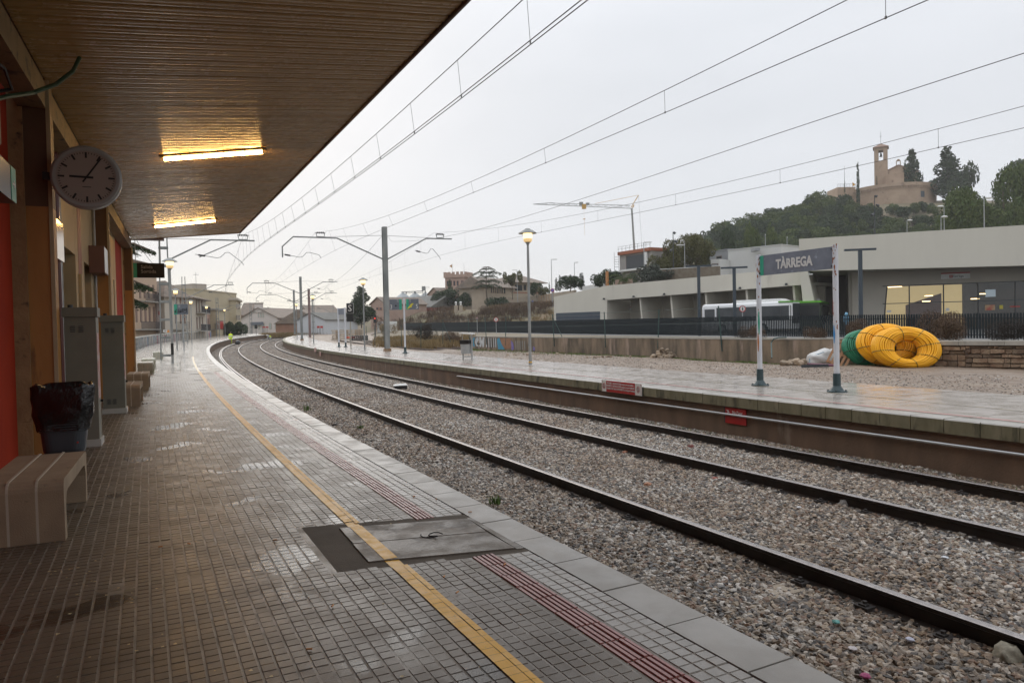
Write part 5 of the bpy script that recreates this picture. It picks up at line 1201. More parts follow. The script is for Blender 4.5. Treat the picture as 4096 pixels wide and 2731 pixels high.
bb = thing('bulk_bag', 'crumpled white bulk bag with blue seams by the wall', 'bag', G(3290, 1456, .68)+Vector((0, 0, .0))); o = obj('sack', bme_, bb); o.location = (0, 0, .19)
MB().tube([(-.49, -.1, .18), (-.36, -.28, .33), (-.1, -.30, .42), (.15, -.30, .36), (.42, -.22, .27), (.5, -.05, .2)], .010, 5).tube([(.5, -.1, .2), (.35, -.33, .12), (.22, -.36, .02)], .010, 5).tube([(-.49, -.12, .2), (-.48, -.16, .02)], .009, 5).build('blue_seam', mat('blue seam', (.12, .30, .42), rough=.6), bb)
tag(MB().cyl(G(3212, 1456, .72), G(3345, 1462, .70), .045, seg=12).build('plastic_pipe', mat('maroon pipe', (.16, .05, .08), rough=.35)), 'maroon plastic pipe lying in front of the white bag', 'pipe')
p = G(3250, 1470, .68); t = thing('rail_offcut', 'short dark metal channel lying below the maroon pipe', 'metal scrap', p); MB().box(-.35, .5, -.05, .05, 0, .06).box(-.35, .5, -.012, .012, .061, .10).build('channel', m_dark, t)
# pallet leaning on the wall
m_wood = mat('weathered pallet wood', (.30, .15, .07), (.38, .22, .12), sc=6, stretch=(1, 1, 5), rough=.75, bump=.3, bsc=60)
pl = thing('pallet', 'brown wooden pallet leaning against the wall beside the green coil', 'pallet', G(3352, 1464, .68)+Vector((0, .25, .01)), math.radians(-25)); pl.rotation_euler = (math.radians(-22), math.radians(26), math.radians(-25)); pl.scale = (.72, 1, .92)
for i in range(5): MB().box(-.40+i*.19, -.30+i*.19, -.02, 0, 0, .95).build('board', m_wood, pl)
for z in (.02, .43, .86): MB().box(-.4, .46, .001, .09, z, z+.08).build('bearer', m_wood, pl)
# stretch of low green weeds and grass along the wall foot
gm_ = MB(); q_ = random.Random(12)
for i in range(5200):
    k = q_.random(); j = min(int(k*8), 7); (x0, y0), (x1, y1) = WL[j], WL[j+1]; f_ = q_.random(); x, y = x0+(x1-x0)*f_, y0+(y1-y0)*f_
    dd = abs(q_.gauss(0, 1))*(1.0 if y > 36 else .35)+.04; x -= dd*.5; y -= dd*.85; h = q_.uniform(.03, .13)*(1.3 if y > 36 else .8)*(1 if mn.noise(Vector((x*.8, y*.8, 0))) > -.15 else .25); a = q_.uniform(0, 3.14); w_ = .014
    z = .655+zoff(math.hypot(x, y)); gm_.add([(x-w_*math.cos(a), y-w_*math.sin(a), z), (x+w_*math.cos(a), y+w_*math.sin(a), z), (x+q_.uniform(-.05, .05), y+q_.uniform(-.05, .05), z+h)], [(0, 1, 2)])
gm_.build('wall_foot_grass', leafmat('fresh grass', (.09, .15, .03), (.13, .17, .05)), kind='stuff')
# ================================================================== generic far buildings
def loc_z(x, y, drop=.6): return terrain(x, y)-drop
m_tileroof = mat('clay tile roof', (.25, .195, .15), (.17, .14, .115), sc=1.3, rough=.8, bump=.5, bsc=9, c3=(.33, .27, .215), sc3=2.5, a3=.4, pdist=.05)
m_winf = mat('window reveal', (.16, .12, .10), rough=.7)
m_shutw = mat('wooden shutter', (.20, .12, .09), (.26, .17, .13), sc=2, rough=.7)
m_iron = mat('balcony iron', (.05, .05, .055), rough=.6)
def bld(name, label, pL, pR, ytop, depth, m, roof=None, wins=(), zb=None, cat='building', trim=None, group=None, balc=(), panes=m_glass):
    (pxL, YL), (pxR, YR) = pL, pR
    A = D(pxL, ytop, YL); d = dirv(pxR, ytop); Bx = d.x/d.y*YR; H0 = A.z
    if zb is None: zb = min(loc_z(A.x, YL), loc_z(Bx, YR))
    v = Vector((Bx-A.x, YR-YL, 0)); L = v.length; rz_ = math.atan2(v.y, v.x); v.normalize(); H = H0-zb
    t = thing(name, label, cat, (A.x, YL, zb), rz_, group)
    MB().box(0, L, 0, depth, 0, H).build('wall', m, t)
    def loc(px, py):
        d = dirv(px, py); den = d.x*v.y-d.y*v.x; k = (A.x*v.y-YL*v.x)/den; u = (A.x*d.y-YL*d.x)/den*-1
        P_ = d*k; u = (P_.x-A.x)*v.x+(P_.y-YL)*v.y; return u, CZ+P_.z-zb
    for w_ in wins:
        x0, z1 = loc(w_[0], w_[1]); x1, z0 = loc(w_[2], w_[3])
        if x1-x0 < .05: continue
        e = min(.12, (x1-x0)*.14)
        f_ = MB().box(x0-e, x1+e, -.06, -.003, z0-e, z1+e).build('window', trim or m_winf, t)
        MB().box(x0, x1, -.075, -.0605, z0, z1).build('pane', w_[4] if len(w_) > 4 else panes, f_)
    for x0, y0, x1, y1 in balc:
        a, z1 = loc(x0, y0); b_, z0 = loc(x1, y1)
        bk_ = MB().box(a, b_, -.9, -.002, z0-.16, z0).build('balcony', m_conc, t)
        bar = MB(); n = max(3, int((b_-a)/.16))
        for i in range(n+1): x = a+(b_-a)*i/n; bar.box(x-.012, x+.012, -.89, -.865, z0, z0+1.0)
        bar.box(a, b_, -.9, -.86, z0+1.0, z0+1.04); bar.build('railing', m_iron, bk_)
    if roof:
        k, h, rm = roof[:3]; o_ = roof[3] if len(roof) > 3 else .35; m_ = MB()
        a, b_, c, dd = -o_, L+o_, -o_, depth+o_
        if k == 'flat': m_.box(a, b_, c, dd, H+.002, H+h)
        elif k == 'ridge': m_.add([(a, c, H), (b_, c, H), (b_, dd, H), (a, dd, H), (a, depth/2, H+h), (b_, depth/2, H+h), (a, c, H+.15), (b_, c, H+.15)], [(0, 1, 7, 6), (6, 7, 5, 4), (4, 5, 2, 3), (0, 6, 4, 3), (1, 2, 5, 7), (3, 2, 1, 0)])
        elif k == 'gable':
            gm2 = MB().add([(0, 0, H), (L, 0, H), (L/2, 0, H+h), (0, depth, H), (L, depth, H), (L/2, depth, H+h)], [(0, 1, 2), (5, 4, 3), (0, 3, 4, 1)]); gm2.build('gable_wall', m, t)
            e = h/(L/2); th_ = .18
            m_.add([(a, c, H-o_*e+.01), (L/2, c, H+h+.01), (b_, c, H-o_*e+.01), (a, dd, H-o_*e+.01), (L/2, dd, H+h+.01), (b_, dd, H-o_*e+.01), (a, c, H-o_*e+th_), (L/2, c, H+h+th_), (b_, c, H-o_*e+th_), (a, dd, H-o_*e+th_), (L/2, dd, H+h+th_), (b_, dd, H-o_*e+th_)],
                   [(6, 7, 10, 9), (7, 8, 11, 10), (0, 1, 7, 6), (1, 2, 8, 7), (3, 0, 6, 9), (2, 5, 11, 8), (0, 3, 4, 1), (1, 4, 5, 2)])
        elif k == 'hip':
            r_ = min(L, depth)/2+o_; cx0, cx1 = (a+r_, b_-r_) if L > depth else (L/2, L/2); cy0, cy1 = (depth/2, depth/2) if L > depth else (c+r_, dd-r_)
            m_.add([(a, c, H+.002), (b_, c, H+.002), (b_, dd, H+.002), (a, dd, H+.002), (a, c, H+.15), (b_, c, H+.15), (b_, dd, H+.15), (a, dd, H+.15), (cx0, cy0, H+h), (cx1, cy1, H+h)],
                   [(3, 2, 1, 0), (0, 1, 5, 4), (1, 2, 6, 5), (2, 3, 7, 6), (3, 0, 4, 7)]+([(4, 5, 9, 8), (5, 6, 9), (6, 7, 8, 9), (7, 4, 8)] if L > depth else [(4, 5, 8), (5, 6, 9, 8), (6, 7, 9), (7, 4, 8, 9)]))
        m_.build('roof', rm, t)
    t['_f'] = 1; del t['_f']
    return t, loc, L, H

# ================================================================== bus station
m_bs = mat('beige station concrete', (.62, .585, .50), (.58, .545, .465), sc=.5, stretch=(1, 1, .2), rough=.75, bump=.05, bsc=30, c3=(.48, .445, .375), sc3=.5, a3=.25)
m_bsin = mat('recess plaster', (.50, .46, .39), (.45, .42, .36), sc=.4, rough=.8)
m_grey = mat('dark shutter panel', (.05, .065, .085), (.062, .078, .098), sc=.9, rough=.5)
bs = thing('bus_station', 'long low beige concrete bus station with slanting fins and open bays', 'building', (0, 0, 0))
LA, LB, LC = Vector((5.84, 100, 0)), Vector((12.17, 93, 0)), Vector((29.02, 73, 0))
def sideways(p0, p1):
    d = (p1-p0).normalized(); n = Vector((-d.y, d.x, 0)); return n if n.y > 0 else -n
def slab(p0, p1, zb0, zb1, zt0, zt1, off0, off1, name, m, parent):
    n = sideways(p0, p1); Z = lambda v, z: Vector((v.x, v.y, z))
    return MB().hexa([Z(p0+n*off0, zb0), Z(p1+n*off0, zb1), Z(p1+n*off1, zb1), Z(p0+n*off1, zb0)], [Z(p0+n*off0, zt0), Z(p1+n*off0, zt1), Z(p1+n*off1, zt1), Z(p0+n*off1, zt0)]).build(name, m, parent)
slab(LA, LB, .6, .6, 6.13, 7.11, 0, 7.5, 'wall', m_bs, bs)
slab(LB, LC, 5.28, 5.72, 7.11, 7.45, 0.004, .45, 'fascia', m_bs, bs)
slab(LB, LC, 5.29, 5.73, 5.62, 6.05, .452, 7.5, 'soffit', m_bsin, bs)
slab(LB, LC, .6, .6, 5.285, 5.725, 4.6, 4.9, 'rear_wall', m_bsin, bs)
def onl(p0, p1, px, py=1180):
    d = dirv(px, py); v = p1-p0; den = d.x*v.y-d.y*v.x; u = (d.y*p0.x-d.x*p0.y)/(-(d.y*v.x-d.x*v.y)) if den else 0
    return (p0+v*u)
pp = (onl(LA, LB, 2223), onl(LA, LB, 2399))
for k in range(6):
    z0 = 1.2+k*.45; slab(pp[0], pp[1], z0, z0, z0+.43, z0+.43, -.03, -.003, 'garage_panel', m_grey, bs)
Z = lambda v, z: Vector((v.x, v.y, z))
nrm = sideways(LB, LC); dl = (LC-LB).normalized()
for px in (2547, 2670, 2809, 2972, 3160):
    p = onl(LB, LC, px); f0 = p+nrm*.45; f1 = p+nrm*4.59; sl_ = dl*.45
    zt = 5.28+.44*((p-LB).length/(LC-LB).length)
    MB().hexa([Z(f0+sl_, .6), Z(f0+sl_+dl*.22, .6), Z(f1+sl_+dl*.22, .6), Z(f1+sl_, .6)], [Z(f0, zt), Z(f0+dl*.22, zt), Z(f1+dl*.22, zt), Z(f1, zt)]).build('fin', m_bs, bs)
for px in (2426, 2545, 2668, 2808, 2972, 3158):
    p = onl(LB, LC, px)-dl*.2; z_ = 5.28+.44*((p-LB).length/(LC-LB).length)
    fl2 = MB(); c = p-nrm*.35; fl2.box(-.28, .2, -.02, .02, 0, .03, Matrix.Translation(Z(c, z_+.05)) @ Matrix.Rotation(math.atan2(dl.y, dl.x), 4, 'Z')); fl2.cyl(Z(p, z_+.12), Z(c, z_+.1), .025, seg=6).box(-.05, .16, -.08, .08, .03, .22, Matrix.Translation(Z(c, z_+.05)) @ Matrix.Rotation(math.atan2(dl.y, dl.x), 4, 'Z'))
    fl2.build('floodlight', m_dark, bs)
sA, sB = onl(LB+nrm*4.59, LC+nrm*4.59, 2471), onl(LB+nrm*4.59, LC+nrm*4.59, 2525)
slab(sA, sB, 3.95, 3.95, 4.35, 4.35, -.06, -.004, 'wall_sign', m_white, bs); slab(sA, sB, 4.352, 4.352, 4.42, 4.42, -.06, -.004, 'sign_stripe', m_redp, bs)
def signtext(p0, p1, z, size, parent, logo=True):
    d = (p1-p0).normalized(); n = sideways(p0, p1); rz_ = math.atan2(d.y, d.x); L = (p1-p0).length
    o = text('Tàrrega', size, m_dark, parent, Z(p0+d*L*.58-n*.075, z), (math.pi/2, 0, rz_))
    c = p0+d*L*.34-n*.07; MB().box(-size*.45, size*.45, -.006, .0, -size*.45, size*.45, Matrix.Translation(Z(c, z)) @ Matrix.Rotation(rz_, 4, 'Z')).build('logo_square', m_redp, parent)
    lg = MB(); Mx = Matrix.Translation(Z(c-n*.008, z)) @ Matrix.Rotation(rz_, 4, 'Z')
    for k in (-.22, 0, .22): lg.box(-size*.3, size*.3, -.004, 0, size*k-.03*size, size*k+.05*size, Mx)
    lg.build('logo_bars', m_white, parent)
signtext(sA, sB, 4.14, .26, bs)
# tall right-hand hall
hl = thing('bus_station_hall', 'taller beige hall of the bus station with overhang and lit glazing', 'building', (0, 0, 0))
U0, U1 = Vector((28.04, 71, 0)), Vector((44.96, 64, 0)); dU = (U1-U0).normalized(); U2 = U0+dU*42; nU = sideways(U0, U1)
slope_ = (6.53-6.93)/(U1-U0).length
zl = lambda p: 6.95+slope_*(p-U0).length
slab(U0, U2, 6.95, 6.95+slope_*42, 10.07, 10.09, 0, .5, 'fascia', m_bs, hl)
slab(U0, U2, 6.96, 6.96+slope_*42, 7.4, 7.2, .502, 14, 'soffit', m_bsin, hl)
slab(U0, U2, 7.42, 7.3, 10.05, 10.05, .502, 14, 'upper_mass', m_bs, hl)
# left flank leaning wall of the passage
MB().hexa([Z(U0+dU*.55, .6), Z(U0+dU*1.9, .6), Z(U0+dU*3.6+nU*9, .6), Z(U0+dU*1.5+nU*9, .6)], [Z(U0+dU*.02, 6.945), Z(U0+dU*.75, 6.935), Z(U0+dU*1.5+nU*9, 6.9), Z(U0+dU*1.0+nU*9, 6.9)]).build('leaning_wall', m_bs, hl)
gw = nU*4.0
def og(px, py=1180, off=4.0): return onl(U0+nU*off, U2+nU*off, px, py)
wA, wB = og(3408), og(3545)
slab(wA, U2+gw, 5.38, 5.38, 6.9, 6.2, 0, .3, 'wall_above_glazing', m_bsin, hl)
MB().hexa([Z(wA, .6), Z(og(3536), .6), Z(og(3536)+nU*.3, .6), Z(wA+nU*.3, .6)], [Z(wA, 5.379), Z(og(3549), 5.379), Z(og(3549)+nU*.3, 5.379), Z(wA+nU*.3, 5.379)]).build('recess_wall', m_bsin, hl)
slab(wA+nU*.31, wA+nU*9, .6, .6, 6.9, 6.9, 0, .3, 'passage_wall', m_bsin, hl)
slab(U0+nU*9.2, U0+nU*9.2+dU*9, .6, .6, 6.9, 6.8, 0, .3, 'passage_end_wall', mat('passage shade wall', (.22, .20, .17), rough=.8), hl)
# glazing: frames, panes, interior
def clearmat(name, tint, fac):
    m = bpy.data.materials.new(name); m.use_nodes = True; t = m.node_tree; t.nodes.clear()
    o_ = N(t, 'ShaderNodeOutputMaterial'); mx = N(t, 'ShaderNodeMixShader'); tr = N(t, 'ShaderNodeBsdfTransparent'); gl = N(t, 'ShaderNodeBsdfGlossy')
    tr.inputs[0].default_value = (*tint, 1); gl.inputs['Roughness'].default_value = .03; gl.inputs[0].default_value = (.9, .9, .9, 1); mx.inputs[0].default_value = fac
    t.links.new(tr.outputs[0], mx.inputs[1]); t.links.new(gl.outputs[0], mx.inputs[2]); t.links.new(mx.outputs[0], o_.inputs[0]); return m
m_clear = clearmat('clear glazing', (.86, .86, .82), .045)
cols_px = [3549, 3637, 3774, 3912, 4060]
edges = [og(3549)]+[og(p) for p in cols_px[1:]]+[og(4060)+dU*(4+i*4) for i in range(4)]
lows = [og(3530)]+edges[1:]
for i in range(len(edges)-1):
    for (za, zb_) in ((3.67, 5.33), (1.0, 3.60)):
        fa, fb_ = za, zb_
        def mixp(z, a): return (lows[i+a]+(edges[i+a]-lows[i+a])*((z-.95)/4.4))
        q4 = [Z(mixp(za, 0)+dU*.05-nU*.0, za), Z(mixp(za, 1)-dU*.05, za), Z(mixp(zb_, 1)-dU*.05, zb_), Z(mixp(zb_, 0)+dU*.05, zb_)]
        MB().hexa([q4[0], q4[1], q4[1]+nU*.012, q4[0]+nU*.012], [q4[3], q4[2], q4[2]+nU*.012, q4[3]+nU*.012]).build('pane', m_clear, hl)
for i in range(len(edges)): MB().cyl(Z(lows[i], .95), Z(edges[i], 5.375), .06, seg=4).build('mullion', m_dark, hl)
for z in (.99, 3.635, 5.35):
    MB().cyl(Z(lows[0], z), Z(edges[-1], z), .05, seg=4).build('transom', m_dark, hl)
m_intw = mat('glowing interior wall', (.55, .45, .26), (.50, .40, .22), sc=.4, rough=.8, emit=(1, .78, .42), es=.42)  # wall emits by itself, standing in for warm lamplight in the room
m_intd = mat('dim interior', (.05, .035, .03), (.09, .06, .05), sc=.5, rough=.7)  # dark colour stands in for the unlit parts of the room
slab(og(3400)+nU*4, og(3880)+nU*4, .95, .95, 5.6, 5.6, 0, .2, 'interior_wall', m_intw, hl)
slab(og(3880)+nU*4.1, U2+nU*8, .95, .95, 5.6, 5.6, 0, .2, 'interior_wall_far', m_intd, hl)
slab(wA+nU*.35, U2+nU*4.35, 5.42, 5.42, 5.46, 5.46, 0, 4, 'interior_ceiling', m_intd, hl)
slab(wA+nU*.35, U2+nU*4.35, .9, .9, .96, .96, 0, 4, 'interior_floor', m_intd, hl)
MB().hexa([Z(og(3640)+nU*3.6, .96), Z(og(3790)+nU*3.6, .96), Z(og(3790)+nU*3.9, .96), Z(og(3640)+nU*3.9, .96)], [Z(og(3640)+nU*3.6, 3.5), Z(og(3790)+nU*3.6, 4.6), Z(og(3790)+nU*3.9, 4.6), Z(og(3640)+nU*3.9, 3.5)]).build('interior_counter', mat('dark red counter', (.14, .03, .025), rough=.5), hl)
m_warm = emis('warm interior light', (1, .72, .38), 5.0)
for px, py in ((3560, 1146), (3592, 1146), (3715, 1183), (3705, 1205), (3900, 1195), (3935, 1175)):
    p = og(px, py, 5.2); zz = D(px, py, p.y).z; MB().cyl(Z(p, min(zz, 5.3))-dU*.35, Z(p, min(zz, 5.3))+dU*.35, .04, seg=6).build('interior_lamp', m_warm, hl)
p = og(3962, 1180, 4.3); MB().box(-.4, .4, -.03, .03, -.34, .34, Matrix.Translation(Z(p, 4.35)) @ Matrix.Rotation(math.atan2(dU.y, dU.x), 4, 'Z')).build('interior_clock', mat('clock panel', (.5, .6, .72), rough=.4, emit=(.6, .75, 1), es=.25), hl)
for px, py, w_, h_, m in ((3790, 1238, .3, .28, m_white), (3556, 1245, .38, .22, m_white), (4005, 1228, .28, .34, mat('notice yellow', (.62, .52, .06), rough=.5)), (3960, 1230, .8, .5, mat('poster cream', (.5, .4, .22), (.45, .08, .05), sc=1.5, rough=.5)), (4060, 1226, .8, .12, m_redp)):
    p = og(px, py, 3.93); zz = D(px, py, p.y).z; MB().box(-w_/2, w_/2, -.01, .01, -h_/2, h_/2, Matrix.Translation(Z(p, zz)) @ Matrix.Rotation(math.atan2(dU.y, dU.x), 4, 'Z')).build('glass_notice', m, hl)
sA, sB = og(3764, 1115), og(3880, 1115)
slab(sA, sB, 5.82, 5.82, 6.30, 6.30, -.10, -.004, 'wall_sign', m_white, hl); slab(sA, sB, 6.302, 6.302, 6.40, 6.40, -.10, -.004, 'sign_stripe', m_redp, hl); signtext(sA-nU*.045, sB-nU*.045, 6.04, .30, hl)
tag(MB().box(-.1, .25, -.05, .05, -.05, .05, Matrix.Translation(D(3240, 1097, 70.5)) @ Matrix.Rotation(-.5, 4, 'Z')).cyl(D(3236, 1093, 70.6), D(3234, 1085, 71.3), .03, seg=6).build('security_camera', m_white), 'small white security camera under the hall corner', 'camera')
# T shaped dark lamp posts
def tlamp(label, px, Y, y, zb_):
    p = D(px, y, Y); H = p.z-zb_; t = thing('street_lamp', label, 'street lamp', (p.x, p.y, zb_), math.radians(-12), 'dark T shaped lamps of the bus station')
    MB().box(-.13, .13, -.10, .10, 0, H-.08).build('post', mat('slate paint', (.04, .055, .07), rough=.5), t); MB().box(-1.05, 1.05, -.13, .13, H-.078, H+.06).build('lamp_bar', mat('slate paint', (.04, .055, .07)), t)
tlamp('dark T shaped lamp post left of the bus front', 2794, 62, 1064, 1.02); tlamp('dark T shaped lamp post before the middle of the bus', 2936, 60, 1070, 1.02); tlamp('dark T shaped lamp post right of the station name sign', 3440, 52, 998, .95)

# ---- buses
def bus(label, a, b_, zb_, W_, body, lab2=None):
    v = b_-a; L = v.length; rz_ = math.atan2(v.y, v.x); t = thing('bus', label, 'bus', (a.x, a.y, zb_), rz_); H = 3.0
    pr = [(0, .38), (0, 2.6), (.10, 2.92), (.3, 3.03), (W_-.3, 3.03), (W_-.1, 2.92), (W_, 2.6), (W_, .38)]
    MB().sweep([[(x, y+(1 if y < W_/2 else -1)*ins, z-(ins*.5 if z > 2 else 0)) for y, z in pr] for x, ins in ((0.0, .10), (.25, 0), (L-.25, 0), (L, .08))]).build('body', body, t)
    MB().box(L+.001, L+.02, .1, W_-.1, .9, 2.8).build('rear_panel', m_dark, t)
    MB().box(1.75, L-.12, -.006, .02, 1.2, 2.62).build('side_window', m_glass, t)
    ds = MB(); [ds.box(x, x+.03, -.012, -.0065, 1.35, 2.55) for x in (3.6, 5.3, 7.0, 8.7, 10.2) if x < L-.6]; ds.build('window_divider', m_black, t)
    MB().box(.35, 1.55, -.008, .02, 1.2, 2.5).build('front_side_window', m_glass, t)
    MB().box(-.02, .03, .18, W_-.18, 1.3, 2.65).build('windscreen', m_glass, t)
    MB().hexa([(3.3, .4, 3.031), (9.0, .4, 3.031), (9.0, W_-.4, 3.031), (3.3, W_-.4, 3.031)], [(3.7, .5, 3.33), (8.3, .5, 3.33), (8.3, W_-.5, 3.33), (3.7, W_-.5, 3.33)]).build('roof_unit', m_white, t)
    for x in (2.4, L-3.0):
        wl = MB().cyl((x, -.02, .48), (x, .25, .48), .48, seg=20).build('wheel', m_black, t); MB().cyl((x, -.03, .48), (x, .0, .48), .26, seg=14).build('rim', m_galv, wl)
    return t, L
m_busw = mat('bus white', (.72, .72, .72), rough=.3, coat=.3)
a, b_ = D(2806, 1217, 77), D(3168, 1200, 69.8); a.z = b_.z = 0
t, L = bus('white city bus with dark windows parked behind the slat fence', a, b_, 1.03, 2.5, m_busw)
MB().box(L-1.4, L+.012, .0, 2.5, 2.93, 3.05).build('green_roof_end', mat('bus green', (.12, .42, .03), rough=.35), t); MB().box(L-.30, L-.18, -.03, -.013, .5, 2.7).build('rear_pillar', m_white, t)
c = D(3284, 1197, 70); t, L = bus('green bus standing inside the dark passage of the bus station', Vector((c.x, c.y, 0)), Vector((c.x+5.0, c.y+9.5, 0)), 1.0, 2.45, mat('dark bus body', (.03, .045, .03), rough=.35)); MB().box(-.03, L-.2, -.02, 2.47, 2.86, 3.04).build('green_roof_edge', mat('bus green', (.12, .42, .03)), t)
# little people at the bus station: blue umbrella/rucksack figure
# ================================================================== vegetation
def crown_np(kind, n, seed, dense=False):
    r = np.random.default_rng(seed); P_ = []
    if kind == 'pine':       # irregular lobes, flat-bottomed
        k = 13; c = np.stack([r.normal(0, .22, k), r.normal(0, .22, k), r.uniform(.42, .86, k)], 1); rad = r.uniform(.12, .24, k)
        c[0] = (0, 0, .8); rad[0] = .2
    elif kind == 'umbrella':
        k = 12; c = np.stack([r.normal(0, .3, k), r.normal(0, .3, k), r.uniform(.62, .86, k)], 1); rad = r.uniform(.12, .19, k)
    elif kind == 'cypress':
        k = 12; z = np.linspace(.1, .95, k); c = np.stack([r.normal(0, .01, k), r.normal(0, .01, k), z], 1); rad = .085*(1.1-z)**.45*1.0+.01
    elif kind == 'cone':
        k = 16; z = np.linspace(.15, .95, k); rr_ = .26*(1.02-z)**.75; a = r.uniform(0, 6.28, k); c = np.stack([rr_*.5*np.cos(a), rr_*.5*np.sin(a), z], 1); rad = rr_*.62+.03
    elif kind == 'bush':
        k = 11; c = np.stack([r.uniform(-.75, .75, k), r.uniform(-.5, .5, k), r.uniform(.2, .62, k)], 1); rad = r.uniform(.22, .4, k)
    else:
        k = 9; c = np.stack([r.normal(0, .17, k), r.normal(0, .17, k), r.uniform(.42, .78, k)], 1); rad = r.uniform(.18, .28, k)
    idx = r.choice(k, n, p=rad**2/np.sum(rad**2)); d = r.normal(size=(n, 3)); d /= np.linalg.norm(d, axis=1)[:, None]
    rr_ = rad[idx]*(r.uniform(.55, 1.0, n)**.5)*r.choice([1, 1, 1, 1.12], n)
    p = c[idx]+d*rr_[:, None]*np.array([1, 1, .82 if kind in ('pine', 'umbrella') else 1.0])
    s = {'pine': .022, 'umbrella': .02, 'cypress': .012, 'cone': .018, 'bush': .035}.get(kind, .024)*r.uniform(.85, 2.1, n)*min(1.25, (2400/n)**(.5 if kind != 'bush' else .25))
    if kind == 'bush' and not dense: s = s*.62
    a = r.normal(size=(n, 3)); a /= np.linalg.norm(a, axis=1)[:, None]; b_ = np.cross(a, d+r.normal(size=(n, 3))*.6); b_ /= np.linalg.norm(b_, axis=1)[:, None]+1e-9
    wq = .42 if (kind == 'bush' and not dense) else .7
    v = np.empty((n, 4, 3)); v[:, 0] = p-a*s[:, None]; v[:, 1] = p-b_*s[:, None]*wq; v[:, 2] = p+a*s[:, None]; v[:, 3] = p+b_*s[:, None]*wq
    v = v.reshape(-1, 3); hi_ = np.percentile(v, 99.7, axis=0); lo_ = np.percentile(v, .3, axis=0); mid = (hi_+lo_)/2
    v[:, 0] = (v[:, 0]-mid[0])/(hi_[0]-lo_[0]); v[:, 1] = (v[:, 1]-mid[1])/(hi_[1]-lo_[1])
    zb_ = {'pine': .12, 'umbrella': .5, 'cypress': .02, 'cone': .06, 'bush': 0.0}.get(kind, .15)
    v[:, 2] = zb_+(v[:, 2]-lo_[2])/(hi_[2]-lo_[2])*(1-zb_)
    return v, np.arange(n*4).reshape(-1, 4)
lf = {'pine': leafmat('pine foliage', (.050, .080, .022), (.10, .125, .034)), 'dark': leafmat('dark evergreen', (.028, .048, .022), (.052, .074, .032)), 'olive': leafmat('grey olive foliage', (.055, .065, .05), (.085, .095, .075)),
      'brown': leafmat('dry brown twigs', (.085, .055, .035), (.13, .085, .055)), 'straw': leafmat('straw brush', (.26, .19, .09), (.20, .14, .07)), 'cypress': leafmat('cypress green', (.025, .042, .02), (.04, .06, .03)), 'yellowish': leafmat('yellow green foliage', (.085, .085, .03), (.12, .115, .045)), 'black': leafmat('dark bare bush', (.028, .022, .018), (.045, .035, .028))}
m_trunk = mat('tree bark', (.09, .065, .045), (.14, .105, .075), sc=3, rough=.9)
_cm = {}
def crown(kind, mk, n, seed):
    k = (kind, mk, n, seed)
    if k not in _cm:
        v, f_ = crown_np(kind, n, seed, mk in ('dark', 'olive', 'pine')); _cm[k] = np_mesh('crown', v, f_, lf[mk])
    return _cm[k]
_tm = {}
def trunk(kind, seed):
    if (kind, seed) not in _tm:
        r = random.Random(seed); m = MB(); b_ = [Vector((0, 0, -.03)), Vector((r.uniform(-.02, .02), 0, .2)), Vector((r.uniform(-.04, .04), r.uniform(-.03, .03), .5)), Vector((0, 0, .8))]
        m.tube(b_, [.022, .018, .014, .006], 6)
        if kind != 'cypress':
            for i in range(6): p = b_[1].lerp(b_[2], r.random()); a = r.uniform(0, 6.28); m.tube([p, p+Vector((.1*math.cos(a), .1*math.sin(a), .1)), p+Vector((.2*math.cos(a), .2*math.sin(a), .26))], [.010, .007, .003], 4)
        _tm[(kind, seed)] = m.mesh('trunk', m_trunk)
    return _tm[(kind, seed)]
def tree(label, px, ytop, Y, wpx=None, kind='pine', mk='pine', n=1500, seed=1, ybase=None, cat='tree', group=None, name=None, hmin=2.0):
    top = D(px, ytop, Y); zb_ = terrain(top.x, top.y)
    if ybase is not None: zb_ = D(px, ybase, Y).z
    H = max(top.z-zb_, hmin); wd = wpx*Y/F if wpx else H*.6
    base_w = 1.0
    t = thing(name or {'pine': 'pine_tree', 'umbrella': 'pine_tree', 'cypress': 'cypress_tree', 'cone': 'conifer_tree', 'bush': 'shrub'}.get(kind, 'tree'), label, cat, (top.x, top.y, zb_), random.uniform(0, 6.28), group)
    t.scale = (wd/base_w, wd/base_w, H)
    obj('crown', crown(kind, mk, n, seed), t)
    if kind != 'bush': o = obj('trunk', trunk(kind, seed % 3), t)
    return t
# chapel hilltop trees
tree('tall thin cypress left of the chapel tower', 3431, 650, 297, 15, 'cypress', 'cypress', 900, 1)
tree('dark two peaked evergreen directly right of the chapel gable', 3640, 604, 296, 85, 'cone', 'dark', 2600, 2)
tree('very large dark evergreen right of the chapel', 3790, 588, 290, 135, 'cone', 'dark', 3500, 3)
tree('smaller dark tree beside the very large evergreen', 3872, 650, 292, 66, 'round', 'dark', 1800, 4)
for px, y0, lab in ((3507, 700, 'tiny cypress at the foot of the chapel tower'), (3554, 690, 'tiny cypress before the chapel front'), (3691, 690, 'tiny cypress by the terrace wall'), (3378, 722, 'tiny cypress on the left terrace')): tree(lab, px, y0, 299, 7, 'cypress', 'cypress', 350, 5, ybase=y0+52)
# big near trees at the right
tree('huge green pine crown rising behind the hall roof at the right edge', 4010, 665, 160, 360, 'pine', 'pine', 20000, 6)
tree('lower spreading pine left of the huge one, behind the hall roof', 3870, 760, 150, 250, 'pine', 'pine', 14000, 7)
tree('pine clump at the far right edge behind the lamp', 4160, 700, 170, 260, 'pine', 'pine', 12000, 8)
tree('dark tree on the far right ridge', 4075, 640, 330, 170, 'round', 'dark', 2500, 9)
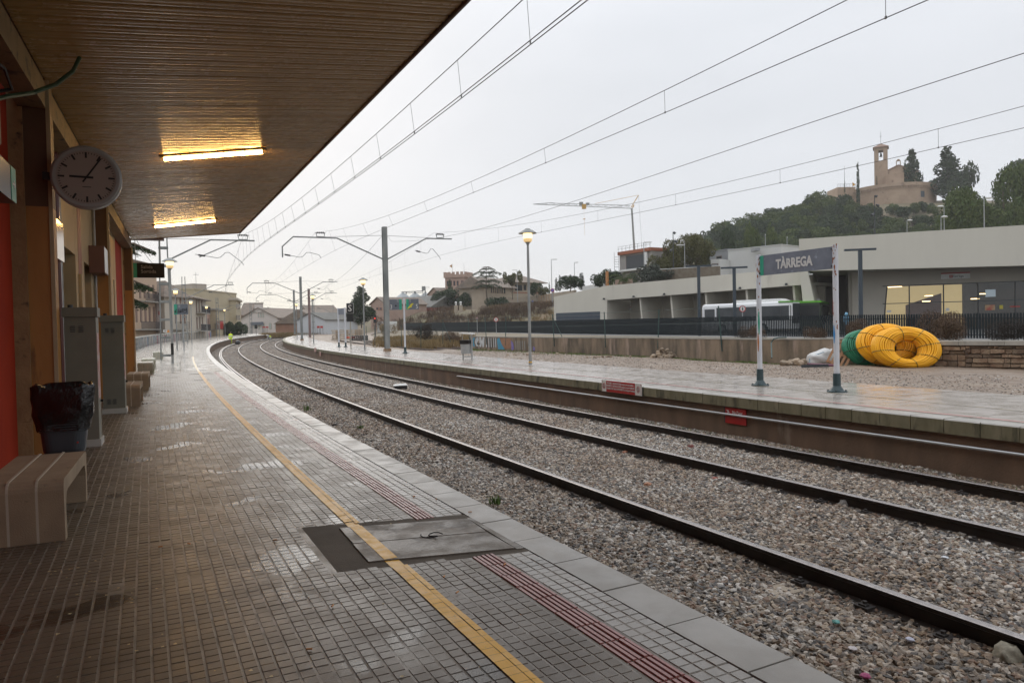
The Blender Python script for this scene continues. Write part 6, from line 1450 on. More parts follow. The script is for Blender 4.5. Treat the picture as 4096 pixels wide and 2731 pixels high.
# hillside pines
q_ = random.Random(21); k = 0
hill = []
for i in range(3000):
    px = q_.uniform(2830, 3900); Y = q_.uniform(150, 292); d = dirv(px, 1100); X = d.x/d.y*Y; z = terrain(X, Y)
    if z < 10: continue
    if any((X-a)**2+(Y-b_)**2 < 26 for a, b_ in hill): continue
    yy = 1306+(2048-px)*.0214-(z+7-CZ)*F/Y
    if px > 3400 and yy < 835 and Y > 240: continue
    hill.append((X, Y)); H = q_.uniform(6.5, 9.5)*(1 if px < 3350 else .7)
    t = thing('pine_tree', '%s pine %s' % ('darker' if i % 5 in (1, 3) else 'green', 'at the left foot of the wooded chapel hill' if px < 3000 else 'on the lower left slope of the chapel hill' if px < 3200 and Y < 235 else 'on the left skyline of the chapel hill' if px < 3200 else 'in the middle of the wooded slope above the hall roof' if px < 3400 and Y < 235 else 'on the shoulder left of the chapel' if px < 3400 else 'below the chapel, behind the hall roof'), 'tree', (X, Y, z-.2), q_.uniform(0, 6.28), 'pines on the chapel hillside'); t.scale = (H*.95, H*.95, H)
    obj('crown', crown('round' if i % 3 else 'pine', ('pine', 'dark', 'pine', 'dark', 'pine')[i % 5], 2600, i % 6), t); obj('trunk', trunk('pine', i % 3), t)
    k += 1
    if k > 240: break
def hit_terrain(px, py, Y0=140, Y1=300):
    Y = Y0
    while Y < Y1:
        p = D(px, py, Y)
        if terrain(p.x, p.y) >= p.z: return Y
        Y += 1.5
    return Y1
for i, (px, y0, w_) in enumerate([(3408, 800, 60), (3452, 822, 52), (3490, 812, 46), (3530, 826, 60), (3572, 815, 44), (3610, 824, 58), (3655, 812, 50), (3700, 805, 64), (3735, 822, 56), (3430, 862, 60), (3480, 870, 66), (3540, 866, 70), (3590, 874, 60), (3650, 862, 70), (3705, 868, 66), (3760, 850, 60), (3415, 905, 70), (3470, 915, 70), (3530, 910, 76), (3590, 918, 70), (3650, 905, 72), (3710, 910, 70), (3760, 900, 70)]):
    tree(('%s evergreen %s' % ('dark bushy' if i % 2 else 'green bushy', 'directly under the %s part of the chapel terrace wall' % ('left' if px < 3530 else 'middle' if px < 3640 else 'right') if i < 9 else 'halfway down the slope below the %s of the terrace wall' % ('left' if px < 3530 else 'middle' if px < 3640 else 'right') if i < 16 else 'low on the slope just above the hall roof, %s' % ('left' if px < 3530 else 'middle' if px < 3640 else 'right'))), px, y0, hit_terrain(px, y0+48), w_, 'round', ('pine', 'dark')[i % 2], 1800, i % 5, ybase=y0+50, group='evergreens under the chapel terrace wall')
# trees behind the bus station
tree('feathery pine behind the white house, left one', 2900, 912, 175, 92, 'pine', 'dark', 2500, 11); tree('feathery pine left of the wooded hill behind the white house', 3016, 893, 180, 74, 'pine', 'pine', 2500, 12)
tree('small pine between the two feathery ones', 2960, 975, 185, 60, 'round', 'dark', 1200, 13); tree('round topped pine at the foot of the wooded hill', 3100, 905, 190, 90, 'round', 'pine', 2000, 14)
tree('dense yellow green pine above the bus station roof, left of pair', 2665, 962, 116, 150, 'pine', 'yellowish', 9000, 15, ybase=1125); tree('taller open pine above the bus station roof, right of pair', 2782, 935, 118, 150, 'pine', 'yellowish', 9000, 16, ybase=1125)
for px, y0, Y, w_, kd, mk, n, lab, yb in ((2590, 1058, 112, 90, 'round', 'olive', 2200, 'grey green olive tree below the unfinished house', 1138), (2640, 1088, 108, 110, 'bush', 'olive', 1800, 'grey olive shrub along the roofline', 1130), (2548, 1092, 108, 70, 'bush', 'olive', 1400, 'grey green shrub beside the palm', 1140),
        (2440, 1078, 125, 90, 'round', 'dark', 2000, 'dark tree behind the orange pillar', 1150), (2396, 1096, 130, 60, 'round', 'dark', 1200, 'dark tree left of the orange pillar', 1160), (2280, 1102, 150, 95, 'round', 'dark', 2400, 'round dark tree above the left end of the bus station', 1165), (2325, 1092, 150, 30, 'cypress', 'cypress', 800, 'cypress beside the round dark tree', 1160),
        (2226, 1112, 165, 16, 'cypress', 'cypress', 700, 'left cypress of a pair behind the blue road sign', 1165), (2238, 1100, 165, 14, 'cypress', 'cypress', 700, 'right cypress of a pair behind the blue road sign', 1165), (2197, 1128, 170, 10, 'cypress', 'cypress', 500, 'small thin cypress beyond the beige wall', 1175),
        (2145, 1128, 188, 60, 'round', 'dark', 2000, 'dark tree against the villa wall', 1190), (2175, 1148, 186, 50, 'round', 'yellowish', 1200, 'small yellowish tree right of the villa', 1190),
        (1790, 1158, 205, 130, 'round', 'dark', 4500, 'big round dark tree below the castle like tower', 1240), (1800, 1118, 215, 30, 'cone', 'dark', 900, 'spiky conifer in front of the castle like tower', 1200), (1905, 1150, 200, 110, 'cone', 'dark', 3500, 'broad dark conifer left of the tall cedar', 1235), (1868, 1172, 196, 70, 'round', 'dark', 2000, 'dark tree between tower and cedar', 1235),
        (2048, 1086, 190, 80, 'umbrella', 'yellowish', 2600, 'yellow green umbrella pine in front of the villa', 1195), (1990, 1188, 185, 90, 'bush', 'dark', 2000, 'dark hedge below the villa', 1232)):
    tree(lab, px, y0, Y, w_, kd, mk, n, px % 7, ybase=yb)
tree('dark pine standing alone behind the S sign', 1442, 1150, 150, 112, 'cone', 'dark', 5200, 31, ybase=1308)
tree('bare greyish bush below the red signal lamp', 1515, 1262, 110, 50, 'bush', 'brown', 900, 33, ybase=1325)
# layered cedar by the villa, and the cedar by the near houses
def cedar(label, p, H, R, layers, seed, mk='dark', n=260, gap=None):
    t = thing('cedar_tree', label, 'tree', p, seed); r = random.Random(seed); m = MB()
    m.tube([(0, 0, -.3), (.03*H, 0, H*.45), (0, .02*H, H)], [H*.022, H*.016, H*.004], 7); lv = []
    for z, rr_ in layers:
        for i in range(9):
            a = i*.7+r.uniform(-.25, .25)+z*3; L = R*rr_*r.uniform(.7, 1.0); pts = [Vector((0, 0, z*H)), Vector((L*.5*math.cos(a), L*.5*math.sin(a), z*H+L*.12)), Vector((L*math.cos(a), L*math.sin(a), z*H-L*.08))]
            m.tube(pts, [H*.008, H*.005, H*.002], 4, caps=False)
            for k in range(int(n*rr_)):
                f_ = r.random()**.6; c = pts[0].lerp(pts[1], f_*2) if f_ < .5 else pts[1].lerp(pts[2], f_*2-1)
                sd_ = r.gauss(0, 1)*L*.14*(1.1-f_*.5); ax_ = Vector((-math.sin(a), math.cos(a), 0)); c = c+ax_*sd_-Vector((0, 0, abs(sd_)*.35+abs(r.gauss(0, .035))*L)); s_ = L*.028*r.uniform(.6, 1.4)
                d1 = Vector((r.gauss(0, 1), r.gauss(0, 1), r.gauss(0, .5))).normalized()*s_*1.5; d2 = Vector((r.gauss(0, 1), r.gauss(0, 1), r.gauss(0, .8))).normalized()*s_*.6; lv.append((c-d1, c-d2, c+d1, c+d2))
    m.build('trunk', m_trunk, t); v = np.array([[tuple(q) for q in l] for l in lv]).reshape(-1, 3); obj('crown', np_mesh('crown', v, np.arange(len(v)).reshape(-1, 4), lf[mk]), t); return t
p = D(1950, 1205, 186); cedar('tall layered cedar in front of the villa', (p.x, p.y, p.z-1), 9.8, 4.3, [(.5, 1.0), (.62, .9), (.74, .75), (.84, .95), (.93, .6), (.98, .35)], 3, n=150)
p = D(455, 1330, 46); cedar('cedar with drooping branches beside the last pillar', (p.x, p.y, .1), 11.5, 2.75, [(.36, .92), (.45, 1.0), (.66, 1.0), (.80, .9), (.9, .6)], 5, n=420)
# palm
p = D(2495, 1133, 106); t = thing('palm_tree', 'palm tree with arching fronds on the bus station roofline', 'tree', (p.x, p.y, p.z-.6)); q_ = random.Random(2)
MB().tube([(0, 0, -.5), (0, 0, 1.0)], [.32, .28], 8).build('trunk', m_trunk, t)
for i in range(26):
    a = i*2.4; e = q_.uniform(.15, 1.35); m = MB(); L = 2.5; pts = []
    for k in range(7): f_ = k/6; rr_ = L*f_*math.cos(e-f_*.9); pts.append(Vector((rr_*math.cos(a), rr_*math.sin(a), 1.0+L*f_*math.sin(e-f_*1.0)+.0)))
    m.tube(pts, .015, 4)
    for k in range(1, 7):
        for s_ in (-1, 1):
            for j in (0, .5):
                c = pts[k-1].lerp(pts[k], j+.25); w_ = Vector((-math.sin(a), math.cos(a), 0))*s_*.42*(1.1-k/8)+Vector((math.cos(a), math.sin(a), 0))*.15-Vector((0, 0, .12)); m.add([c, c+w_*.5+Vector((0, 0, .03)), c+w_, c+w_*.5-Vector((0, 0, .05))], [(0, 1, 2, 3)])
    m.build('frond', leafmat('palm frond', (.06, .085, .03), (.10, .12, .05)), t)
# scrub behind the wall and in front of the fence
def shrub(label, px, ytop, ybase, Y, w_, mk, n=1500, seed=1):
    a, b_ = D(px, ytop, Y), D(px, ybase, Y); t = thing('shrub', label, 'shrub', (b_.x, b_.y, b_.z), seed); wd = w_*Y/F; t.scale = (wd, wd*.7, max(a.z-b_.z, .4)); obj('crown', crown('bush', mk, n*3, seed), t); return t
shrub('brown leafless bush behind the yellow coils', 3770, 1245, 1375, 27, 230, 'brown', 3800, 1); shrub('dark leafless bush at the right edge behind the stone wall', 4090, 1275, 1385, 24, 240, 'black', 3800, 2)
shrub('low brown bush between the name sign posts', 3260, 1305, 1368, 30, 90, 'brown', 1800, 3); shrub('brown bush just right of the second name sign post', 3420, 1275, 1368, 30, 120, 'brown', 2200, 4); shrub('dark twiggy bush behind the wall left of the sign', 3020, 1300, 1362, 34, 120, 'brown', 1500, 5)
shrub('brown scrub bush left of the first name sign post', 2985, 1320, 1362, 36, 90, 'black', 1200, 6)
shrub('bare dark bush before the left end of the slat fence', 1690, 1290, 1368, 66, 120, 'black', 2400, 7); shrub('brown scrub behind the track end', 1800, 1325, 1378, 62, 120, 'brown', 2200, 8); shrub('brown scrub beside the fence posts', 1560, 1290, 1340, 82, 90, 'straw', 2000, 9)
shrub('dark brown thicket on the embankment under the beige wall', 2090, 1212, 1262, 150, 110, 'brown', 3000, 1); shrub('brown thicket on the embankment next to the station wall', 2170, 1225, 1285, 142, 100, 'brown', 2600, 2); shrub('brown thicket in the middle of the embankment', 1975, 1222, 1262, 158, 110, 'brown', 2600, 3)
shrub('big dark rounded bush beyond the near platform end', 935, 1288, 1345, 142, 96, 'dark', 4200, 4)
# dry brush as one mass over the embankment and track side
vb = []; q_ = np.random.default_rng(5)
def tuft(x, y, z, h, w_, n):
    a = q_.uniform(0, 6.28, n); r0 = q_.uniform(0, w_, n); lx = q_.normal(0, .28*h, n); ly = q_.normal(0, .28*h, n); hh = h*q_.uniform(.5, 1.15, n); t_ = q_.uniform(0, 3.14, n); bw = .018*h+.012
    bx, by = x+r0*np.cos(a), y+r0*np.sin(a); cx_, cy_ = np.cos(t_)*bw*1.6, np.sin(t_)*bw*1.6
    v = np.empty((n, 4, 3)); v[:, 0] = np.stack([bx-cx_, by-cy_, np.full(n, z-.05)], 1); v[:, 1] = np.stack([bx+cx_, by+cy_, np.full(n, z-.05)], 1)
    v[:, 2] = np.stack([bx+lx+cx_*.3, by+ly+cy_*.3, z+hh], 1); v[:, 3] = np.stack([bx+lx-cx_*.3, by+ly-cy_*.3, z+hh], 1); return v
for mkk, name in (('straw', 'dry_grass'), ('brown', 'dry_brush')):
    vb = []
    for i in range(1500 if mkk == 'straw' else 1700):
        px = q_.uniform(1545, 2215); 
        Y = q_.uniform(122, 190) if mkk == 'brown' else q_.uniform(118, 175); d = dirv(px, 1250); x = d.x/d.y*Y
        if side_dist(x, Y) < 1: continue
        if mn.noise(Vector((x*.07+(5 if mkk == 'straw' else 0), Y*.07, 0))) < (-.05 if mkk == 'brown' else .05): continue
        vb.append(tuft(x, Y, terrain(x, Y), .9 if mkk == 'straw' else 1.15, .8, 16))
    if mkk == 'straw':
        for i in range(900):
            px = q_.uniform(1500, 1890); Y = q_.uniform(56, 96); d = dirv(px, 1250); x = d.x/d.y*Y
            if mn.noise(Vector((x*.2, Y*.2, 3))) < -.1: continue
            sN = None; vb.append(tuft(x, Y, .55+zoff(Y), .6, .5, 14))
        for i in range(420):     # behind the near wall
            px = q_.uniform(2050, 2480); Y = q_.uniform(38, 60); d = dirv(px, 1250); x = d.x/d.y*Y
            if mn.noise(Vector((x*.35, Y*.35, 7))) < .12: continue
            if Y > 2.2*(12-x)+18 or Y < 50-1.95*(x+2.9)+.8: continue
            vb.append(tuft(x, Y, 1.3, .55, .4, 14))
        for i in range(700):
            px = q_.uniform(1050, 1300); Y = q_.uniform(138, 150)*1.0; d = dirv(px, 1340); x = d.x/d.y*Y; vb.append(tuft(x, Y, .35+zoff(Y), .75, .8, 12))
    v = np.concatenate(vb).reshape(-1, 3); obj(name, np_mesh(name, v, np.arange(len(v)).reshape(-1, 4), lf[mkk]), kind='stuff')
# ---- chapel
m_st = mat('chapel stone', (.42, .31, .225), (.33, .235, .165), sc=.25, rough=.85, bump=.2, bsc=4, c3=(.20, .14, .10), sc3=.6, a3=.35)
m_strf = mat('chapel roof', (.26, .17, .125), rough=.85)
YC = 300; px_m = YC/F
def cz_(y, px=3560): return D(px, y, YC).z
def cx_(px): return D(px, 700, YC).x
cc = thing('hilltop_chapel', 'stone hilltop chapel with square bell tower and gabled nave', 'chapel', (cx_(3524), YC, cz_(752)), math.radians(-28), None, (.92, .92, 1))
Hh = cz_(590)-cz_(752); tw = 52*px_m/2
m = MB(); zo0, zo1 = cz_(642)-cz_(752), cz_(600)-cz_(752); ow = .95
m.box(-tw, tw, 0, 2*tw, -6, zo0); m.box(-tw, -ow, 0, 2*tw, zo0+.001, zo1); m.box(ow, tw, 0, 2*tw, zo0+.001, zo1); m.box(-tw, tw, 0, 2*tw, zo1+.001, Hh)
m.build('bell_tower', m_st, cc)
MB().add([(-tw-.5, -.5, Hh+.01), (tw+.5, -.5, Hh+.01), (tw+.5, 2*tw+.5, Hh+.01), (-tw-.5, 2*tw+.5, Hh+.01), (-tw-.5, -.5, Hh+.35), (tw+.5, -.5, Hh+.35), (tw+.5, 2*tw+.5, Hh+.35), (-tw-.5, 2*tw+.5, Hh+.35), (0, tw, Hh+2.1)], [(3, 2, 1, 0), (0, 1, 5, 4), (1, 2, 6, 5), (2, 3, 7, 6), (3, 0, 4, 7), (4, 5, 8), (5, 6, 8), (6, 7, 8), (7, 4, 8)]).build('tower_roof', m_strf, cc)
MB().lathe([(.05, zo1-.6), (.3, zo1-.9), (.45, zo1-1.9), (.62, zo1-2.3)], 12, Matrix.Translation((0, tw, 0))).box(-.9, .9, tw-.08, tw+.08, zo1-.6, zo1-.4).build('bell', m_dark, cc)
MB().cyl((0, tw, Hh+2.0), (0, tw, Hh+7), .06, seg=5).box(-.5, .5, tw-.04, tw+.04, Hh+5, Hh+5.12).build('weather_vane', m_dark, cc)
x0 = cx_(3550)-cx_(3524)+.02; xm = cx_(3591)-cx_(3524); x1 = cx_(3665)-cx_(3524); ze, zp = cz_(699)-cz_(752), cz_(668)-cz_(752)
MB().prism([(cx_(3517)-cx_(3524), -6), (x1, -6), (x1, ze), (xm, zp), (cx_(3517)-cx_(3524), ze)], -16, -2*tw*0-.3 if False else -1.2, Matrix(((1, 0, 0, 0), (0, 0, -1, 0), (0, 1, 0, 0), (0, 0, 0, 1)))).build('nave', m_st, cc)
MB().hexa([(cx_(3515)-cx_(3524)-.4, 1.0, ze-.1), (xm, 1.0, zp+.02), (xm, 16, zp+.02), (cx_(3515)-cx_(3524)-.4, 16, ze-.1)], [(cx_(3515)-cx_(3524)-.4, 1.0, ze+.4), (xm, 1.0, zp+.5), (xm, 16, zp+.5), (cx_(3515)-cx_(3524)-.4, 16, ze+.4)]).hexa([(xm+.01, 1.0, zp+.02), (x1+.4, 1.0, ze-.1), (x1+.4, 16, ze-.1), (xm+.01, 16, zp+.02)], [(xm+.01, 1.0, zp+.5), (x1+.4, 1.0, ze+.4), (x1+.4, 16, ze+.4), (xm+.01, 16, zp+.5)]).build('nave_roof', m_strf, cc)
MB().box(cx_(3540)-cx_(3524), cx_(3612)-cx_(3524), -3.5, 1.15, -6, cz_(704)-cz_(752)).build('porch', m_st, cc)
MB().box(xm-.95, xm-.6, 1.3, 2.2, zp+.3, zp+1.9).box(xm+.6, xm+.95, 1.3, 2.2, zp+.3, zp+1.9).hexa([(xm-.95, 1.3, zp+1.901), (xm+.95, 1.3, zp+1.901), (xm+.95, 2.2, zp+1.901), (xm-.95, 2.2, zp+1.901)], [(xm-.3, 1.3, zp+2.7), (xm+.3, 1.3, zp+2.7), (xm+.3, 2.2, zp+2.7), (xm-.3, 2.2, zp+2.7)]).build('bellcote', m_st, cc)
tr = thing('terrace_wall', 'curved stone terrace wall with arched corbels under the chapel', 'wall', (cx_(3594), 305.5, cz_(752, 3594)))
RR = 16.2; m = MB(); hw = -9.0
for i in range(36):
    a0, a1 = math.pi+i*math.pi/36, math.pi+(i+1)*math.pi/36; p = lambda a, r, z: (r*math.cos(a), r*math.sin(a), z)
    m.hexa([p(a0, RR, hw), p(a1, RR, hw), p(a1, RR-1.5, hw), p(a0, RR-1.5, hw)], [p(a0, RR, -.9), p(a1, RR, -.9), p(a1, RR-1.5, -.9), p(a0, RR-1.5, -.9)])
m.build('curved_wall', m_st, tr); MB().cyl((0, 0, -1.4), (0, 0, -.95), RR-1.51, seg=40).build('terrace_floor', m_st, tr); m = MB()
for i in range(36):
    a0, a1 = math.pi+i*math.pi/36, math.pi+(i+1)*math.pi/36
    m.hexa([p(a0, RR+.35, -.89), p(a1, RR+.35, -.89), p(a1, RR-1.5, -.89), p(a0, RR-1.5, -.89)], [p(a0, RR+.35, .35), p(a1, RR+.35, .35), p(a1, RR-1.5, .35), p(a0, RR-1.5, .35)])
m.build('parapet', m_st, tr); m = MB()
for i in range(52): a = math.pi+.05+i*(math.pi-.1)/51; m.box(-.14, .14, -.35, 0, -1.9, -.895, Matrix.Translation(p(a, RR+.3, 0)) @ Matrix.Rotation(a+math.pi/2, 4, 'Z'))
m.build('corbels', m_st, tr, kind='stuff')
m = MB(); a = math.pi*1.5+.25; m.box(-.85, .85, -.08, .05, -5.6, -3.2, Matrix.Translation(p(a, RR+.02, 0)) @ Matrix.Rotation(a+math.pi/2, 4, 'Z')).build('niche_door', m_grey, tr)
bst = thing('terrace_bastion', 'lower stone bastion left of the chapel with an iron rail', 'wall', (cx_(3367), 304, cz_(742, 3367)))
MB().box(0, cx_(3440)-cx_(3367), 0, 10, -8, 0).build('wall', m_st, bst); rb = MB()
for i in range(14): rb.box(i*.62, i*.62+.06, 0, .06, .002, 1.3)
rb.box(0, 8.1, 0, .06, 1.3, 1.36).build('rail', m_iron, bst); MB().cyl((3.4, 1, 0), (3.4, 1, 9.0), .1, .05, seg=6).build('flagpole', m_dark, bst)
MB().add([(6.7, 1, 2.2), (8.0, 1, 1.0), (6.6, 1, .4)], [(0, 1, 2)]).build('flag', m_yel, bst)
# ================================================================== upper road: villa, tower, houses, crane
m_pink = mat('pinkish render', (.42, .30, .24), (.36, .25, .20), sc=.4, rough=.85, c3=(.28, .19, .15), sc3=.9, a3=.3)
m_brickt = mat('red brick trim', (.30, .12, .08), rough=.85)
m_beigew = mat('beige render', (.40, .33, .25), (.35, .29, .22), sc=.5, rough=.85)
m_cemr = mat('grey fibre roof', (.17, .165, .15), (.13, .125, .11), sc=.8, rough=.8)
T = 'tower'
tw, loc, L, H = bld('castle_tower', 'battlemented pink tower of a factory house behind the dark trees', (1780, 232), (1856, 230), 1112, 7, m_pink,
    wins=[(1787+i*13.5, 1124, 1794+i*13.5, 1142) for i in range(4)]+[(1845, 1122, 1847.5, 1143), (1849, 1122, 1851.5, 1143), (1853, 1122, 1855, 1143)], trim=m_brickt, cat='tower')
m = MB()
m.box(-.35, L+.35, -.35, 7.35, H+.001, H+1.0)
for i in range(5): m.box(-.35+i*(L+.1)/4.6, .45+i*(L+.1)/4.6, -.35, .2, H+1.001, H+1.8)
for i in range(4): m.box(-.35, .2, .9+i*1.7, 1.8+i*1.7, H+1.001, H+1.8); m.box(L-.2, L+.35, .9+i*1.7, 1.8+i*1.7, H+1.001, H+1.8)
m.build('battlement', m_pink, tw); MB().box(-.1, L+.1, -.1, -.004, H-6.5, H-6.0).build('brick_band', m_brickt, tw)
MB().cyl((1.3, 3, H+1), (1.3, 3, H+4.6), .06, seg=5).cyl((L-.3, 1, H+1), (L-.3, 1, H+4.2), .05, seg=5).build('flagpole', m_galv, tw); MB().add([(1.3, 3, H+4.5), (.3, 3, H+4.0), (1.3, 3, H+3.3)], [(0, 1, 2)]).build('flag', mat('faded flag', (.5, .3, .15)), tw)
bld('house', 'factory house wing with brick window frames right of the battlemented tower', (1840, 226), (1898, 222), 1148, 8, m_pink, roof=('ridge', 1.6, m_tileroof), wins=[(1848+i*13, 1152, 1857+i*13, 1158) for i in range(4)]+[(1848, 1162, 1857, 1176), (1861, 1162, 1870, 1176)], trim=m_brickt)
bld('building', 'plain square ochre block behind the cedar', (1858, 246), (1882, 246), 1122, 6, m_beigew)
v_, loc, L, H = bld('villa', 'large villa with wide overhanging tiled roof behind the umbrella pine', (2052, 205), (2163, 212), 1131, 11, m_beigew, roof=('hip', 3.1, m_tileroof, 1.5), wins=[(2060, 1140, 2088, 1162), (2095, 1140, 2104, 1160)])
MB().box(0, L, -.05, -.003, H-2.9, H-2.6).build('band', m_brickt, v_)
v2, loc, L, H = bld('villa_wing', 'long villa wing with a row of columns under a tiled roof', (1948, 192), (2052, 203), 1148, 9, m_beigew, roof=('ridge', 3.0, m_tileroof, 1.0), wins=[(1964, 1151, 2020, 1173)])
cl = []
for px in (1968, 1976, 1984, 1993, 2001, 2010): x, z0 = loc(px, 1173); MB().box(x-.16, x+.16, -.3, -.08, z0, H-.01).build('column', m_beigew, v2)
bld('garage_block', 'beige lower terrace of the villa with a dark garage opening', (1950, 186), (2054, 196), 1178, 5, m_beigew, wins=[(1978, 1192, 2012, 1203)])
bw = thing('garden_wall', 'beige garden wall with posts along the upper road', 'wall', (0, 0, 0))
wp = [(2034, 190, 1191), (2112, 192, 1186), (2154, 190, 1181), (2212, 180, 1172), (2300, 150, 1160)]
for (xa, Ya, ya), (xb, Yb, yb) in zip(wp, wp[1:]):
    a, b_ = D(xa, ya, Ya), D(xb, yb, Yb); h = 2.9; n = sideways(Vector((a.x, a.y, 0)), Vector((b_.x, b_.y, 0)))
    q4 = [a, b_, b_+n*.3, a+n*.3]; MB().hexa([p-Vector((0, 0, h)) for p in q4], q4).build('wall_panel', m_beigew, bw)
    MB().box(-.3, .3, -.25, .25, -h, .35, Matrix.Translation(a)).build('pier', m_beigew, bw)
rf = MB()
for k in range(6): p = D(2157+k*10, 1222-k*1.2, 172-k*3); rf.cyl(p, p+Vector((0, 0, 2.3)), .08, seg=5)
for zz in (.8, 2.1): rf.tube([D(2157+k*10, 1222-k*1.2, 172-k*3)+Vector((0, 0, zz)) for k in range(6)], .05, 4)
tag(rf.build('wooden_railing', mat('brown railing', (.28, .17, .08))), 'brown post and rail fence before the beige garden wall', 'fence')
bld('warehouse', 'brick gabled warehouse left of the round dark tree', (1712, 232), (1760, 228), 1178, 16, m_pink, roof=('gable', 1.9, m_tileroof), wins=[(1728, 1192, 1736, 1203)], trim=m_brickt)
bld('warehouse', 'low shed with red gable end and grey roof below the silos', (1602, 205), (1722, 198), 1235, 14, mat('washed red wall', (.38, .13, .11), rough=.8), roof=('ridge', 3.6, m_cemr), wins=[(1624+i*15, 1240, 1634+i*15, 1252) for i in range(5)], trim=m_brickt, panes=m_white)
bld('warehouse', 'brick gabled workshop beyond the tall steel mast', (1482, 190), (1541, 186), 1218, 14, m_pink, roof=('gable', 1.7, m_tileroof), wins=[(1506, 1231, 1514, 1238), (1519, 1231, 1527, 1238)], trim=m_brickt)
bld('shed', 'tiny white shed at the foot of the brick workshop', (1508, 150), (1524, 149), 1286, 4, m_white)
m_silo = mat('galvanised silo', (.36, .38, .38), (.30, .32, .32), sc=.5, rough=.5, metal=.2); m_silod = mat('dark green silo', (.07, .10, .10), rough=.6)
for px, lab in ((1612, 'left grain silo with conical metal roof'), (1660, 'middle grain silo with conical metal roof'), (1702, 'right grain silo with conical metal roof')):
    p = D(px, 1190, 240); t = thing('grain_silo', lab, 'silo', (p.x, p.y, terrain(p.x, p.y)-.5), 0, 'grain silos'); h = p.z-(terrain(p.x, p.y)-.5); 
    MB().lathe([(2.35, 0), (2.35, h)], 24).build('body', m_silod, t); MB().lathe([(2.5, h+.01), (.3, h+1.65), (.3, h+1.9)], 24).build('roof', m_silo, t)
t = thing('grain_conveyor', 'thin conveyor gantry with elevator head above the silos', 'conveyor', D(1606, 1168, 238)); o = Vector(t.location)
P2 = [D(x, y, 238)-o for x, y in ((1606, 1168), (1690, 1164), (1692, 1155), (1700, 1153))]
MB().tube(P2, .13, 5).tube([p-Vector((0, 0, .5)) for p in P2[:2]], .08, 5).build('gantry', m_dark, t); e = D(1694, 1155, 238)-o
MB().box(-.5, .6, -.4, .4, -.6, .8, Matrix.Translation(e)).build('elevator_head', m_galv_d, t); MB().cyl(e+Vector((-.2, 0, -.6)), e+Vector((-.2, 0, -8)), .12, seg=5).cyl(e+Vector((.5, 0, -.6)), e+Vector((.5, 0, -8)), .12, seg=5).build('leg', m_galv_d, t)
for px in (1625, 1660): MB().cyl(D(px, 1167, 238)-o, D(px, 1176, 238)-o, .15, seg=5).build('spout', m_dark, t)
# unfinished house with scaffold, tower crane
uh, loc, L, H = bld('unfinished_house', 'unfinished house with open dark storey, red brick parapet and scaffold', (2478, 125), (2606, 118), 1022, 9, mat('raw concrete', (.36, .34, .31), (.27, .25, .23), sc=.7, rough=.85), wins=[(2506, 1026, 2586, 1068, m_dark)], zb=7.0)
MB().box(-.1, L+.1, -.35, 9, H+.002, H+.55).build('brick_parapet', mat('orange brick parapet', (.36, .13, .07), (.30, .11, .06), sc=2, rough=.85), uh)
MB().box(L*.83, L*.90, -.3, -.065, H-2.1, H-.1).build('white_pillar', m_white, uh); MB().box(.8, L, -.9, -.066, H-2.9, H-2.6).build('balcony_slab', m_white, uh)
rl = MB()
for k in range(9): rl.box(L*k/8, L*k/8+.04, -.3, -.26, H+.55, H+1.45)
for z in (H+1.0, H+1.4): rl.box(-.1, L+.1, -.3, -.26, z, z+.04)
rl.build('guard_rail', m_galv_d, uh)
scf = thing('scaffold', 'small scaffold ladder tower at the left corner of the unfinished house', 'scaffold', D(2458, 1078, 124)); scm = MB()
for x in (0, .75): scm.cyl((x, 0, -.6), (x, 0, 2.9), .03, seg=5)
for z in (.4, .85, 1.25, 1.65, 2.05): scm.box(0, .75, -.02, .02, z, z+.05)
scm.build('frame', m_dark, scf)
cr_ = thing('tower_crane', 'small grey tower crane with long lattice jib above the unfinished house', 'crane', D(2535, 1000, 124)); o = Vector(cr_.location); Yc = 124
def cp_(x, y, Y=Yc): return D(x, y, Y)-o
m_cr = mat('crane grey', (.28, .29, .28), rough=.5); m_cry = mat('crane yellow', (.55, .33, .10), rough=.5)
MB().tube([cp_(2538, 1012), cp_(2527, 834)], [.20, .16], 6).build('mast', m_cr, cr_)
jb = MB(); n = 26; bt = [cp_(2524-(2524-2133)*i/n, 834-(834-817)*i/n) for i in range(n+1)]; tp = [cp_(2520-(2520-2133)*i/n, 822-(822-811 if i < 21 else (822-811)*(1-(i-21)/5)-(817-822)*0)*i/n if i < 21 else 811+(817-811)*(i-21)/5) for i in range(n+1)]
jb.tube(bt, .05, 4).tube(tp, .045, 4)
for i in range(n): jb.cyl(bt[i], tp[i+1] if i % 2 == 0 else tp[i], .025, seg=4, caps=False); jb.cyl(tp[i], bt[i+1], .025, seg=4, caps=False)
jb.build('jib', m_cr, cr_); MB().tube([cp_(2524, 830), cp_(2554, 781)], .07, 5).tube([cp_(2530, 832), cp_(2536, 820)], .1, 5).build('a_frame', m_cry, cr_)
MB().tube([cp_(2554, 781), cp_(2380, 815)], .03, 4).build('tie_rod', m_cry, cr_); MB().tube([cp_(2554, 782), cp_(2568, 986)], .018, 4).build('stay_rope', m_cr, cr_)
MB().box(-.35, .35, -.2, .2, -.5, .3, Matrix.Translation(cp_(2336, 824))).build('trolley', m_cry, cr_); MB().box(-.5, .15, -.1, .1, -.1, .5, Matrix.Translation(cp_(2329, 820))).box(-.2, .4, -.1, .1, 0, .4, Matrix.Translation(cp_(2348, 821))).build('trolley_panel', m_cr, cr_)
MB().cyl(cp_(2336, 829), cp_(2337, 876), .012, seg=4).cyl(cp_(2337, 878), cp_(2339, 941), .02, seg=4).box(-.18, .18, -.08, .08, -.05, .08, Matrix.Translation(cp_(2337, 877))).build('hook_block', m_cry, cr_)
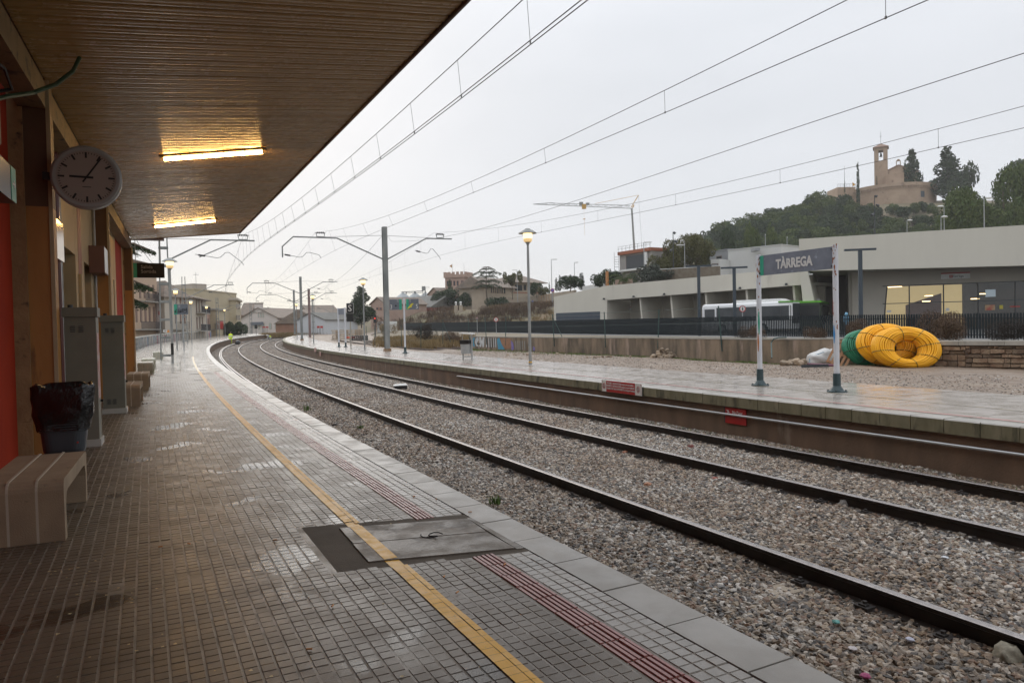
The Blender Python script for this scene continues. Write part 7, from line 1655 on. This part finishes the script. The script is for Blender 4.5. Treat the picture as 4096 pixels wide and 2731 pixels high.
text('CRANES', .32, mat('jib lettering', (.10, .30, .28)), cr_, cp_(2440, 825, 123.6)) if False else None
# modern white and grey house
m_whr = mat('white render', (.60, .60, .58), (.56, .56, .54), sc=.3, rough=.8); m_grr = mat('grey render', (.30, .31, .32), (.27, .28, .29), sc=.4, rough=.8)
bld('modern_house', 'grey flat block of the modern house above the bus station', (2838, 124), (2912, 120), 1009, 8, m_grr, roof=('flat', .12, m_grr, .1), wins=[(2868, 1028, 2886, 1068)])
bld('modern_house', 'long white block of the modern house above the bus station', (2912, 119), (3125, 112), 1002, 9, m_whr, roof=('flat', .12, m_whr, .1))
bld('modern_house', 'small white annex with grey window under the two pines', (2843, 117), (2878, 116), 1038, 4, m_whr, wins=[(2849, 1058, 2871, 1072, m_grr)])
bld('rooftop_unit', 'small square unit on the white roof', (3020, 113), (3040, 113), 992, 2, m_grr, zb=D(3020, 1003, 113).z)
bld('garden_wall', 'low brown stone garden wall under the pines', (2640, 108), (2878, 104), 1078, .6, mat('brown field stone', (.14, .11, .08), (.19, .16, .12), sc=2.2, rough=.9, bump=.6, bsc=8, pdist=.05), roof=('flat', .08, m_white, .03), cat='wall')
bld('garden_wall', 'low pinkish wall behind the palm', (2460, 107), (2528, 106), 1117, .4, m_pink, cat='wall')
bld('pillar_structure', 'upright orange painted pillar of a garden pergola', (2424, 112), (2434, 112), 1085, .6, mat('orange wood', (.42, .18, .06), rough=.7), cat='pillar')
bld('white_wall', 'low white garden wall above the left end of the bus station', (2330, 140), (2420, 128), 1146, .4, m_whr, cat='wall')
# street lamps and poles on the upper road
def spole(label, px, ytop, Y, arm=1.2, side=1, m=m_galv, head='flat', zb_=None):
    p = D(px, ytop, Y); z0 = terrain(p.x, p.y)-.2 if zb_ is None else zb_; h = p.z-z0; t = thing('street_lamp', label, 'street lamp', (p.x, p.y, z0), 0)
    MB().cyl((0, 0, 0), (0, 0, h), .09, .055, seg=8).build('pole', m, t)
    if head == 'flat': MB().box(min(0, side*arm), max(0, side*arm), -.12, .12, h-.02, h+.12).build('lamp_head', m_white, t)
    elif head == 'oval': MB().lathe([(.02, -.14), (.45, -.06), (.5, .04), (.3, .14), (.02, .17)], 12, Matrix.Translation((side*arm*.5, 0, h)) @ Matrix.Diagonal((1, .5, 1, 1))).build('lamp_head', m_white, t)
    elif head == 'spots':
        for dx, dz in ((.22, 0), (.42, -1.3), (-.35, -2.6)): MB().cyl((dx*.4, 0, h+dz), (dx*1.4, -.1, h+dz-.25), .12, .22, seg=8).build('floodlight', m_dark, t)
    return t
spole('street lamp with flat head beside the villa pine', 2068, 1081, 185, side=-1); spole('street lamp with blue round sign left of the bus station', 2205, 1039, 150)
spole('thin street lamp before the unfinished house', 2575, 971, 112); spole('white headed street lamp between the two pines', 2738, 981, 112, side=-1)
spole('black floodlight mast in front of the left pine', 2692, 928, 110, m=m_dark, head='spots'); spole('thin antenna like lamp pole left of the crane house', 2297, 1051, 160, arm=.9)
spole('oval headed lamp behind the hall roof, tallest at the right', 3936, 793, 100, arm=1.3, head='oval'); spole('pair lamp with upper oval head above the hall roof', 3776, 826, 108, arm=-1.0, head='oval'); spole('beige post with oval head under the upper lamp', 3764, 868, 106, arm=1.0, head='oval')
spole('short oval lamp before the orange earth patch', 3628, 882, 130, arm=1.0, head='oval'); spole('dark floodlight mast in front of the chapel hill', 3498, 782, 105, m=m_dark, head='spots')
spole('tiny street lamp above the roofline, left', 1702, 1150, 215, side=1); spole('thin white pole left of the hall roof', 3061, 940, 130, arm=.05); spole('thin pale pole further right above the white house', 3148, 950, 125, arm=.05)
def roundsign(label, px, py, Y, r, face, rim, fig=None, zb_=None):
    p = D(px, py, Y); z0 = terrain(p.x, p.y)-.1 if zb_ is None else zb_; t = thing('road_sign', label, 'road sign', (p.x, p.y, z0)); h = p.z-z0
    MB().cyl((0, .04, 0), (0, .04, h+r*.5), .035, seg=6).build('post', m_galv, t); R_ = Matrix.Translation((0, 0, h)) @ Matrix.Rotation(math.pi/2, 4, 'X')
    MB().lathe([(.001, -.01), (r, -.01), (r, .012), (.001, .012)], 20, R_).build('rim', rim, t); MB().lathe([(.001, .0125), (r*.74, .0125), (r*.74, .018), (.001, .018)], 20, R_).build('face', face, t)
    if fig == 'walk': MB().box(-.05*r/.3, .05*r/.3, -.026, -.019, h-r*.5, h+r*.25).box(-.04*r/.3, .04*r/.3, -.026, -.019, h+r*.3, h+r*.5).build('walker', m_black, t)
    elif fig == 'bar': MB().box(-r*.7, r*.7, -.024, -.019, -r*.1, r*.1, Matrix.Translation((0, 0, h)) @ Matrix.Rotation(.78, 4, 'Y')).build('bar', rim, t)
roundsign('round red rimmed no walking sign above the fence, middle', 1984, 1278, 88, .28, m_white, m_redp, 'walk', 1.2); roundsign('round red rimmed no walking sign in front of the bus', 2970, 1235, 58, .26, m_white, m_redp, 'walk', 1.0)
roundsign('round blue and red no parking sign by the garden wall', 2210, 1161, 148, .40, mat('sign blue', (.05, .12, .45), rough=.4), m_redp, 'bar'); roundsign('blue and red sign seen edge on at the embankment foot', 1908, 1271, 92, .10, m_galv, m_redp, None, 1.3)
# entrance pillars with lanterns
for px, lab in ((1824, 'left cream entrance pillar with dark lantern'), (1843, 'right cream entrance pillar with dark lantern')):
    p = D(px, 1222, 165); t = thing('entrance_pillar', lab, 'pillar', (p.x, p.y, p.z-1.6)); MB().box(-.4, .4, -.4, .4, 0, 1.6).build('pier', m_beigew, t); MB().lathe([(.15, 1.601), (.24, 1.9), (.16, 2.1), (.34, 2.3), (.05, 2.5)], 8).build('lantern', m_white, t)
# signal with a red light
p = D(1500, 1276, 105); t = thing('railway_signal', 'railway signal showing a red light before the brick workshop', 'signal', (p.x, p.y, .3+zoff(105))); h = p.z-.3-zoff(105)
MB().cyl((0, .1, 0), (0, .1, h+.3), .06, seg=6).build('post', m_dark, t); MB().box(-.22, .22, -.1, .08, h-.55, h+.5).build('head', m_black, t); MB().cyl((0, -.1, h+.1), (0, -.14, h+.1), .10, seg=12).build('red_lamp', emis('red signal lamp', (1, .06, .03), .9), t); MB().cyl((0, -.1, h-.3), (0, -.13, h-.3), .08, seg=10).build('lower_lens', m_dark, t)
p = D(1024, 1308, 150); t = thing('railway_signal', 'small unlit dwarf signal before the white gabled house', 'signal', (p.x, p.y, .3+zoff(155))); MB().cyl((0, 0, 0), (0, 0, 1.6), .05, seg=6).build('post', m_dark, t); MB().box(-.25, .25, -.1, .1, 1.6, 2.4).build('head', m_black, t)

# ================================================================== stacks of sleepers, far end of the line
m_cs = mat('stacked sleeper concrete', (.42, .35, .27), (.34, .28, .21), sc=2, rough=.8)
def stack(label, px0, px1, ytop, ybot, Y, layers, group):
    a, b_ = D(px0, ybot, Y), D(px1, ybot, Y); H = D(px0, ytop, Y).z-a.z; L = (b_-a).length; t = thing('sleeper_stack', label, 'sleeper stack', (a.x, a.y, a.z), math.atan2((b_-a).y, (b_-a).x), group)
    hh = H/layers; me = MB().hexa([(0, 0, 0), (L, 0, 0), (L, .26, 0), (0, .26, 0)], [(0, .03, hh*.62), (L, .03, hh*.62), (L, .23, hh*.62), (0, .23, hh*.62)]).mesh('sleeper', m_cs)
    me2 = MB().box(0, .09, 0, 2.0, 0, hh*.37).mesh('timber_spacer', m_wood)
    for k in range(layers):
        for j in range(6): o = obj('sleeper', me, t); o.location = (random.uniform(-.06, .06), j*.33, k*hh)
        for x in (.5, L-.6):
            if k < layers-1: o = obj('timber_spacer', me2, t); o.location = (x, 0, k*hh+hh*.625)
stack('nearer stack of pale concrete sleepers with timber spacers', 1327, 1396, 1317, 1360, 92, 6, 'stacks of concrete sleepers'); stack('farther stack of pale concrete sleepers behind the white posts', 1405, 1453, 1316, 1345, 100, 6, 'stacks of concrete sleepers')
p = D(1435, 1362, 80); t = thing('metal_rack', 'dark slatted metal rack lying beside the sleeper stacks', 'rack', p, .3); mm = MB()
for i in range(9): mm.box(-.9+i*.22, -.82+i*.22, -.6, .6, 0, .5)
mm.box(-.9, 1.0, -.6, .6, .501, .55).build('slats', m_dark, t)
p = D(1402, 1352, 82); tag(MB().box(-.5, .5, -.1, .1, 0, .16, Matrix.Translation(p)).build('barrier', mat('orange barrier', (.6, .08, .03), rough=.5)), 'small bright red orange barrier beside the sleeper stack', 'barrier')
# ================================================================== left: town along the line
m_peach = mat('peach facade', (.52, .38, .27), (.47, .34, .24), sc=.4, rough=.85, c3=(.40, .29, .21), sc3=.8, a3=.25)
m_mauve = mat('mauve plaster', (.40, .32, .29), (.36, .29, .26), sc=.3, rough=.85); m_crm = mat('cream facade', (.52, .46, .38), (.47, .42, .35), sc=.3, rough=.85)
m_yelw = mat('pale yellow render', (.48, .41, .28), (.44, .37, .25), sc=.25, rough=.85); m_whouse = mat('whitewashed wall', (.62, .56, .52), (.56, .51, .47), sc=.3, rough=.85); m_brick = mat('old brick', (.36, .20, .13), (.29, .16, .11), sc=.35, rough=.85, c3=(.42, .28, .20), sc3=.8, a3=.3)
k = .2976; c2 = lambda x, y: (500+x*k, 1000+y*k)
def wr(l): return [(*c2(q[0], q[1]), *c2(q[2], q[3]), *q[4:]) for q in l]
bld('house', 'peach four storey house with balconies behind the exit sign', (533, 100), (624, 109), 1045, 10, m_peach, roof=('ridge', 1.6, m_tileroof, .5),
    wins=wr([(x, 770, x+24, 962) for x in (140, 202, 262, 318, 376)]+[(x, 475, x+22, 640) for x in (190, 250, 305, 368)]+[(x, 1180, x+24, 1290) for x in (160, 240, 330)]), balc=wr([(130, 980, 470, 1062), (190, 640, 440, 705)]), panes=m_shutw)
bld('house', 'mauve side house with a tall blank wall', (627, 108), (656, 109.5), 1172, 14, m_mauve, roof=('ridge', 1.3, m_tileroof, .3), wins=wr([(447, 820, 462, 870)]), panes=m_redp)
bld('house', 'cream house with long hipped tile roof and shuttered windows', (657, 108), (752, 112), 1190, 13, m_crm, roof=('hip', 2.7, m_tileroof, .5),
    wins=wr([(x, 850, x+18, 985) for x in (672, 738, 793)]+[(x, 640, x+16, 720) for x in (680, 735, 790)]), balc=wr([(640, 990, 815, 1060)]), panes=m_shutw)
bld('house', 'narrow cream house with six tall windows and iron balconies', (757, 114), (822, 126), 1192, 12, m_crm, roof=('hip', 2.0, m_tileroof, .8),
    wins=wr([(x, 670, x+13, 835) for x in (952, 988, 1026)]+[(x, 905, x+13, 1055) for x in (960, 998, 1034)]), balc=wr([(950, 780, 1075, 850), (945, 1030, 1080, 1082)]), panes=m_shutw)
bld('apartment_block', 'tall pale yellow block with blank side wall above the small houses', (778, 150), (945, 172), 1158, 18, m_yelw, roof=('flat', .25, m_yelw, .1), wins=wr([(1455, 880, 1462, 930), (1478, 880, 1485, 930)]))
bld('stair_tower', 'beige stair head block on the yellow apartment roof', (770, 165), (826, 168), 1134, 8, mat('warm grey render', (.36, .32, .28), rough=.85))
bld('apartment_block', 'yellow end block with three storeys of small windows', (944, 168), (962, 182), 1200, 10, m_yelw, roof=('flat', .5, m_crm, .4), wins=wr([(x, y, x+10, y+h_) for x in (1495, 1514, 1533) for y, h_ in ((730, 60), (880, 50))]))
bld('house', 'small pink house with dark balcony in the row', (822, 130), (866, 140), 1236, 9, mat('salmon facade', (.46, .30, .23), rough=.85), roof=('ridge', 1.2, m_tileroof, .3), wins=wr([(1085, 925, 1098, 1005), (1112, 925, 1124, 1005), (1155, 930, 1165, 1005), (1190, 930, 1200, 1005)]), balc=wr([(1140, 1008, 1235, 1065)]), panes=m_shutw)
bld('house', 'small ochre house with red door beyond the pink one', (868, 134), (900, 142), 1240, 8, m_yelw, roof=('flat', .3, m_conc, .3), wins=wr([(1272, 955, 1318, 1060, m_redp), (1236, 960, 1256, 1055, m_shutw)]))
w1, loc, L, H = bld('white_gabled_house', 'white gabled railway house with three small attic windows', (963, 215), (1110, 213), 1273, 22, m_whouse, roof=('gable', 2.9, m_tileroof, .6),
    wins=wr([(1788, 850, 1803, 905), (1820, 850, 1835, 905), (1850, 850, 1866, 905), (1732, 988, 1745, 1055), (1792, 985, 1810, 1065), (1852, 985, 1872, 1035), (1940, 985, 1968, 1060), (2015, 985, 2030, 1055), (1610, 990, 1640, 1060)]), panes=mat('pale shutter', (.38, .42, .38), rough=.6), trim=mat('tan window trim', (.33, .24, .16), rough=.8))
MB().box(L*.40, L*.60, -.3, .5, H+1.6, H+4.1).build('stepped_gable', m_whouse, w1); MB().box(L*.39, L*.61, -.4, .6, H+4.11, H+4.4).build('gable_cap', m_tileroof, w1)
MB().box(L*.29, L*.62, -.5, -.15, 3.0+.6, 3.9+.6).build('name_board', m_sgrey, w1); MB().box(L*.29, L*.305, -.5, -.3, 0, 3.6).box(L*.605, L*.62, -.5, -.3, 0, 3.6).build('board_post', m_galv, w1)
bld('warehouse', 'brick warehouse with long grey roof behind the white house', (1065, 236), (1178, 232), 1274, 30, m_brick, roof=('ridge', 3.2, m_cemr, .3))
bld('house', 'terracotta roofed house behind the bush', (958, 222), (1000, 222), 1262, 9, m_brick, roof=('ridge', 4.0, m_tileroof, .3))
bld('shed', 'long low brick outbuilding right of the white house', (1112, 205), (1180, 203), 1300, 8, m_brick, roof=('ridge', 1.4, m_cemr, .2))
bld('shed', 'white gabled shed with vertical cladding at the platform end', (1186, 140), (1297, 138), 1282, 12, mat('white cladding', (.58, .60, .62), (.54, .56, .58), sc=1.5, stretch=(6, 6, .2), rough=.6), roof=('gable', 1.35, m_cemr, .25))
bld('warehouse', 'row of brick sheds with brown ridged roofs beyond the white shed', (1298, 175), (1386, 182), 1290, 16, m_brick, roof=('ridge', 3.4, m_tileroof, .4), wins=[(1305+i*17, 1295, 1314+i*17, 1306) for i in range(5)])
bld('warehouse', 'second brown roof behind the row of brick sheds', (1262, 200), (1380, 205), 1283, 18, m_brick, roof=('ridge', 4.6, m_tileroof, .4))
bld('warehouse', 'pale gabled hall behind the pine left side', (1325, 225), (1400, 225), 1265, 18, m_beigew, roof=('ridge', 2.6, m_tileroof, .4))
for x0, Y in ((1268, 136), (1050, 208)):
    for dx, lab in ((0, 'left'), (13, 'right')): p = D(x0+dx, 1310, Y); t = thing('noticeboard', '%s red board on legs by the %s' % (lab, 'white shed' if Y < 150 else 'white gabled house'), 'board', (p.x, p.y, zoff(Y))); MB().box(0, .5*Y/136, -.03, .03, p.z-zoff(Y)-.1, p.z-zoff(Y)+.3).build('panel', m_redp, t); MB().box(0, .04, -.02, .02, 0, p.z-zoff(Y)-.101).box(.45, .49, -.02, .02, 0, p.z-zoff(Y)-.101).build('leg', m_dark, t)
an = thing('tv_antenna', 'thin television antenna on the yellow block roof', 'antenna', D(785, 1160, 164)); MB().cyl((0, 0, -1.5), (0, 0, 4.0), .035, seg=5).box(-.6, .7, -.02, .02, 3.4, 3.46).box(-1.0, 1.3, -.02, .02, 1.3, 1.36).build('mast', m_dark, an)
# graffiti parapet wall and the platform railing
gwt = thing('graffiti_wall', 'low street wall covered with pale graffiti behind the railing', 'wall', (0, 0, 0))
m_gr = bpy.data.materials.new('graffiti paint'); m_gr.use_nodes = True; t = m_gr.node_tree; pb = t.nodes['Principled BSDF']; pb.inputs['Roughness'].default_value = .7
g = N(t, 'ShaderNodeNewGeometry'); vn = N(t, 'ShaderNodeTexVoronoi'); vn.inputs['Scale'].default_value = .9; t.links.new(g.outputs['Position'], vn.inputs['Vector']); crr = N(t, 'ShaderNodeValToRGB'); crr.color_ramp.interpolation = 'CONSTANT'
hs = N(t, 'ShaderNodeSeparateColor'); t.links.new(vn.outputs['Color'], hs.inputs[0]); t.links.new(hs.outputs[0], crr.inputs[0])
for i, c in enumerate([(.42, .36, .30), (.52, .45, .42), (.30, .12, .14), (.48, .48, .46), (.20, .26, .36), (.42, .38, .33), (.50, .42, .40)]):
    e = crr.color_ramp.elements[i] if i < 2 else crr.color_ramp.elements.new(i/7); e.position = i/7; e.color = (*c, 1)
t.links.new(crr.outputs[0], pb.inputs['Base Color'])
for i in range(13):
    s0, s1 = 52+i*6.6, 52+(i+1)*6.6-.03; n = nb(s0)-1.0; n2 = nb(s1)-1.0; MB().hexa([W(s0, n, -.4), W(s1, n2, -.4), W(s1, n2-.25, -.4), W(s0, n-.25, -.4)][::-1], [W(s0, n, HN+.85), W(s1, n2, HN+.85), W(s1, n2-.25, HN+.85), W(s0, n-.25, HN+.85)][::-1]).build('wall_panel', m_gr, gwt)
rt = thing('platform_railing', 'long curving railing with white top beam along the rear of the near platform', 'railing', (0, 0, 0))
def rn(s): return nb(s)+.12
S_ = [27+i*1.9 for i in range(54)]
for s in S_: MB().box(-.035, .035, -.035, .035, HN-.02, HN+1.02, Matrix.Translation(W(s, rn(s), 0)) @ Matrix.Rotation(-th(s), 4, 'Z')).build('baluster', m_galv_d, rt)
MB().sweep([[W(s, rn(s)-.05, HN+1.021), W(s, rn(s)+.05, HN+1.021), W(s, rn(s)+.05, HN+1.13), W(s, rn(s)-.05, HN+1.13)] for s in S_]).build('top_beam', mat('pale concrete beam', (.48, .48, .44), (.38, .38, .34), sc=1.5, rough=.6), rt)
for z in (.35, .7): MB().tube([W(s, rn(s), HN+z) for s in S_], .014, 4).build('rail_wire', m_galv_d, rt)
# green ended sign with black tag
p = D(724, 1237, 56.5); t = thing('platform_sign', 'grey sign with green end and black graffiti tag on the near platform', 'sign', (p.x, p.y, HN+zoff(62)), math.radians(4)); h = p.z-HN-zoff(62)
MB().box(-.52, .52, -.03, .03, h-.40, h+.40).build('panel', m_sgrey, t); MB().box(-.515, -.28, -.034, -.0305, h-.395, h+.395).build('green_end', m_green, t)
text('Via', .12, m_ltr, t, (-.12, -.036, h+.30)); text('Vía', .12, m_ltr, t, (-.12, -.036, h+.17))
zz = MB()
for pts in ([(-.50, -.2), (-.35, -.1), (-.34, .02), (-.42, -.28), (-.3, -.22)], [(-.22, -.28), (-.20, .0), (-.05, -.26), (.0, .02), (.02, -.24)], [(.1, -.2), (.12, .04), (.28, .0), (.2, -.1), (.4, -.05), (.42, .1), (.46, -.18), (.3, -.3), (.14, -.18)]): zz.tube([(x, -.04, h+z) for x, z in pts], .028, 5)
zz.build('graffiti_tag', m_black, t); MB().cyl((.52*.25, .04, 0), (.52*.25, .04, h-.1), .04, seg=8).build('post', m_galv, t)
p = W(42, -2.9, HN+2.2); t = thing('number_plate', 'small mast plate with 19 and an orange warning triangle on the lattice mast', 'plate', W(40.6, -2.40, HN+1.55), 0); MB().box(-.17, .0, -.02, 0, -.07, .07).build('plate', m_white, t); MB().prism([(.02, -.07), (.16, -.07), (.09, .07)], 0, .015, Matrix(((1, 0, 0, 0), (0, 0, 1, -.02), (0, 1, 0, 0), (0, 0, 0, 1)))).build('warning_triangle', mat('warning orange', (.7, .25, .02)), t); text('19', .12, m_black, t, (-.085, -.024, 0))

# ================================================================== people
def person(label, loc_, rz_, joints, radii, edges, mats, zone, head_c, head_r, extra=None, tilt=0):
    me = bpy.data.meshes.new('body'); me.from_pydata([Vector(j) for j in joints], edges, []); o = obj('body_tmp', me)
    sk = o.modifiers.new('s', 'SKIN'); o.modifiers.new('b', 'SUBSURF').levels = 1
    for i, r in enumerate(radii): me.skin_vertices[0].data[i].radius = (r, r*.85)
    me.skin_vertices[0].data[0].use_root = True
    dg = bpy.context.evaluated_depsgraph_get(); b_ = bpy.data.meshes.new_from_object(o.evaluated_get(dg)); bpy.data.objects.remove(o); b_.name = 'body'
    for m in mats: b_.materials.append(m)
    for p in b_.polygons: p.material_index = zone(p.center); p.use_smooth = True
    t = thing('person', label, 'person', loc_, rz_); obj('body', b_, t)
    h = MB(); hc = Vector(head_c)
    bm = bmesh.new(); bmesh.ops.create_uvsphere(bm, u_segments=14, v_segments=10, radius=head_r)
    for v_ in bm.verts: v_.co.z *= 1.22; v_.co.y *= 1.1; v_.co += Vector((0, -.02 if abs(v_.co.x) < .03 and v_.co.y < -.08 and abs(v_.co.z) < .03 else 0, 0))
    hm = bpy.data.meshes.new('head'); bm.to_mesh(hm); bm.free(); hm.materials.append(mat('skin', (.45, .27, .19), rough=.6)); ho = obj('head', hm, t); ho.location = hc
    return t, hc
m_hv = mat('hi-vis yellow', (.80, 1.0, .02), (.74, .95, .02), sc=8, rough=.6); m_refl = mat('reflective band', (.55, .56, .56), rough=.3); m_bt = mat('dark boots', (.03, .03, .03)); m_skin = mat('skin', (.45, .27, .19))
J = [(0, 0, .95), (0, 0, 1.15), (0, .0, 1.36), (0, 0, 1.50), (0, -.01, 1.56), (-.10, 0, .92), (-.12, -.06, .50), (-.12, .03, .10), (-.12, -.09, .04), (.10, 0, .92), (.11, .10, .50), (.12, .22, .10), (.12, .12, .04), (-.20, 0, 1.42), (-.27, .02, 1.14), (-.25, -.10, .92), (-.24, -.14, .84), (.20, 0, 1.42), (.27, -.02, 1.14), (.26, .10, .93), (.25, .13, .85)]
R_ = [.19, .20, .215, .08, .055, .13, .10, .075, .06, .13, .10, .075, .06, .09, .072, .055, .042, .09, .072, .055, .042]
Eg = [(0, 1), (1, 2), (2, 3), (3, 4), (0, 5), (5, 6), (6, 7), (7, 8), (0, 9), (9, 10), (10, 11), (11, 12), (2, 13), (13, 14), (14, 15), (15, 16), (2, 17), (17, 18), (18, 19), (19, 20)]
def zone1(c):
    if c.z < .12: return 2
    if c.z > 1.52: return 3
    if .28 < c.z < .34 or .44 < c.z < .50 or (1.02 < c.z < 1.08) or 1.2 < c.z < 1.25: return 1
    return 3 if (c.z < .9 and abs(c.x) > .22) else 0
p = D(923, 1372, 107); t, hc = person('person in yellow hi-vis clothes walking beside the near rail, seen from behind', (p.x, p.y, .03+zoff(115)), .35, J, R_, Eg, [m_hv, m_refl, m_bt, m_skin], zone1, (0, -.01, 1.66), .095)
MB().lathe([(.001, .135), (.06, .12), (.10, .05), (.108, -.03), (.09, -.08)], 14, Matrix.Translation(hc+Vector((0, .012, .0)))).build('hair', mat('dark hair', (.03, .022, .018)), t)
J2 = [(0, .15, .55), (0, -.02, .74), (0, -.22, .86), (0, -.34, .90), (0, -.40, .90), (-.10, .15, .52), (-.14, -.16, .46), (-.14, .02, .10), (-.14, -.12, .04), (.10, .15, .52), (.14, -.12, .42), (.14, .16, .10), (.14, .03, .04), (-.2, -.2, .82), (-.22, -.38, .56), (-.14, -.50, .32), (-.12, -.54, .25), (.2, -.2, .82), (.22, -.38, .56), (.14, -.5, .32), (.12, -.54, .25)]
p = D(1080, 1352, 124); t, hc = person('person crouching on the far track in white helmet and yellow vest', (p.x, p.y, .03+zoff(130)), -1.1, J2, R_, Eg, [m_hv, m_refl, m_bt, mat('grey overalls', (.42, .43, .42))], lambda c: 2 if c.z < .1 else (0 if c.z > .62 and c.y > -.12 else (3)), (0, -.47, .88), .095)
MB().lathe([(.001, .15), (.09, .12), (.125, .04), (.13, -.01), (.16, -.02)], 14, Matrix.Translation(hc)).build('helmet', m_white, t)
p = D(2130, 1209, 178); t, hc = person('person in blue coat standing before the beige garden wall', (p.x, p.y, p.z), 0, J, R_, Eg, [mat('blue coat', (.10, .12, .22)), m_refl, m_bt, m_skin], lambda c: 0 if c.z > .8 else 2, (0, -.01, 1.66), .095); MB().lathe([(.001, .135), (.06, .12), (.10, .05), (.108, -.03)], 14, Matrix.Translation(hc)).build('hair', mat('dark hair', (.03, .022, .018)), t)
z0_ = terrain(p.x, p.y); t.location.z = z0_ if abs(z0_-p.z) < 3 else p.z
p = D(2702, 1112, 101); t, hc = person('person in pale jacket standing on the road above the bus station', (p.x, p.y, p.z), 0, J, R_, Eg, [mat('pale jacket', (.55, .56, .6)), m_refl, m_bt, m_skin], lambda c: 0 if c.z > .8 else 2, (0, -.01, 1.66), .095); MB().lathe([(.001, .135), (.06, .12), (.10, .05), (.108, -.03)], 14, Matrix.Translation(hc)).build('hair', mat('dark hair', (.03, .022, .018)), t); t.location.z = terrain(p.x, p.y)
J3 = [tuple(q) for q in J]; p = D(3385, 1250, 66); t, hc = person('person in light blue raincoat leaning behind the slat fence', (p.x, p.y, 1.0), .3, J, R_, Eg, [mat('light blue raincoat', (.20, .42, .58)), m_refl, m_bt, m_skin], lambda c: 0 if c.z > .7 else 2, (0, -.01, 1.66), .095)
MB().lathe([(.001, .16), (.09, .14), (.135, .05), (.14, -.06), (.11, -.12)], 12, Matrix.Translation(hc)).build('hood', mat('light blue raincoat', (.20, .42, .58)), t)
# black sack between the rails
bm = bmesh.new(); bmesh.ops.create_icosphere(bm, subdivisions=2, radius=.4)
for v_ in bm.verts: v_.co *= random.uniform(.85, 1.12); v_.co.z = max(v_.co.z*.75+.3*max(0, .25-abs(v_.co.x-.1))*2*(v_.co.z > 0), -.22)
me = bpy.data.meshes.new('refuse_sack'); bm.to_mesh(me); bm.free(); me.materials.append(mat('black bin bag', (.01, .01, .011))); o = obj('refuse_sack', me); p = D(950, 1376, 104); o.location = (p.x, p.y, .28+zoff(110)); tag(o, 'black refuse sack lying between the rails near the yellow worker', 'bag')

# ================================================================== rain haze
hz = MB().box(-700, 700, -60, 800, -6, 125).build('haze', mat('haze_s', (.8, .8, .8)))
m = bpy.data.materials.new('haze'); m.use_nodes = True; t = m.node_tree; t.nodes.clear(); o_ = N(t, 'ShaderNodeOutputMaterial'); pv = N(t, 'ShaderNodeVolumePrincipled')
pv.inputs['Color'].default_value = (.97, .975, .985, 1); pv.inputs['Density'].default_value = .00028; t.links.new(pv.outputs[0], o_.inputs['Volume'])
hz.data.materials[0] = m; hz['kind'] = 'stuff'
